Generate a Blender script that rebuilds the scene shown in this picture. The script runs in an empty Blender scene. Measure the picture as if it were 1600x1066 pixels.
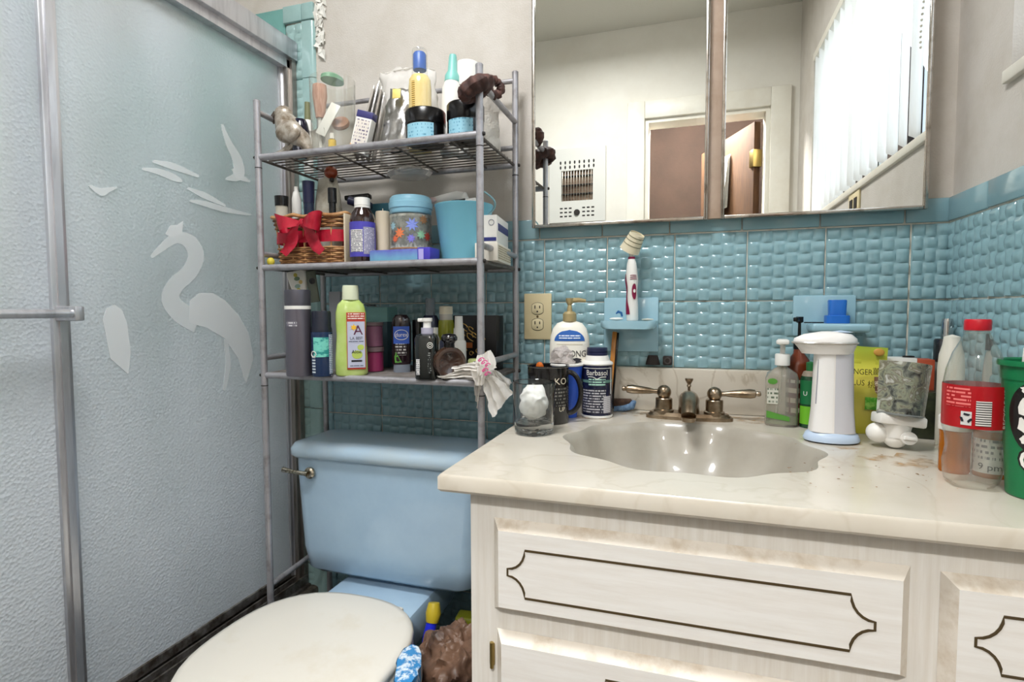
import bpy, bmesh, math, random
from mathutils import Vector, Matrix, noise
random.seed(7)
PI = math.pi
SC = bpy.context.scene
COL = SC.collection
H = 1.03                                   # lens height above the floor
# ------------------------------------------------------------------ camera
F_PX, YAW, PITCH, ROLL = 869.67, 0.30982, 0.056056, -0.003173
CAM = Vector((-0.49965, -1.35087, H))
fw = Vector((-math.sin(YAW)*math.cos(PITCH), math.cos(YAW)*math.cos(PITCH), -math.sin(PITCH)))
rt = Vector((math.cos(YAW), math.sin(YAW), 0)); up = rt.cross(fw)
RT = math.cos(ROLL)*rt + math.sin(ROLL)*up
UP = -math.sin(ROLL)*rt + math.cos(ROLL)*up
cd = bpy.data.cameras.new('camera'); cam = bpy.data.objects.new('camera', cd); COL.objects.link(cam)
cam.matrix_world = Matrix(((RT.x, UP.x, -fw.x, CAM.x), (RT.y, UP.y, -fw.y, CAM.y), (RT.z, UP.z, -fw.z, CAM.z), (0, 0, 0, 1)))
cd.sensor_width = 36; cd.lens = 36*F_PX/1600; cd.clip_start = 0.01
SC.camera = cam
# ------------------------------------------------------------------ world, lights, exposure
vs = SC.view_settings
vs.view_transform = 'Standard'; vs.look = 'None'; vs.gamma = 1.0; vs.use_curve_mapping = False
vs.exposure = 0.42
wd = bpy.data.worlds.new('world'); SC.world = wd; wd.use_nodes = True
bg = wd.node_tree.nodes['Background']; bg.inputs[0].default_value = (0.75, 0.86, 1, 1); bg.inputs[1].default_value = 1.0
def area_light(name, loc, target, sx, sy, power, col):
    l = bpy.data.lights.new(name, 'AREA'); l.shape = 'RECTANGLE'; l.size = sx; l.size_y = sy; l.energy = power; l.color = col
    o = bpy.data.objects.new(name, l); COL.objects.link(o); o.location = loc
    o.rotation_euler = (Vector(target)-Vector(loc)).to_track_quat('-Z', 'Y').to_euler()
    return o
area_light('window_daylight', (0.45, -0.86, 1.95), (-0.6, -0.86, 1.35), 1.25, 0.9, 8, (0.90, 0.95, 1.0))

# ------------------------------------------------------------------ helpers
def W(px, py, x=None, y=None, z=None):
    """the point seen at pixel px,py on the real plane x=, y= or z= (metres, floor at 0)"""
    d = fw + (px-800)/F_PX*RT - (py-533)/F_PX*UP
    if x is not None: t = (x-CAM.x)/d.x
    elif y is not None: t = (y-CAM.y)/d.y
    else: t = (z-CAM.z)/d.z
    return CAM + d*t
def px_r(pl, pr, P):
    d = P-CAM; depth = d.dot(fw); c = ((pl+pr)/2-800)/F_PX
    return (pr-pl)/2*depth/F_PX/math.sqrt(1+c*c)
def stand(pl, pr, pt, pb, zb):
    """round thing whose foot is seen: x, y, z, radius, height"""
    P = W((pl+pr)/2, pb, z=zb); r = px_r(pl, pr, P)
    d = Vector((P.x-CAM.x, P.y-CAM.y, 0)).normalized(); r = px_r(pl, pr, P+d*r); C = P+d*r
    return (C.x, C.y, zb, r, W((pl+pr)/2, pt, y=C.y).z-zb)
def stand_y(pl, pr, pt, y, zb, pm=None):
    P = W((pl+pr)/2, pm or pt+20, y=y); r = px_r(pl, pr, P)
    return (P.x, y, zb, r, W((pl+pr)/2, pt, y=y).z-zb)
def face(x, y): return math.atan2(CAM.y-y, CAM.x-x)

def lin(c):
    return tuple((v/255/12.92 if v/255 <= 0.04045 else ((v/255+0.055)/1.055)**2.4) for v in c)
MATS = {}
def mat(name, c, rough=0.5, metal=0.0, noise2=None, nscale=30, nlo=0.4, nhi=0.65, bump=0, bscale=200, trans=0, ior=1.45, alpha=1, emit=0, coat=0, sheen=0, stretch=None, transl=0, sub=0, coord='Object'):
    if name in MATS: return MATS[name]
    m = bpy.data.materials.new(name); m.use_nodes = True; nt = m.node_tree; b = nt.nodes['Principled BSDF']
    rgb = lin(c)+(1,)
    b.inputs['Base Color'].default_value = rgb; b.inputs['Roughness'].default_value = rough; b.inputs['Metallic'].default_value = metal
    b.inputs['IOR'].default_value = ior; b.inputs['Transmission Weight'].default_value = trans; b.inputs['Alpha'].default_value = alpha
    b.inputs['Coat Weight'].default_value = coat
    if sub: b.inputs['Subsurface Weight'].default_value = sub; b.inputs['Subsurface Radius'].default_value = (.01, .01, .01)
    if emit: b.inputs['Emission Color'].default_value = rgb; b.inputs['Emission Strength'].default_value = emit
    tc = nt.nodes.new('ShaderNodeTexCoord'); src = tc.outputs[coord]
    if stretch:
        mp = nt.nodes.new('ShaderNodeMapping'); mp.inputs['Scale'].default_value = stretch; nt.links.new(src, mp.inputs[0]); src = mp.outputs[0]
    if noise2:
        n = nt.nodes.new('ShaderNodeTexNoise'); n.inputs['Scale'].default_value = nscale; n.inputs['Detail'].default_value = 5; n.inputs['Roughness'].default_value = 0.65
        nt.links.new(src, n.inputs['Vector'])
        r = nt.nodes.new('ShaderNodeValToRGB'); r.color_ramp.elements[0].position = nlo; r.color_ramp.elements[1].position = nhi
        r.color_ramp.elements[0].color = rgb; r.color_ramp.elements[1].color = lin(noise2)+(1,)
        nt.links.new(n.outputs[0], r.inputs[0]); nt.links.new(r.outputs[0], b.inputs['Base Color'])
    if bump:
        n = nt.nodes.new('ShaderNodeTexNoise'); n.inputs['Scale'].default_value = bscale; n.inputs['Detail'].default_value = 3
        nt.links.new(src, n.inputs['Vector'])
        bp = nt.nodes.new('ShaderNodeBump'); bp.inputs['Strength'].default_value = bump; bp.inputs['Distance'].default_value = 0.003
        nt.links.new(n.outputs[0], bp.inputs['Height']); nt.links.new(bp.outputs[0], b.inputs['Normal'])
    if transl:
        t = nt.nodes.new('ShaderNodeBsdfTranslucent'); t.inputs[0].default_value = rgb
        mx = nt.nodes.new('ShaderNodeMixShader'); mx.inputs[0].default_value = transl
        out = nt.nodes['Material Output']
        nt.links.new(b.outputs[0], mx.inputs[1]); nt.links.new(t.outputs[0], mx.inputs[2]); nt.links.new(mx.outputs[0], out.inputs[0])
    MATS[name] = m
    return m
def thin_clear(name, tint=(250, 250, 248), gloss=1.45, haze=0.06, rough=0.04):
    """a thin clear wall: mostly see-through, mirror-like at grazing angles, a little haze"""
    if name in MATS: return MATS[name]
    m = bpy.data.materials.new(name); m.use_nodes = True; nt = m.node_tree; L = nt.links.new; N = nt.nodes.new; out = nt.nodes['Material Output']
    t = N('ShaderNodeBsdfTransparent'); t.inputs[0].default_value = lin(tint)+(1,)
    d = N('ShaderNodeBsdfDiffuse'); d.inputs[0].default_value = lin(tint)+(1,)
    g = N('ShaderNodeBsdfGlossy'); g.inputs['Roughness'].default_value = rough
    lw = N('ShaderNodeLayerWeight'); lw.inputs[0].default_value = 0.5
    pw = N('ShaderNodeMath'); pw.operation = 'POWER'; pw.inputs[1].default_value = 4; L(lw.outputs['Facing'], pw.inputs[0])
    fr_ = N('ShaderNodeMath'); fr_.operation = 'MULTIPLY_ADD'; fr_.inputs[1].default_value = 0.55; fr_.inputs[2].default_value = 0.035; L(pw.outputs[0], fr_.inputs[0])
    a = N('ShaderNodeMixShader'); a.inputs[0].default_value = haze; L(t.outputs[0], a.inputs[1]); L(d.outputs[0], a.inputs[2])
    b = N('ShaderNodeMixShader'); L(fr_.outputs[0], b.inputs[0]); L(a.outputs[0], b.inputs[1]); L(g.outputs[0], b.inputs[2]); L(b.outputs[0], out.inputs[0])
    MATS[name] = m
    return m
def print_mat(name, bgc, ink, line=0.0035, word=160, rough=0.45, gap=0.42):
    """a label with rows of print too small to read; UVs are in metres"""
    if name in MATS: return MATS[name]
    m = bpy.data.materials.new(name); m.use_nodes = True; nt = m.node_tree; b = nt.nodes['Principled BSDF']; b.inputs['Roughness'].default_value = rough
    L = nt.links.new; N = nt.nodes.new
    def mth(op, a, bb=None):
        n = N('ShaderNodeMath'); n.operation = op
        for i, q in enumerate((a, bb)):
            if q is None: continue
            if isinstance(q, (int, float)): n.inputs[i].default_value = q
            else: L(q, n.inputs[i])
        return n.outputs[0]
    uv = N('ShaderNodeUVMap'); sp = N('ShaderNodeSeparateXYZ'); L(uv.outputs[0], sp.inputs[0])
    v = mth('DIVIDE', sp.outputs[1], line); fl = mth('FLOOR', v); fr = mth('FRACT', v)
    cb = N('ShaderNodeCombineXYZ'); L(mth('MULTIPLY', sp.outputs[0], word*2), cb.inputs[0]); L(mth('MULTIPLY', fl, 7.3), cb.inputs[1])
    n = N('ShaderNodeTexNoise'); n.inputs['Scale'].default_value = 1.0; n.inputs['Detail'].default_value = 2; L(cb.outputs[0], n.inputs['Vector'])
    ink_f = mth('MULTIPLY', mth('MULTIPLY', mth('GREATER_THAN', fr, 0.3), mth('LESS_THAN', fr, 0.78)), mth('GREATER_THAN', n.outputs[0], gap))
    mx = N('ShaderNodeMix'); mx.data_type = 'RGBA'; L(ink_f, mx.inputs[0])
    mx.inputs[6].default_value = lin(bgc)+(1,); mx.inputs[7].default_value = lin(ink)+(1,)
    L(mx.outputs[2], b.inputs['Base Color']); MATS[name] = m
    return m

class MB:
    def __init__(s): s.v = []; s.f = []; s.uv = []
    def add(s, vs, fs, uv=None):
        o = len(s.v); s.v += [tuple(p) for p in vs]; s.f += [tuple(i+o for i in q) for q in fs]
        s.uv += uv if uv else [(0, 0)]*len(vs); return s
    def box(s, x0, x1, y0, y1, z0, z1, bev=0, seg=2):
        if bev <= 0:
            vs = [(x, y, z) for z in (z0, z1) for y in (y0, y1) for x in (x0, x1)]
            return s.add(vs, [(0, 2, 3, 1), (4, 5, 7, 6), (0, 1, 5, 4), (2, 6, 7, 3), (0, 4, 6, 2), (1, 3, 7, 5)])
        bm = bmesh.new(); bmesh.ops.create_cube(bm, size=1)
        for v in bm.verts: v.co = Vector(((x0+x1)/2+v.co.x*(x1-x0), (y0+y1)/2+v.co.y*(y1-y0), (z0+z1)/2+v.co.z*(z1-z0)))
        bmesh.ops.bevel(bm, geom=bm.edges[:], offset=bev, segments=seg, profile=0.5, affect='EDGES')
        bm.verts.index_update(); s.add([v.co for v in bm.verts], [[v.index for v in f.verts] for f in bm.faces]); bm.free(); return s
    def lathe(s, prof, n=32, a0=0, a1=2*PI, sx=1, sy=1, sq=2, c=(0, 0), cap=True):
        full = abs(a1-a0-2*PI) < 1e-6; m = n if full else n+1; vs = []; uv = []; rm = max(p[0] for p in prof)
        for (r, z) in prof:
            for i in range(m):
                a = a0+(a1-a0)*i/n; ca, sa = math.cos(a), math.sin(a)
                k = 1 if sq == 2 else 1/((abs(ca)**sq+abs(sa)**sq)**(1/sq))
                vs.append((c[0]+r*k*ca*sx, c[1]+r*k*sa*sy, z)); uv.append(((a-a0)*rm, z))
        fs = []
        for j in range(len(prof)-1):
            for i in range(n):
                i2 = (i+1) % m if full else i+1
                fs.append((j*m+i, j*m+i2, (j+1)*m+i2, (j+1)*m+i))
        if full and cap:
            if prof[0][0] > 1e-6: fs.append(tuple(range(m-1, -1, -1)))
            if prof[-1][0] > 1e-6: fs.append(tuple((len(prof)-1)*m+i for i in range(m)))
        return s.add(vs, fs, uv)
    def tube(s, path, r, n=10, cap=True, closed=False):
        path = [Vector(p) for p in path]; k = len(path); rr = r if isinstance(r, (list, tuple)) else [r]*k
        vs = []; prev = None
        for i, p in enumerate(path):
            if closed: t = (path[(i+1) % k]-path[i-1]).normalized()
            else: t = (path[min(i+1, k-1)]-path[max(i-1, 0)]).normalized()
            if prev is None:
                prev = t.orthogonal().normalized()
            nrm = (prev-t*prev.dot(t)).normalized(); prev = nrm; bn = t.cross(nrm)
            for j in range(n):
                a = 2*PI*j/n; vs.append(p+(nrm*math.cos(a)+bn*math.sin(a))*rr[i])
        fs = []
        for i in range(k if closed else k-1):
            i2 = (i+1) % k
            for j in range(n): fs.append((i*n+j, i*n+(j+1) % n, i2*n+(j+1) % n, i2*n+j))
        if cap and not closed: fs.append(tuple(range(n-1, -1, -1))); fs.append(tuple((k-1)*n+j for j in range(n)))
        return s.add(vs, fs)
    def grid(s, fn, nu, nv, closed_u=False):
        vs = []; uv = []; m = nu if closed_u else nu+1
        for j in range(nv+1):
            for i in range(m): vs.append(fn(i/nu, j/nv)); uv.append((i/nu, j/nv))
        fs = [(j*m+i, j*m+(i+1) % m, (j+1)*m+(i+1) % m, (j+1)*m+i) for j in range(nv) for i in range(nu)]
        return s.add(vs, fs, uv)
    def prism(s, pts, z0, z1, taper=1.0, mid=None):
        n = len(pts); cx = sum(p[0] for p in pts)/n; cy = sum(p[1] for p in pts)/n
        vs = [(p[0], p[1], z0) for p in pts]+[(cx+(p[0]-cx)*taper, cy+(p[1]-cy)*taper, z1) for p in pts]
        return s.add(vs, [tuple(range(n-1, -1, -1)), tuple(range(n, 2*n))]+[(i, (i+1) % n, n+(i+1) % n, n+i) for i in range(n)], [(p[0], p[1]) for p in pts]*2)
    def sphere(s, c, r, n=16, m=10, sc=(1, 1, 1)):
        b = len(s.v); s.lathe([(r*math.sin(PI*j/m)+(1e-7 if j in (0, m) else 0), -r*math.cos(PI*j/m)) for j in range(m+1)], n)
        for i in range(b, len(s.v)): p = s.v[i]; s.v[i] = (c[0]+p[0]*sc[0], c[1]+p[1]*sc[1], c[2]+p[2]*sc[2])
        return s
    def xf(s, M):
        s.v = [tuple(M @ Vector(p)) for p in s.v]; return s
    def ridge(s, c, amp, sc, seed=0):
        o = Vector((seed*2.1, seed*3.7, seed*1.3)); c = Vector(c); out = []
        for p in s.v:
            q = Vector(p); d = (q-c).normalized(); k = abs(noise.noise(q*sc+o))+0.6*abs(noise.noise(q*sc*2.3+o)); out.append(tuple(q+d*amp*(0.45-k)*2))
        s.v = out; return s
    def crumple(s, amp, sc, seed=0):
        o = Vector((seed*3.1, seed*1.7, seed*2.3)); out = []
        for p in s.v:
            q = Vector(p)*sc+o; n1 = noise.noise_vector(q); n2 = noise.noise_vector(q*2.7)
            out.append(tuple(Vector(p)+(n1+n2*0.5)*amp))
        s.v = out; return s
def RX(a): return Matrix.Rotation(a, 4, 'X')
def RY(a): return Matrix.Rotation(a, 4, 'Y')
def RZ(a): return Matrix.Rotation(a, 4, 'Z')
def TR(x, y, z): return Matrix.Translation((x, y, z))

def put(name, mb, m, parent=None, smooth=35, label=None, kind=None):
    me = bpy.data.meshes.new(name); me.from_pydata(mb.v, [], mb.f); me.update()
    if any(u != (0, 0) for u in mb.uv):
        ul = me.uv_layers.new(name='UVMap')
        for l in me.loops: ul.data[l.index].uv = mb.uv[l.vertex_index]
    if smooth:
        me.polygons.foreach_set('use_smooth', [True]*len(me.polygons)); me.set_sharp_from_angle(angle=math.radians(smooth))
    me.materials.append(m)
    o = bpy.data.objects.new(name, me); COL.objects.link(o)
    if parent: o.parent = parent
    if label: o['label'] = label
    if kind: o['kind'] = kind
    return o
def tag(o, label, cat, group=None):
    o['label'] = label; o['category'] = cat
    if group: o['group'] = group
    return o
def thing(name, label, cat, loc=(0, 0, 0), rz=0, group=None, rot=None):
    o = bpy.data.objects.new(name, None); COL.objects.link(o); o.empty_display_size = 0.02
    o.location = loc; o.rotation_euler = rot or (0, 0, rz); return tag(o, label, cat, group)
def struct(name, mb, m, label=None):
    o = put(name, mb, m); o['kind'] = 'structure'; o['label'] = label or name.replace('_', ' '); return o
def share(o, name, parent, loc, rot=None, scale=None):
    c = o.copy(); c.name = name; COL.objects.link(c); c.parent = parent; c.location = loc
    if rot: c.rotation_euler = rot
    if scale: c.scale = scale
    return c

TXT = {}
def text2d(s, size, shear=0):
    k = (s, size, shear)
    if k not in TXT:
        cu = bpy.data.curves.new('t', 'FONT'); cu.body = s; cu.size = size; cu.align_x = 'CENTER'; cu.align_y = 'CENTER'; cu.shear = shear; cu.resolution_u = 3
        o = bpy.data.objects.new('t', cu); COL.objects.link(o); bpy.context.view_layer.update()
        dg = bpy.context.evaluated_depsgraph_get(); me = bpy.data.meshes.new_from_object(o.evaluated_get(dg))
        TXT[k] = ([tuple(v.co) for v in me.vertices], [tuple(p.vertices) for p in me.polygons])
        bpy.data.objects.remove(o); bpy.data.curves.remove(cu); bpy.data.meshes.remove(me)
    return TXT[k]
def text_cyl(s, size, r, zc, ac, m, parent, wide=1.0, turn=0, sx=1, sy=1, sq=2, name='lettering', off=0.0009):
    vs, fs = text2d(s, size); mb = MB(); out = []
    for (u, v, _) in vs:
        u *= wide
        if turn: u, v = (-v, u) if turn > 0 else (v, -u)
        a = ac+u/r; ca, sa = math.cos(a), math.sin(a)
        k = 1 if sq == 2 else 1/((abs(ca)**sq+abs(sa)**sq)**(1/sq))
        out.append(((r*k*sx+off)*ca, (r*k*sy+off)*sa, zc+v))
    return put(name, mb.add(out, fs), m, parent, smooth=0)
def text_flat(s, size, O, right, upv, m, parent, wide=1.0, off=0.0006, name='lettering'):
    vs, fs = text2d(s, size); O = Vector(O); R = Vector(right).normalized(); U = Vector(upv).normalized(); Nn = R.cross(U)
    return put(name, MB().add([O+R*u*wide+U*v+Nn*off for (u, v, _) in vs], fs), m, parent, smooth=0)
def LT(name, label, cat, g, parts, group=None, n=32, sx=1, sy=1, sq=2, rz=0, rot=None):
    """a turned thing: parts are (name, [(radius share, height share)...], material)"""
    x, y, z, r, h = g; t = thing(name, label, cat, (x, y, z), rz, group, rot); objs = {}
    for (pn, prof, m) in parts:
        objs[pn] = put(pn, MB().lathe([(a*r, b*h) for a, b in prof], n, sx=sx, sy=sy, sq=sq), m, t)
    return t, objs
def band(t, name, r, z0, z1, ac, da, m, sx=1, sy=1, sq=2, off=0.0005, parent=None, n=20):
    return put(name, MB().lathe([(r+off, z0), (r+off, z1)], n, ac-da, ac+da, sx, sy, sq), m, parent or t)
# ------------------------------------------------------------------ materials of the room
m_plaster = mat('plaster', (204, 198, 190), 0.7, noise2=(195, 188, 178), nscale=9, bump=0.25, bscale=260)
m_cream = mat('cream_paint', (230, 226, 216), 0.6, noise2=(224, 219, 208), nscale=5, bump=0.1, bscale=200)
m_ceil = mat('ceiling_paint', (214, 211, 200), 0.8, bump=0.3, bscale=160)
m_grout = mat('grout', (214, 210, 198), 0.9, noise2=(150, 132, 110), nscale=14, nlo=0.5, nhi=0.75)
m_tile = mat('blue_glaze', (142, 178, 186), 0.16, noise2=(134, 168, 176), nscale=14, coat=0.3, ior=1.5)
m_cap = mat('blue_cap_glaze', (132, 168, 178), 0.14, noise2=(138, 172, 180), nscale=10, coat=0.3)
m_greentile = mat('sea_green_glaze', (160, 190, 188), 0.2, noise2=(150, 182, 180), nscale=14)
m_fixture = mat('blue_ceramic', (156, 194, 208), 0.12, coat=0.4)
m_floor = mat('dirty_floor', (96, 88, 80), 0.6, noise2=(52, 46, 42), nscale=18, nlo=0.3, nhi=0.7)
m_alu = mat('brushed_aluminium', (206, 206, 210), 0.32, 0.75, noise2=(166, 166, 172), nscale=12, nlo=0.45, nhi=0.75, stretch=(3, 3, 0.3))
m_aludark = mat('grimy_aluminium', (152, 148, 144), 0.4, 0.7, noise2=(84, 74, 64), nscale=25)
m_white = mat('white_trim', (232, 228, 216), 0.4, noise2=(224, 218, 204), nscale=8)
m_black = mat('black_plastic', (22, 22, 24), 0.35)
m_dark = mat('dark_recess', (40, 36, 33), 0.7)
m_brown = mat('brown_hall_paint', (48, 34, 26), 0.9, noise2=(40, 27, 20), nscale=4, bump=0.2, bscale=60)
m_wooddoor = mat('orange_wood', (78, 50, 24), 0.85, noise2=(62, 38, 18), nscale=14, stretch=(6, 6, 0.6))
XL = -1.58; YF = -1.83; ZC = 1.5+H; XS = -2.36
def slab(x0, x1, y0, y1, z0, z1): return MB().box(x0, x1, y0, y1, z0, z1)
struct('floor', slab(XS-.12, 0.12, YF-.12, 0.12, -0.06, 0), m_floor, 'dirty dark bathroom floor')
struct('ceiling', slab(XS-.12, 0.12, YF-.12, 0.12, ZC, ZC+.06), m_ceil, 'off-white ceiling')
wall_back = struct('wall_back', slab(XS-.12, 0.12, 0.0, 0.12, 0, ZC), m_plaster, 'beige plaster wall behind sink and toilet')
struct('wall_left', slab(XS-.12, XS, YF, 0.0, 0, ZC), mat('shower_plaster', (214, 212, 204), 0.6, noise2=(200, 200, 194), nscale=5), 'pale far wall of the shower')
# window in the right-hand wall
WY0, WY1, WZ0, WZ1 = -1.50, -0.20, 0.395+H, 1.10+H
mb = MB(); mb.box(0, .12, YF, WY0, 0, ZC); mb.box(0, .12, WY1, 0.0, 0, ZC); mb.box(0, .12, WY0, WY1, 0, WZ0); mb.box(0, .12, WY0, WY1, WZ1, ZC)
wall_right = struct('wall_right', mb, m_plaster, 'beige plaster wall with the window')
# doorway in the wall opposite the mirror
DX0, DX1, DZ = -0.745, -0.131, 1.012+H
mb = MB(); mb.box(XS-.12, DX0, YF-.12, YF, 0, ZC); mb.box(DX1, .12, YF-.12, YF, 0, ZC); mb.box(DX0, DX1, YF-.12, YF, DZ, ZC)
struct('wall_front', mb, m_cream, 'cream wall with heater and doorway')
# tiles ---------------------------------------------------------------
P, TW = 0.1545, 0.1523; Z0 = 0.1736+H; XG = -0.0712
def woven_tile(w, h, th=0.005, am=0.0050):
    """pressed basket-weave tile, left-bottom corner at 0,0, face towards -y"""
    ncx = max(1, round(w/TW*6)); ncz = max(1, round(h/TW*6)); pos = (0.07, 0.3, 0.5, 0.7, 0.93); us = [0]; vs_ = [0]
    for i in range(ncx): us += [(i+q)/ncx for q in pos]
    for i in range(ncz): vs_ += [(i+q)/ncz for q in pos]
    us.append(1); vs_.append(1); pts = []; n = len(us)
    for b, v in enumerate(vs_):
        for a, u in enumerate(us):
            edge = a in (0, n-1) or b in (0, len(vs_)-1)
            ci = min(int(u*ncx), ncx-1); cj = min(int(v*ncz), ncz-1); fu = u*ncx-ci; fv = v*ncz-cj
            k = 1-abs(2*fv-1)**2.6 if (ci+cj) % 2 else 1-abs(2*fu-1)**2.6
            hh = th-0.0016 if edge else th+am*(k-0.25)
            pts.append((u*w, -hh, v*h))
    fs = [(j*n+i, j*n+i+1, (j+1)*n+i+1, (j+1)*n+i) for j in range(len(vs_)-1) for i in range(n-1)]
    m = MB().add(pts, fs); rim = list(range(n))+[j*n+n-1 for j in range(1, len(vs_))]+[(len(vs_)-1)*n+i for i in range(n-2, -1, -1)]+[j*n for j in range(len(vs_)-2, 0, -1)]
    k0 = len(m.v); m.add([(m.v[i][0], 0, m.v[i][2]) for i in rim], []); L = len(rim)
    m.f += [(rim[i], k0+i, k0+(i+1) % L, rim[(i+1) % L]) for i in range(L)]
    return m
def smooth_tile(w, h, th=0.008): return MB().box(0, w, -th, 0, 0, h, 0.0025)
# grout beds
put('grout_bed', MB().box(-1.53, 0, -0.0061, 0.0, 0, Z0+0.0475), m_grout, wall_back)
put('grout_bed', MB().box(-0.0061, 0, -0.95, 0.0, 0.70, Z0+0.0475), m_grout, wall_right)
full = put('tile', woven_tile(TW, TW), m_tile, wall_back, smooth=50); full.location = (XG-P, -0.003, Z0-P)
corner_w = -XG-0.006
ct = put('tile', woven_tile(corner_w, TW), m_tile, wall_back, smooth=50); ct.location = (XG+0.001, -0.003, Z0-P)
for r in range(1, 3):
    if r > 1: share(ct, 'tile', wall_back, (XG+0.001, -0.003, Z0-r*P))
for c in range(1, 11):
    for r in range(1, 9):
        x = XG-c*P
        if (c, r) == (1, 1) or (c <= 4 and r > 2) or x < -1.545+0.0*P: continue
        if c >= 9 and x < -1.47: continue
        z = Z0-r*P
        if z < -0.05: continue
        share(full, 'tile', wall_back, (x, -0.003, max(z, 0.001)))
xl = XG-9*P                                # a narrow closing column beside the shower strip
nw = xl-0.001-(-1.498)
if nw > 0.02:
    nt_ = put('tile', woven_tile(nw, TW), m_tile, wall_back, smooth=50); nt_.location = (-1.498, -0.003, Z0-P)
    for r in range(2, 8): share(nt_, 'tile', wall_back, (-1.498, -0.003, Z0-r*P))
cap = put('cap_tile', smooth_tile(TW, 0.0475), m_cap, wall_back); cap.location = (XG-0.012-P, -0.003, Z0+0.001)
for c in range(2, 10): share(cap, 'cap_tile', wall_back, (XG-0.012-c*P, -0.003, Z0+0.001))
cc = put('cap_tile', smooth_tile(-XG+0.012-0.006, 0.0475), m_cap, wall_back); cc.location = (XG-0.011, -0.003, Z0+0.001)
# right-hand wall: the same tiles turned to face into the room
RR = (0, 0, -PI/2)
for c in range(0, 6):
    for r in range(1, 3):
        share(full, 'tile', wall_right, (-0.003, -0.0085-c*P-(0.012 if c else 0), Z0-r*P), RR, (1.07, 1, 1) if c == 0 else None)
rt3 = put('tile', woven_tile(TW, 0.0255*3), m_tile, wall_right, smooth=50); rt3.location = (-0.003, -0.0085, -0.2365+H); rt3.rotation_euler = RR; rt3.scale = (1.07, 1, 0.92)
for c in range(1, 4): share(rt3, 'tile', wall_right, (-0.003, -0.0205-c*P, -0.2365+H), RR, (1, 1, 0.92))
for c in range(0, 6): share(cap, 'cap_tile', wall_right, (-0.003, -0.011-c*P, Z0+0.001), RR)
# tile strip around the shower, higher than the wainscot
SX0, SX1 = -1.572, -1.500
put('grout_bed', MB().box(SX0-0.01, SX1, -0.003, 0.0, 0, 0.852+H), m_grout, wall_back)
sw = put('tile', woven_tile(0.054, TW), m_greentile, wall_back, smooth=50); bn = None
ZT = 0.802+H
sw.location = (-1.593, -0.003, ZT-P)
bm_ = MB()
prof = [(0, 0.0)]+[(0, -0.011)]+[(0.024, -0.011)]+[(0.024+0.014*math.sin(a), -0.011+0.011*(1-math.cos(a))) for a in (0.4, 0.8, 1.2, 1.57)]
bm_.add([(x, y, z) for z in (0, TW) for (x, y) in prof], [(i, i+1, len(prof)+i+1, len(prof)+i) for i in range(len(prof)-1)]+[tuple(range(len(prof)-1, -1, -1)), tuple(range(len(prof), 2*len(prof)))])
bn = put('bullnose_tile', bm_, m_greentile, wall_back, smooth=60); bn.location = (-1.538, -0.003, ZT-P)
for r in range(2, 12):
    z = ZT-r*P
    if z < 0: break
    share(sw, 'tile', wall_back, (-1.593, -0.003, z)); share(bn, 'bullnose_tile', wall_back, (-1.538, -0.003, z))
for (x, w) in ((-1.60, 0.061), (-1.538, 0.037)):
    q = put('cap_tile', smooth_tile(w, 0.045, 0.011), m_greentile, wall_back); q.location = (x, -0.003, ZT+0.002)
put('grout_bed', MB().box(XS, -1.60, -0.004, 0.0, 0, 0.85+H), mat('shower_glaze', (120, 172, 166), 0.25, noise2=(110, 160, 154), nscale=9), wall_back)
# peeling paint beside the strip
mb = MB(); rnd = random.Random(3)
for i in range(44):
    z = 0.70+H+0.17*rnd.random(); x = -1.496+0.026*rnd.random(); a = rnd.random()*6.28; s_ = 0.006+0.008*rnd.random()
    pts = [(x+s_*math.cos(a+k*2.1)*(0.7+0.6*rnd.random()), -0.002-0.012*rnd.random(), z+s_*math.sin(a+k*2.1)*1.3) for k in range(3)]
    mb.add(pts+[(p[0], p[1]-0.001, p[2]) for p in pts], [(0, 1, 2), (5, 4, 3), (0, 3, 4, 1), (1, 4, 5, 2), (2, 5, 3, 0)])
put('peeling_paint', mb, mat('paint_flakes', (232, 230, 222), 0.7), wall_back, smooth=0, kind='stuff')
# window ---------------------------------------------------------------
win = bpy.data.objects.new('window_1', None); COL.objects.link(win); win['kind'] = 'structure'; win['label'] = 'white framed window in the right wall'
t_ = 0.045
put('window_frame', MB().box(0.05, 0.10, WY0, WY0+t_, WZ0, WZ1).box(0.05, 0.10, WY1-t_, WY1, WZ0, WZ1).box(0.05, 0.10, WY0+t_, WY1-t_, WZ0, WZ0+t_).box(0.05, 0.10, WY0+t_, WY1-t_, WZ1-t_, WZ1), m_white, win)
put('mullion', MB().box(0.055, 0.095, -0.87, -0.83, WZ0+t_, WZ1-t_), m_white, win)
put('window_sill', MB().box(-0.010, 0.05, WY0, WY1+0.008, WZ0-0.022, WZ0, 0.003), m_white, win)
m_pane = mat('window_glass', (240, 246, 250), 0.02, trans=1.0, ior=1.02)
for (a, b) in ((WY0+t_, -0.87), (-0.83, WY1-t_)): put('pane', MB().box(0.072, 0.076, a, b, WZ0+t_, WZ1-t_), m_pane, win)
bl = thing('vertical_blind', 'white vertical slat blind hanging in the window, seen in the mirror', 'blind', (0.02, -0.87, WZ1))
put('headrail', MB().box(-0.03, 0.015, -0.60, 0.62, -0.035, -0.003, 0.003), m_white, bl)
m_slat = mat('blind_slat', (240, 240, 238), 0.6, noise2=(226, 224, 218), nscale=22, stretch=(1, 1, 0.4), transl=0.45)
sl = None
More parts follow.
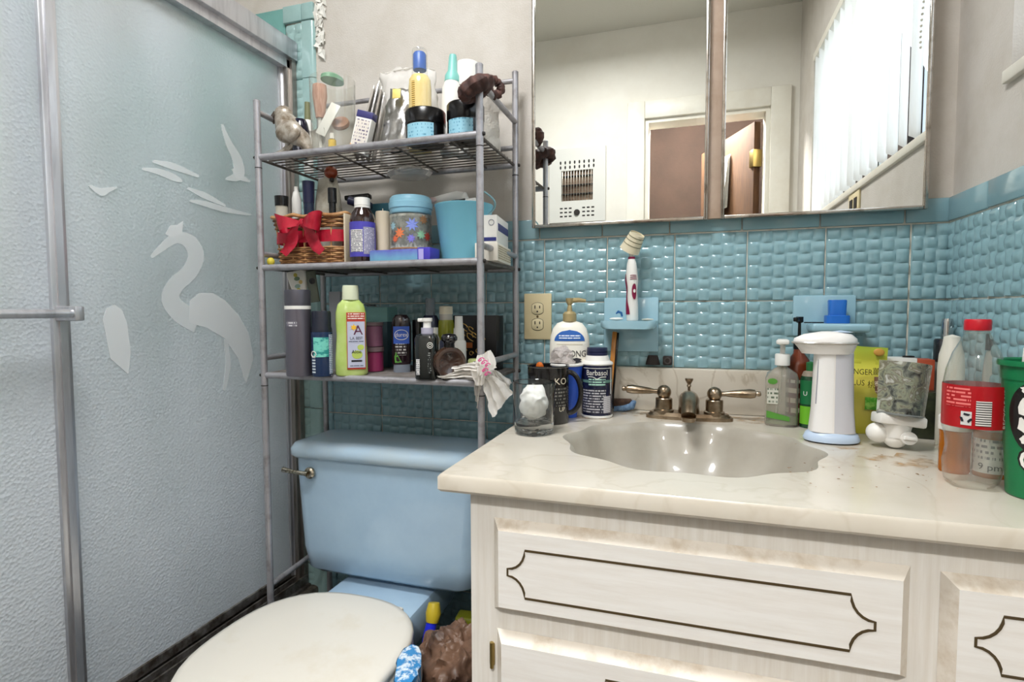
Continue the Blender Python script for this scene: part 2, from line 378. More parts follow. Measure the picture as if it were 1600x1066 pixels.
for i in range(15):
    y = -0.58+i*0.080; rz = 0.55+0.05*math.sin(i*2.3)
    if sl is None:
        sl = put('slat', MB().grid(lambda u, v: (0.004*math.sin(PI*u), (u-0.5)*0.089, -0.035-v*0.655), 4, 2), m_slat, bl, smooth=60)
        sl.location = (-0.008, y, 0); sl.rotation_euler = (0, 0, rz)
    else: share(sl, 'slat', bl, (-0.008, y, 0), (0, 0, rz))
ch = MB()
for k in range(40): ch.sphere((-0.03, 0.635+0.01*math.sin(k*0.3), -0.04-k*0.012), 0.003, 6, 4)
put('bead_chain', ch, m_white, bl)
# door, casing and hall ------------------------------------------------------
cas = MB(); cw = 0.092
cas.box(DX0-cw, DX0, YF, YF+0.02, 0, DZ+cw, 0.004).box(DX1, DX1+cw, YF, YF+0.02, 0, DZ+cw, 0.004).box(DX0, DX1, YF, YF+0.02, DZ, DZ+cw, 0.004)
struct('trim_1', cas, m_white, 'white door casing seen in the mirror')
jb = MB().box(DX0, DX0+0.02, YF-.12, YF, 0, DZ).box(DX1-0.02, DX1, YF-.12, YF, 0, DZ).box(DX0+0.02, DX1-0.02, YF-.12, YF, DZ-0.02, DZ)
struct('trim_2', jb, m_white, 'white door jamb')
hall = MB().box(-1.7, 0.5, -3.06, -3.0, 0, 1.42+H).box(-1.76, -1.7, -3.0, YF-.12, 0, 1.42+H).box(0.5, 0.56, -3.0, YF-.12, 0, 1.42+H)
struct('wall_hall', hall, m_brown, 'brown hallway wall beyond the doorway')
struct('floor_hall', slab(-1.7, 0.5, -3.0, YF-.12, -0.06, 0), m_floor, 'hallway floor'); struct('ceiling_hall', slab(-1.7, 0.5, -3.0, YF-.12, 1.42+H, 1.46+H), m_ceil, 'hallway ceiling')
dr = bpy.data.objects.new('door_1', None); COL.objects.link(dr); dr['kind'] = 'structure'; dr['label'] = 'orange wooden door standing open into the hall'; dr.location = (DX1-0.03, YF-0.13, 0); DA = -0.42; dr.rotation_euler = (0, 0, DA)
put('leaf', MB().box(-0.035, 0.0, -0.62, 0, 0.01, DZ-0.03, 0.002), m_wooddoor, dr)
m_brass = mat('brass', (180, 158, 100), 0.35, 1.0)
for z in (0.25, DZ-0.22): put('hinge', MB().box(-0.045, 0.004, -0.03, 0.012, z-0.045, z+0.045, 0.003), m_brass, dr)
cal = thing('paper_calendar', 'curling white paper sheets pinned to the open wooden door', 'paper', (DX1-0.03-0.037*math.cos(DA)+0.36*math.sin(DA), YF-0.13-0.037*math.sin(DA)-0.36*math.cos(DA), 1.76), DA)
m_paper = mat('paper', (226, 224, 218), 0.8, noise2=(206, 204, 198), nscale=60, stretch=(1, 1, 6))
for k in range(4):
    put('sheet', MB().grid(lambda u, v, k=k: (-0.004-0.004*k-0.014*(1-v)*u-0.006*k*(1-v), (u-0.5)*0.24, (v-0.5)*0.30-0.004*k), 6, 6), m_paper, cal)
hl = thing('hall_fill_lamp', 'added round fill lamp on the hallway ceiling, out of view', 'lamp', (-0.55, -2.25, 1.42+H))  # added lamp, unseen: frontal fill for the room through the doorway
put('lamp_base', MB().lathe([(0.0001, 0), (0.12, 0), (0.12, -0.02), (0.0001, -0.02)], 24), m_white, hl)
put('lamp_shade', MB().lathe([(0.11, -0.02), (0.10, -0.05), (0.05, -0.07), (0.0001, -0.075)], 24), mat('hall_fill_glow', (255, 240, 220), 0.4, emit=2), hl)
hll = bpy.data.lights.new('hall_fill_light', 'POINT'); hll.shadow_soft_size = 0.09; hll.energy = 108; hll.color = (1, 0.98, 0.96)  # strong added fill for the vanity, toilet and lower shelf fronts
hlo = bpy.data.objects.new('hall_fill_light', hll); COL.objects.link(hlo); hlo.location = (-0.55, -2.25, 1.42+H-0.18)
# wall heater in the opposite wall -----------------------------------------------
HX0, HX1, HZ0, HZ1 = -1.265, -0.950, 0.487+H, 0.892+H
ht = thing('wall_heater', 'white metal wall heater with wire grille, seen in the mirror', 'heater', ((HX0+HX1)/2, YF, (HZ0+HZ1)/2))
hw, hh = (HX1-HX0)/2, (HZ1-HZ0)/2
gx, gz0, gz1 = hw*0.56, -hh*0.42, hh*0.40
pm = MB().box(-hw, -gx, 0.0, 0.02, -hh, hh).box(gx, hw, 0.0, 0.02, -hh, hh).box(-gx, gx, 0.0, 0.02, -hh, gz0).box(-gx, gx, 0.0, 0.02, gz1, hh)
put('face_plate', pm, mat('heater_enamel', (214, 213, 206), 0.4), ht)
put('reflector', MB().box(-gx, gx, 0.0005, 0.003, gz0, gz1), mat('heater_reflector', (150, 130, 112), 0.35, 0.7, noise2=(74, 56, 46), nscale=9, stretch=(0.3, 1, 3)), ht)
slot = None
for r in range(2):
    for k in range(8):
        x = -gx*1.05+k*gx*0.30; z = hh*0.62-r*0.026
        if slot is None: slot = put('slot', MB().lathe([(0.0001, 0.0202), (0.005, 0.0202), (0.005, 0.0206), (0.0001, 0.0206)], 10, sx=1, sy=2).xf(RX(-PI/2)), m_dark, ht); slot.location = (x, 0, z)
        else: share(slot, 'slot', ht, (x, 0, z))
vent = put('vent', MB().box(-0.008, 0.008, 0.0195, 0.0205, -0.004, 0.004), m_dark, ht); vent.location = (-gx, 0, -hh*0.62)
for r in range(3):
    for k in (0, 1, 2, 5, 6, 7):
        if (r, k) != (0, 0): share(vent, 'vent', ht, (-gx+k*gx*0.286, 0, -hh*0.62-r*0.022))
m_wire = mat('heater_wire', (190, 184, 172), 0.35, 0.8)
for k in range(11):
    x = -gx+0.008+k*(2*gx-0.016)/10
    put('grille_wire', MB().tube([(x, 0.021, gz0), (x, 0.027, gz0+0.012), (x, 0.027, gz1-0.012), (x, 0.021, gz1)], 0.0014, 6), m_wire, ht)
for k in range(3):
    z = gz0+(k+0.8)*(gz1-gz0)/3.4
    put('element', MB().tube([(-gx, 0.009, z), (gx, 0.009, z)], 0.005, 8), m_dark, ht)
put('dial', MB().lathe([(0.001, 0.02), (0.017, 0.02), (0.015, 0.03), (0.001, 0.03)], 16).xf(RX(-PI/2)).xf(TR(0, 0, -hh*0.74)), m_dark, ht)
ow = thing('outlet_plate', 'cream outlet plate under the window sill, seen in the mirror', 'outlet', (0, -0.78, 0.335+H))
put('plate', MB().box(-0.006, 0, -0.06, 0.06, -0.036, 0.036, 0.002), mat('ivory_plate', (222, 206, 164), 0.35), ow)
for y in (-0.025, 0.025): put('socket', MB().box(-0.008, -0.006, y-0.015, y+0.015, -0.017, 0.017), m_dark, ow)
# ceiling lamp ------------------------------------------------------------------
cl = thing('ceiling_lamp', 'round white glass ceiling lamp in the middle of the bathroom', 'lamp', (-0.95, -0.98, ZC))
put('lamp_base', MB().lathe([(0.0001, 0), (0.19, 0), (0.19, -0.025), (0.0001, -0.025)], 32), m_white, cl)
put('lamp_shade', MB().lathe([(0.175, -0.025), (0.17, -0.06), (0.13, -0.09), (0.06, -0.105), (0.0001, -0.108)], 32), mat('opal_glass', (255, 250, 244), 0.4, emit=4), cl)
pl_ = bpy.data.lights.new('lamp_light', 'AREA'); pl_.shape = 'DISK'; pl_.size = 0.5; pl_.energy = 19; pl_.color = (0.97, 0.985, 1.0)
plo = bpy.data.objects.new('lamp_light', pl_); COL.objects.link(plo); plo.location = (-0.95, -0.98, ZC-0.13)
# ------------------------------------------------------------------ shower enclosure
def obscure_glass():
    m = bpy.data.materials.new('obscure_glass'); m.use_nodes = True; nt = m.node_tree; L = nt.links.new; N = nt.nodes.new
    b = nt.nodes['Principled BSDF']; out = nt.nodes['Material Output']
    b.inputs['Base Color'].default_value = (0.92, 0.97, 0.96, 1); b.inputs['Roughness'].default_value = 0.38; b.inputs['Transmission Weight'].default_value = 1.0; b.inputs['IOR'].default_value = 1.2
    tc = N('ShaderNodeTexCoord')
    v = N('ShaderNodeTexVoronoi'); v.inputs['Scale'].default_value = 170; L(tc.outputs['Object'], v.inputs['Vector'])
    bp = N('ShaderNodeBump'); bp.inputs['Strength'].default_value = 0.35; bp.inputs['Distance'].default_value = 0.004; L(v.outputs['Distance'], bp.inputs['Height'])
    L(bp.outputs[0], b.inputs['Normal'])
    d = N('ShaderNodeBsdfDiffuse'); d.inputs[0].default_value = lin((236, 242, 248))+(1,); L(bp.outputs[0], d.inputs['Normal'])
    t = N('ShaderNodeBsdfTranslucent'); t.inputs[0].default_value = lin((238, 244, 248))+(1,)
    sm = N('ShaderNodeMixShader'); sm.inputs[0].default_value = 0.35; L(d.outputs[0], sm.inputs[1]); L(t.outputs[0], sm.inputs[2])
    # soap scum: thicker low down where the spray hits, with blotches of its own
    sp = N('ShaderNodeSeparateXYZ'); L(tc.outputs['Object'], sp.inputs[0])
    mr = N('ShaderNodeMapRange'); mr.inputs[1].default_value = 0.25; mr.inputs[2].default_value = 1.15; mr.inputs[3].default_value = 0.92; mr.inputs[4].default_value = 0.40; L(sp.outputs[2], mr.inputs[0])
    mp = N('ShaderNodeMapping'); mp.inputs['Scale'].default_value = (1, 1, 0.35); L(tc.outputs['Object'], mp.inputs[0])
    n = N('ShaderNodeTexNoise'); n.inputs['Scale'].default_value = 5; n.inputs['Detail'].default_value = 6; L(mp.outputs[0], n.inputs['Vector'])
    m2 = N('ShaderNodeMapRange'); m2.inputs[1].default_value = 0.3; m2.inputs[2].default_value = 0.7; m2.inputs[3].default_value = -0.16; m2.inputs[4].default_value = 0.16; L(n.outputs[0], m2.inputs[0])
    ad = N('ShaderNodeMath'); ad.operation = 'ADD'; ad.use_clamp = True; L(mr.outputs[0], ad.inputs[0]); L(m2.outputs[0], ad.inputs[1])
    mx = N('ShaderNodeMixShader'); L(ad.outputs[0], mx.inputs[0]); L(b.outputs[0], mx.inputs[1]); L(sm.outputs[0], mx.inputs[2]); L(mx.outputs[0], out.inputs[0])
    return m
m_obs = obscure_glass()
m_etch = mat('frosted_etch', (246, 249, 250), 0.75, transl=0.15, alpha=0.55)
ZB, ZH = 0.25, 0.745+H
struct('trim_3', MB().box(XL-0.07, XL+0.055, YF, -0.005, 0, 0.225, 0.008), mat('curb_tile', (120, 112, 100), 0.6, noise2=(66, 56, 46), nscale=30), 'grimy shower curb')
fr = thing('shower_frame', 'grimy aluminium frame of the sliding shower doors', 'shower frame', (XL, -0.02, 0.225))
hz = ZH-0.225
put('header_rail', MB().box(-0.03, 0.028, YF+0.025, 0.006, hz-0.052, hz, 0.003).box(-0.028, 0.012, YF+0.025, 0.004, hz-0.075, hz-0.052), m_alu, fr)
m_jamb = mat('jamb_aluminium', (158, 152, 146), 0.35, 0.7, noise2=(96, 86, 78), nscale=20, nlo=0.45, nhi=0.75, stretch=(4, 4, 0.3))
put('wall_jamb', MB().box(-0.03, 0.012, -0.022, 0.008, 0.0, hz-0.052, 0.002).box(0.012, 0.020, -0.010, 0.008, 0.0, hz-0.052), m_jamb, fr)
tk = MB()
for x in (-0.028, -0.004, 0.020): tk.box(x, x+0.005, YF+0.025, 0.0, 0.008, 0.034)
tk.box(-0.034, 0.034, YF+0.025, 0.0, 0.0, 0.008)
put('bottom_track', tk, m_aludark, fr)
put('bumper', MB().lathe([(0.0001, 0), (0.008, 0), (0.008, 0.008), (0.0001, 0.008)], 12).xf(RY(PI/2)).xf(TR(0.012, -0.008, 0.385)), mat('old_brass', (150, 134, 80), 0.4, 0.6), fr)
def panel(name, label, x, y0, y1, z0, z1, parts):
    t = thing(name, label, 'shower door', (x, (y0+y1)/2, z0)); w = (y1-y0)/2; h = z1-z0
    put('glass', MB().box(-0.003, 0.003, -w+0.012, w-0.012, 0.018, h-0.012), m_obs, t)
    for s_, wd in ((-1, 0.024), (1, 0.030)):
        a, b = (-w, -w+wd) if s_ < 0 else (w-wd, w)
        put('stile', MB().box(-0.010, 0.010, a, b, 0, h, 0.003).box(0.010, 0.014, a+wd*0.3, a+wd*0.7, 0, h), m_alu, t)
    put('bottom_rail', MB().box(-0.008, 0.008, -w+0.03, w-0.03, 0, 0.022, 0.002), m_aludark, t)
    put('top_rail', MB().box(-0.008, 0.008, -w+0.03, w-0.03, h-0.016, h, 0.002), m_alu, t)
    return t, w, h
PY0, PY1 = -0.70, -0.022
pa, wa, ha = panel('sliding_shower_door', 'frosted shower door etched with a long-necked wading bird', XL-0.014, PY0, PY1, 0.262, ZH-0.055, None)
pb, wb, hb = panel('sliding_shower_door', 'plain frosted shower door with a towel bar, nearest the camera', XL+0.012, -1.34, -0.640, 0.262, ZH-0.055, None)
zb_ = W(88, 490, x=XL).z-0.262
put('towel_bar', MB().tube([(0.05, -wb+0.04, zb_), (0.05, wb-0.015, zb_)], 0.008, 12), m_alu, pb)
for y in (-wb+0.05, wb-0.018): put('bracket', MB().box(0.008, 0.06, y-0.008, y+0.008, zb_-0.013, zb_+0.013, 0.003), m_alu, pb)
# the etched bird, reeds and gulls: a thin frosted layer on the glass, drawn in the plane of the door
GX = XL-0.014+0.0032
def G(px, py): p = W(px, py, x=GX); return (p.y-(PY0+PY1)/2, p.z-0.262)
ETN = [0]
def etch(name, pts, width=None):
    mb = MB(); ETN[0] += 1; e0 = 0.0032; e1 = 0.0036+0.00012*ETN[0]
    if width is None:
        q = [G(*p) for p in pts]; n = len(q)
        mb.add([(e0, a, b) for a, b in q]+[(e1, a, b) for a, b in q], [tuple(range(n)), tuple(range(2*n-1, n-1, -1))]+[(i, (i+1) % n, n+(i+1) % n, n+i) for i in range(n)])
        bm = bmesh.new(); vs = [bm.verts.new(v) for v in mb.v]
        for f in mb.f: bm.faces.new([vs[i] for i in f])
        bmesh.ops.triangulate(bm, faces=bm.faces[:]); bm.verts.index_update(); mb = MB().add([v.co for v in bm.verts], [[v.index for v in f.verts] for f in bm.faces]); bm.free()
    else:
        # smooth stroke with changing width
        P_ = []; m = len(pts)
        for i in range(m-1):
            p0, p1, p2, p3 = pts[max(i-1, 0)], pts[i], pts[i+1], pts[min(i+2, m-1)]
            for k in range(6):
                t = k/6; P_.append(tuple(0.5*(2*p1[d]+(p2[d]-p0[d])*t+(2*p0[d]-5*p1[d]+4*p2[d]-p3[d])*t*t+(3*p1[d]-p0[d]-3*p2[d]+p3[d])*t**3) for d in range(3)))
        P_.append(pts[-1]); A = []; B = []
        for i, (x, y, w) in enumerate(P_):
            a, b = P_[max(i-1, 0)], P_[min(i+1, len(P_)-1)]; dx, dy = b[0]-a[0], b[1]-a[1]; l = math.hypot(dx, dy) or 1
            A.append(G(x-dy/l*w/2, y+dx/l*w/2)); B.append(G(x+dy/l*w/2, y-dx/l*w/2))
        n = len(A); mb.add([(e1, *p) for p in A]+[(e1, *p) for p in B]+[(e0, *p) for p in A]+[(e0, *p) for p in B], [(i, i+1, n+i+1, n+i) for i in range(n-1)]+[(i, 2*n+i, 2*n+i+1, i+1) for i in range(n-1)]+[(n+i, n+i+1, 3*n+i+1, 3*n+i) for i in range(n-1)])
    return put(name, mb, m_etch, pa, smooth=0)
etch('etched_neck', [(236, 402, 5), (252, 388, 11), (275, 372, 17), (296, 378, 22), (306, 400, 25), (296, 425, 25), (274, 446, 26), (266, 468, 28), (284, 490, 32), (310, 502, 38)], 1)
etch('etched_crest', [(258, 366), (270, 372), (284, 366), (286, 345), (276, 352), (266, 352)])
etch('etched_body', [(296, 470), (312, 458), (332, 458), (352, 470), (372, 492), (388, 520), (396, 560), (384, 600), (372, 560), (350, 528), (322, 512), (296, 505)])
etch('etched_legs', [(352, 530, 6), (356, 570, 8), (350, 610, 5)], 1)
etch('etched_mound', [(160, 500), (166, 482), (178, 476), (190, 484), (198, 505), (204, 550), (200, 585), (172, 560)])
for q in ([(222, 264, 3), (246, 268, 9), (272, 278, 10), (284, 284, 3)], [(238, 252, 4), (270, 260, 10), (310, 276, 4)], [(292, 294, 3), (320, 306, 9), (352, 322, 3)], [(296, 314, 3), (318, 318, 8), (352, 328, 8), (392, 336, 2)]):
    etch('etched_reed', q, 1)
etch('etched_branch', [(346, 194, 3), (356, 222, 9), (370, 250, 14), (372, 274, 16), (352, 280, 3)], 1); etch('etched_branch', [(390, 284, 3), (374, 276, 10), (366, 262, 10)], 1)
etch('etched_gull', [(138, 290, 2), (152, 298, 9), (160, 300, 12), (168, 297, 8), (182, 293, 2)], 1)
# ------------------------------------------------------------------ mirror cabinet
mc = thing('mirror_cabinet', 'wall cabinet with two metal framed mirror doors above the sink', 'mirror cabinet', (-0.4615, -0.003, 0.197+H))
MZ = 0.62
m_cabface = mat('cabinet_enamel', (186, 164, 146), 0.45, noise2=(170, 146, 126), nscale=9)
put('cabinet_body', MB().box(-0.400, 0.402, -0.024, -0.006, 0.004, MZ-0.004), m_cabface, mc)
m_mir = mat('mirror_silver', (244, 245, 242), 0.0, 1.0)
m_chr = mat('mirror_frame_metal', (186, 180, 172), 0.22, 1.0, noise2=(120, 106, 92), nscale=30, nlo=0.5, nhi=0.75)
for (a, b) in ((-0.868, -0.467), (-0.440, -0.055)):
    a += 0.4615; b += 0.4615
    d = put('mirror_door', MB().box(a+0.002, b-0.002, -0.0335, -0.026, 0.002, MZ-0.002), m_mir, mc, smooth=0)
    w = 0.0075
    put('door_frame', MB().box(a, a+w, -0.038, -0.026, 0, MZ, 0.0015).box(b-w, b, -0.038, -0.026, 0, MZ, 0.0015).box(a+w, b-w, -0.038, -0.026, 0, w, 0.0015).box(a+w, b-w, -0.038, -0.026, MZ-w, MZ, 0.0015), m_chr, d)
# ------------------------------------------------------------------ vanity
ZV = -0.237+H
def marble(name, base, cloud, vein, rough, vs=5.0, vw=0.035, vm=0.22):
    m = bpy.data.materials.new(name); m.use_nodes = True; nt = m.node_tree; L = nt.links.new; N = nt.nodes.new; b = nt.nodes['Principled BSDF']; b.inputs['Roughness'].default_value = rough; b.inputs['Coat Weight'].default_value = 0.2
    tc = N('ShaderNodeTexCoord'); n1 = N('ShaderNodeTexNoise'); n1.inputs['Scale'].default_value = 6; n1.inputs['Detail'].default_value = 5; L(tc.outputs['Object'], n1.inputs['Vector'])
    r1 = N('ShaderNodeValToRGB'); r1.color_ramp.elements[0].position = 0.4; r1.color_ramp.elements[1].position = 0.75; r1.color_ramp.elements[0].color = lin(base)+(1,); r1.color_ramp.elements[1].color = lin(cloud)+(1,); L(n1.outputs[0], r1.inputs[0])
    n2 = N('ShaderNodeTexNoise'); n2.inputs['Scale'].default_value = vs; n2.inputs['Detail'].default_value = 4; n2.inputs['Distortion'].default_value = 1.4; L(tc.outputs['Object'], n2.inputs['Vector'])
    r2 = N('ShaderNodeValToRGB'); e = r2.color_ramp.elements; e[0].position = 0.5-vw; e[0].color = (0, 0, 0, 1); e[1].position = 0.5+vw; e[1].color = (0, 0, 0, 1); q = e.new(0.5); q.color = (vm, vm, vm, 1); L(n2.outputs[0], r2.inputs[0])
    mx = N('ShaderNodeMix'); mx.data_type = 'RGBA'; L(r2.outputs[0], mx.inputs[0]); L(r1.outputs[0], mx.inputs[6]); mx.inputs[7].default_value = lin(vein)+(1,); L(mx.outputs[2], b.inputs['Base Color'])
    return m
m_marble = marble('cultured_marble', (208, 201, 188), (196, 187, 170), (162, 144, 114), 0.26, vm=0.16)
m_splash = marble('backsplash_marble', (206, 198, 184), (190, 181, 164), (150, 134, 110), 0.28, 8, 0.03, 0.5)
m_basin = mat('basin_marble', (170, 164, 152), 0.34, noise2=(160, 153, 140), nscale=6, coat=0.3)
m_stain = mat('brown_stain', (176, 142, 96), 0.6, noise2=(206, 186, 150), nscale=60)
ctp = thing('countertop', 'cream cultured marble vanity top with scalloped built-in basin', 'countertop', (-0.503, -0.335, ZV))
n = 96; X0, X1, Y0, Y1 = -0.845+0.503, -0.001+0.503, -0.628+0.335, -0.004+0.335
def scal(i, s_=1.0):
    a = 2*PI*i/n; k = s_*(1+0.034*math.cos(10*a)*(1 if s_ > 0.8 else 0.5))
    return (0.211*k*math.cos(a), 0.186*k*math.sin(a))
def rect(i):
    a = 2*PI*i/n; c, s_ = math.cos(a), math.sin(a); t = min((X1 if c > 0 else X0)/c if abs(c) > 1e-6 else 9, (Y1 if s_ > 0 else Y0)/s_ if abs(s_) > 1e-6 else 9)
    return (c*t, s_*t)
rc = [rect(i) for i in range(n)]
for (cx, cy) in ((X0, Y0), (X0, Y1), (X1, Y0), (X1, Y1)):
    k = min(range(n), key=lambda i: (rc[i][0]-cx)**2+(rc[i][1]-cy)**2); rc[k] = (cx, cy)
mb = MB(); vs = []
for i in range(n): vs.append((*scal(i, 1.015), 0.0))
for i in range(n): vs.append((rc[i][0]*0.992+0.0006, rc[i][1]*0.992, 0.0))
for i in range(n): vs.append((*rc[i], -0.004))
for i in range(n): vs.append((*rc[i], -0.022))
for i in range(n): vs.append((rc[i][0]*0.99, rc[i][1]*0.99, -0.026))
mb.add(vs, [(j*n+i, (j+1)*n+i, (j+1)*n+(i+1) % n, j*n+(i+1) % n) for j in range(4) for i in range(n)])
put('top_slab', mb, m_marble, ctp)
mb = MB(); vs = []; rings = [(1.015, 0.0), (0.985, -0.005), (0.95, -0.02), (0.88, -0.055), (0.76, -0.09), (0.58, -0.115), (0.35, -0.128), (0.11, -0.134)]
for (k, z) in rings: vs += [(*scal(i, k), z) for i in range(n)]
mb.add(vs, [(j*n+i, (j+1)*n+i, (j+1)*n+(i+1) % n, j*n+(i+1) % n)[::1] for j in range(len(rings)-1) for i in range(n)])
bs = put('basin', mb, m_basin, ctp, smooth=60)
m_rust = bpy.data.materials.new('ochre_stain'); m_rust.use_nodes = True; nt = m_rust.node_tree; b_ = nt.nodes['Principled BSDF']; b_.inputs['Base Color'].default_value = lin((188, 150, 98))+(1,); b_.inputs['Roughness'].default_value = 0.6
tc = nt.nodes.new('ShaderNodeTexCoord'); nz = nt.nodes.new('ShaderNodeTexNoise'); nz.inputs['Scale'].default_value = 38; nz.inputs['Detail'].default_value = 6; mr = nt.nodes.new('ShaderNodeMapRange'); mr.inputs[1].default_value = 0.46; mr.inputs[2].default_value = 0.72; mr.inputs[4].default_value = 0.75
nt.links.new(tc.outputs['Object'], nz.inputs['Vector']); nt.links.new(nz.outputs[0], mr.inputs[0]); nt.links.new(mr.outputs[0], b_.inputs['Alpha'])
for (cx, cy, a_, b2, sd) in ((-0.10, 0.262, 0.05, 0.030, 1), (0.135, 0.262, 0.075, 0.036, 2), (0.0, 0.29, 0.12, 0.018, 3), (0.25, 0.10, 0.06, 0.055, 4), (0.33, -0.02, 0.07, 0.05, 5), (-0.20, 0.20, 0.04, 0.03, 6)):
    rr = random.Random(sd); kk = [0.6+0.6*rr.random() for _ in range(20)]
    put('ochre_stain', MB().add([(cx, cy, 0.0004)]+[(cx+a_*kk[i]*math.cos(2*PI*i/20), min(cy+b2*kk[i]*math.sin(2*PI*i/20), 0.309), 0.0004) for i in range(20)], [(0, i+1, (i+1) % 20+1) for i in range(20)]), m_rust, ctp, smooth=0)
put('drain', MB().lathe([(0.0001, -0.130), (0.026, -0.130), (0.026, -0.136), (0.0001, -0.136)], 20), m_chr, bs)
put('backsplash', MB().box(X0, X1, Y1-0.020, Y1, 0.0, 0.1015, 0.004), m_splash, ctp)
put('caulk_bead', MB().tube([(X0, Y1+0.001, 0.103), (X1, Y1+0.001, 0.103)], 0.004, 6), mat('old_caulk', (214, 206, 190), 0.6, noise2=(160, 132, 96), nscale=26), ctp)
va = thing('vanity_cabinet', 'white wood vanity cabinet with dark inlay lines on its fronts', 'cabinet', (-0.4, -0.30, 0))
m_van = mat('white_wood', (230, 227, 221), 0.45, noise2=(216, 210, 200), nscale=14, nlo=0.35, nhi=0.75, stretch=(9, 9, 0.45))
m_front = mat('white_front', (236, 234, 230), 0.4, noise2=(228, 224, 218), nscale=12, stretch=(0.6, 6, 7))
m_edge = mat('aged_edge', (220, 212, 200), 0.5, noise2=(184, 166, 142), nscale=24, nlo=0.5, nhi=0.8)
m_ink = mat('inlay_line', (74, 60, 36), 0.5)
put('side_panel', MB().box(-0.405, -0.387, -0.282, 0.28, 0.07, ZV-0.0265), m_van, va); put('side_panel', MB().box(0.378, 0.396, -0.282, 0.28, 0.07, ZV-0.0265), m_van, va)
put('face_frame', MB().box(-0.405, 0.396, -0.30, -0.282, 0.07, ZV-0.0265), m_van, va); put('bottom_panel', MB().box(-0.387, 0.378, -0.282, 0.28, 0.07, 0.088), m_van, va)
put('toe_kick', MB().box(-0.39, 0.396, -0.24, 0.28, 0, 0.07), m_dark, va)
def front(name, x0, x1, z0, z1, inlay):
    x0 += 0.4; x1 += 0.4; bv = 0.012; yb, yf = -0.3005, -0.318
    f = MB().add([(x0, yb, z0), (x1, yb, z0), (x1, yb, z1), (x0, yb, z1), (x0+bv, yf, z0+bv), (x1-bv, yf, z0+bv), (x1-bv, yf, z1-bv), (x0+bv, yf, z1-bv)],
                 [(4, 5, 6, 7), (0, 3, 2, 1)])
    o = put(name, f, m_front, va, smooth=0)
    put('bevelled_edge', MB().add(f.v, [(0, 1, 5, 4), (1, 2, 6, 5), (2, 3, 7, 6), (3, 0, 4, 7)]), m_edge if name != 'x' else m_front, o, smooth=0)
    ix0, ix1, iz0, iz1 = inlay; ix0 += 0.4; ix1 += 0.4; zm = (iz0+iz1)/2; k = (iz1-iz0)/2; ax = k*0.74; pts = []
    def arc(cx, cz, sgx, sgz, rev):
        A = []
        for i in range(7):
            t = i/6*PI/2; A.append((cx+sgx*ax*(1-math.sin(t)), cz-sgz*k*0.9*math.cos(t)*0-sgz*(k*0.92)*(1-math.cos(t))))
        return A[::-1] if rev else A
    def corner(xa, xc, z_a, z_c):           # concave curve between the apex at xa and the corner at xc
        return [(xa+(xc-xa)*math.sin(i/6*PI/2), z_a+(z_c-z_a)*(1-math.cos(i/6*PI/2))) for i in range(7)]
    g = 0.005
    pts += corner(ix0, ix0+ax, zm+g, iz1)+corner(ix1, ix1-ax, zm+g, iz1)[::-1]+corner(ix1, ix1-ax, zm-g, iz0)+corner(ix0, ix0+ax, zm-g, iz0)[::-1]
    m_ = len(pts); q = MB(); w = 0.0016
    inn = []; out = []
    for i in range(m_):
        a, b = Vector(pts[i-1]), Vector(pts[(i+1) % m_]); t = (b-a).normalized(); nn = Vector((-t.y, t.x)); p = Vector(pts[i]); inn.append(p-nn*w); out.append(p+nn*w)
    q.add([(p.x, yf-0.0007, p.y) for p in inn]+[(p.x, yf-0.0007, p.y) for p in out]+[(p.x, yf, p.y) for p in inn]+[(p.x, yf, p.y) for p in out],
          [(i, m_+i, m_+(i+1) % m_, (i+1) % m_) for i in range(m_)]+[(i, (i+1) % m_, 2*m_+(i+1) % m_, 2*m_+i) for i in range(m_)]+[(m_+i, 3*m_+i, 3*m_+(i+1) % m_, m_+(i+1) % m_) for i in range(m_)])
    put('inlay', q, m_ink, o, smooth=0)
    return o
dz = H
front('drawer_front', -0.768, -0.249, -0.438+dz, -0.302+dz, (-0.742, -0.288, -0.407+dz, -0.338+dz))
front('door', -0.764, -0.249, -0.90+dz, -0.468+dz, (-0.738, -0.288, -0.870+dz, -0.503+dz))
front('drawer_front', -0.219, -0.02, -0.438+dz, -0.304+dz, (-0.190, -0.049, -0.407+dz, -0.340+dz))
front('door', -0.219, -0.02, -0.90+dz, -0.468+dz, (-0.190, -0.049, -0.860+dz, -0.505+dz))
put('hinge', MB().box(-0.3755, -0.3675, -0.3045, -0.3005, 0.505, 0.54, 0.002).tube([(-0.371, -0.306, 0.503), (-0.371, -0.306, 0.542)], 0.003, 8), m_brass, va)
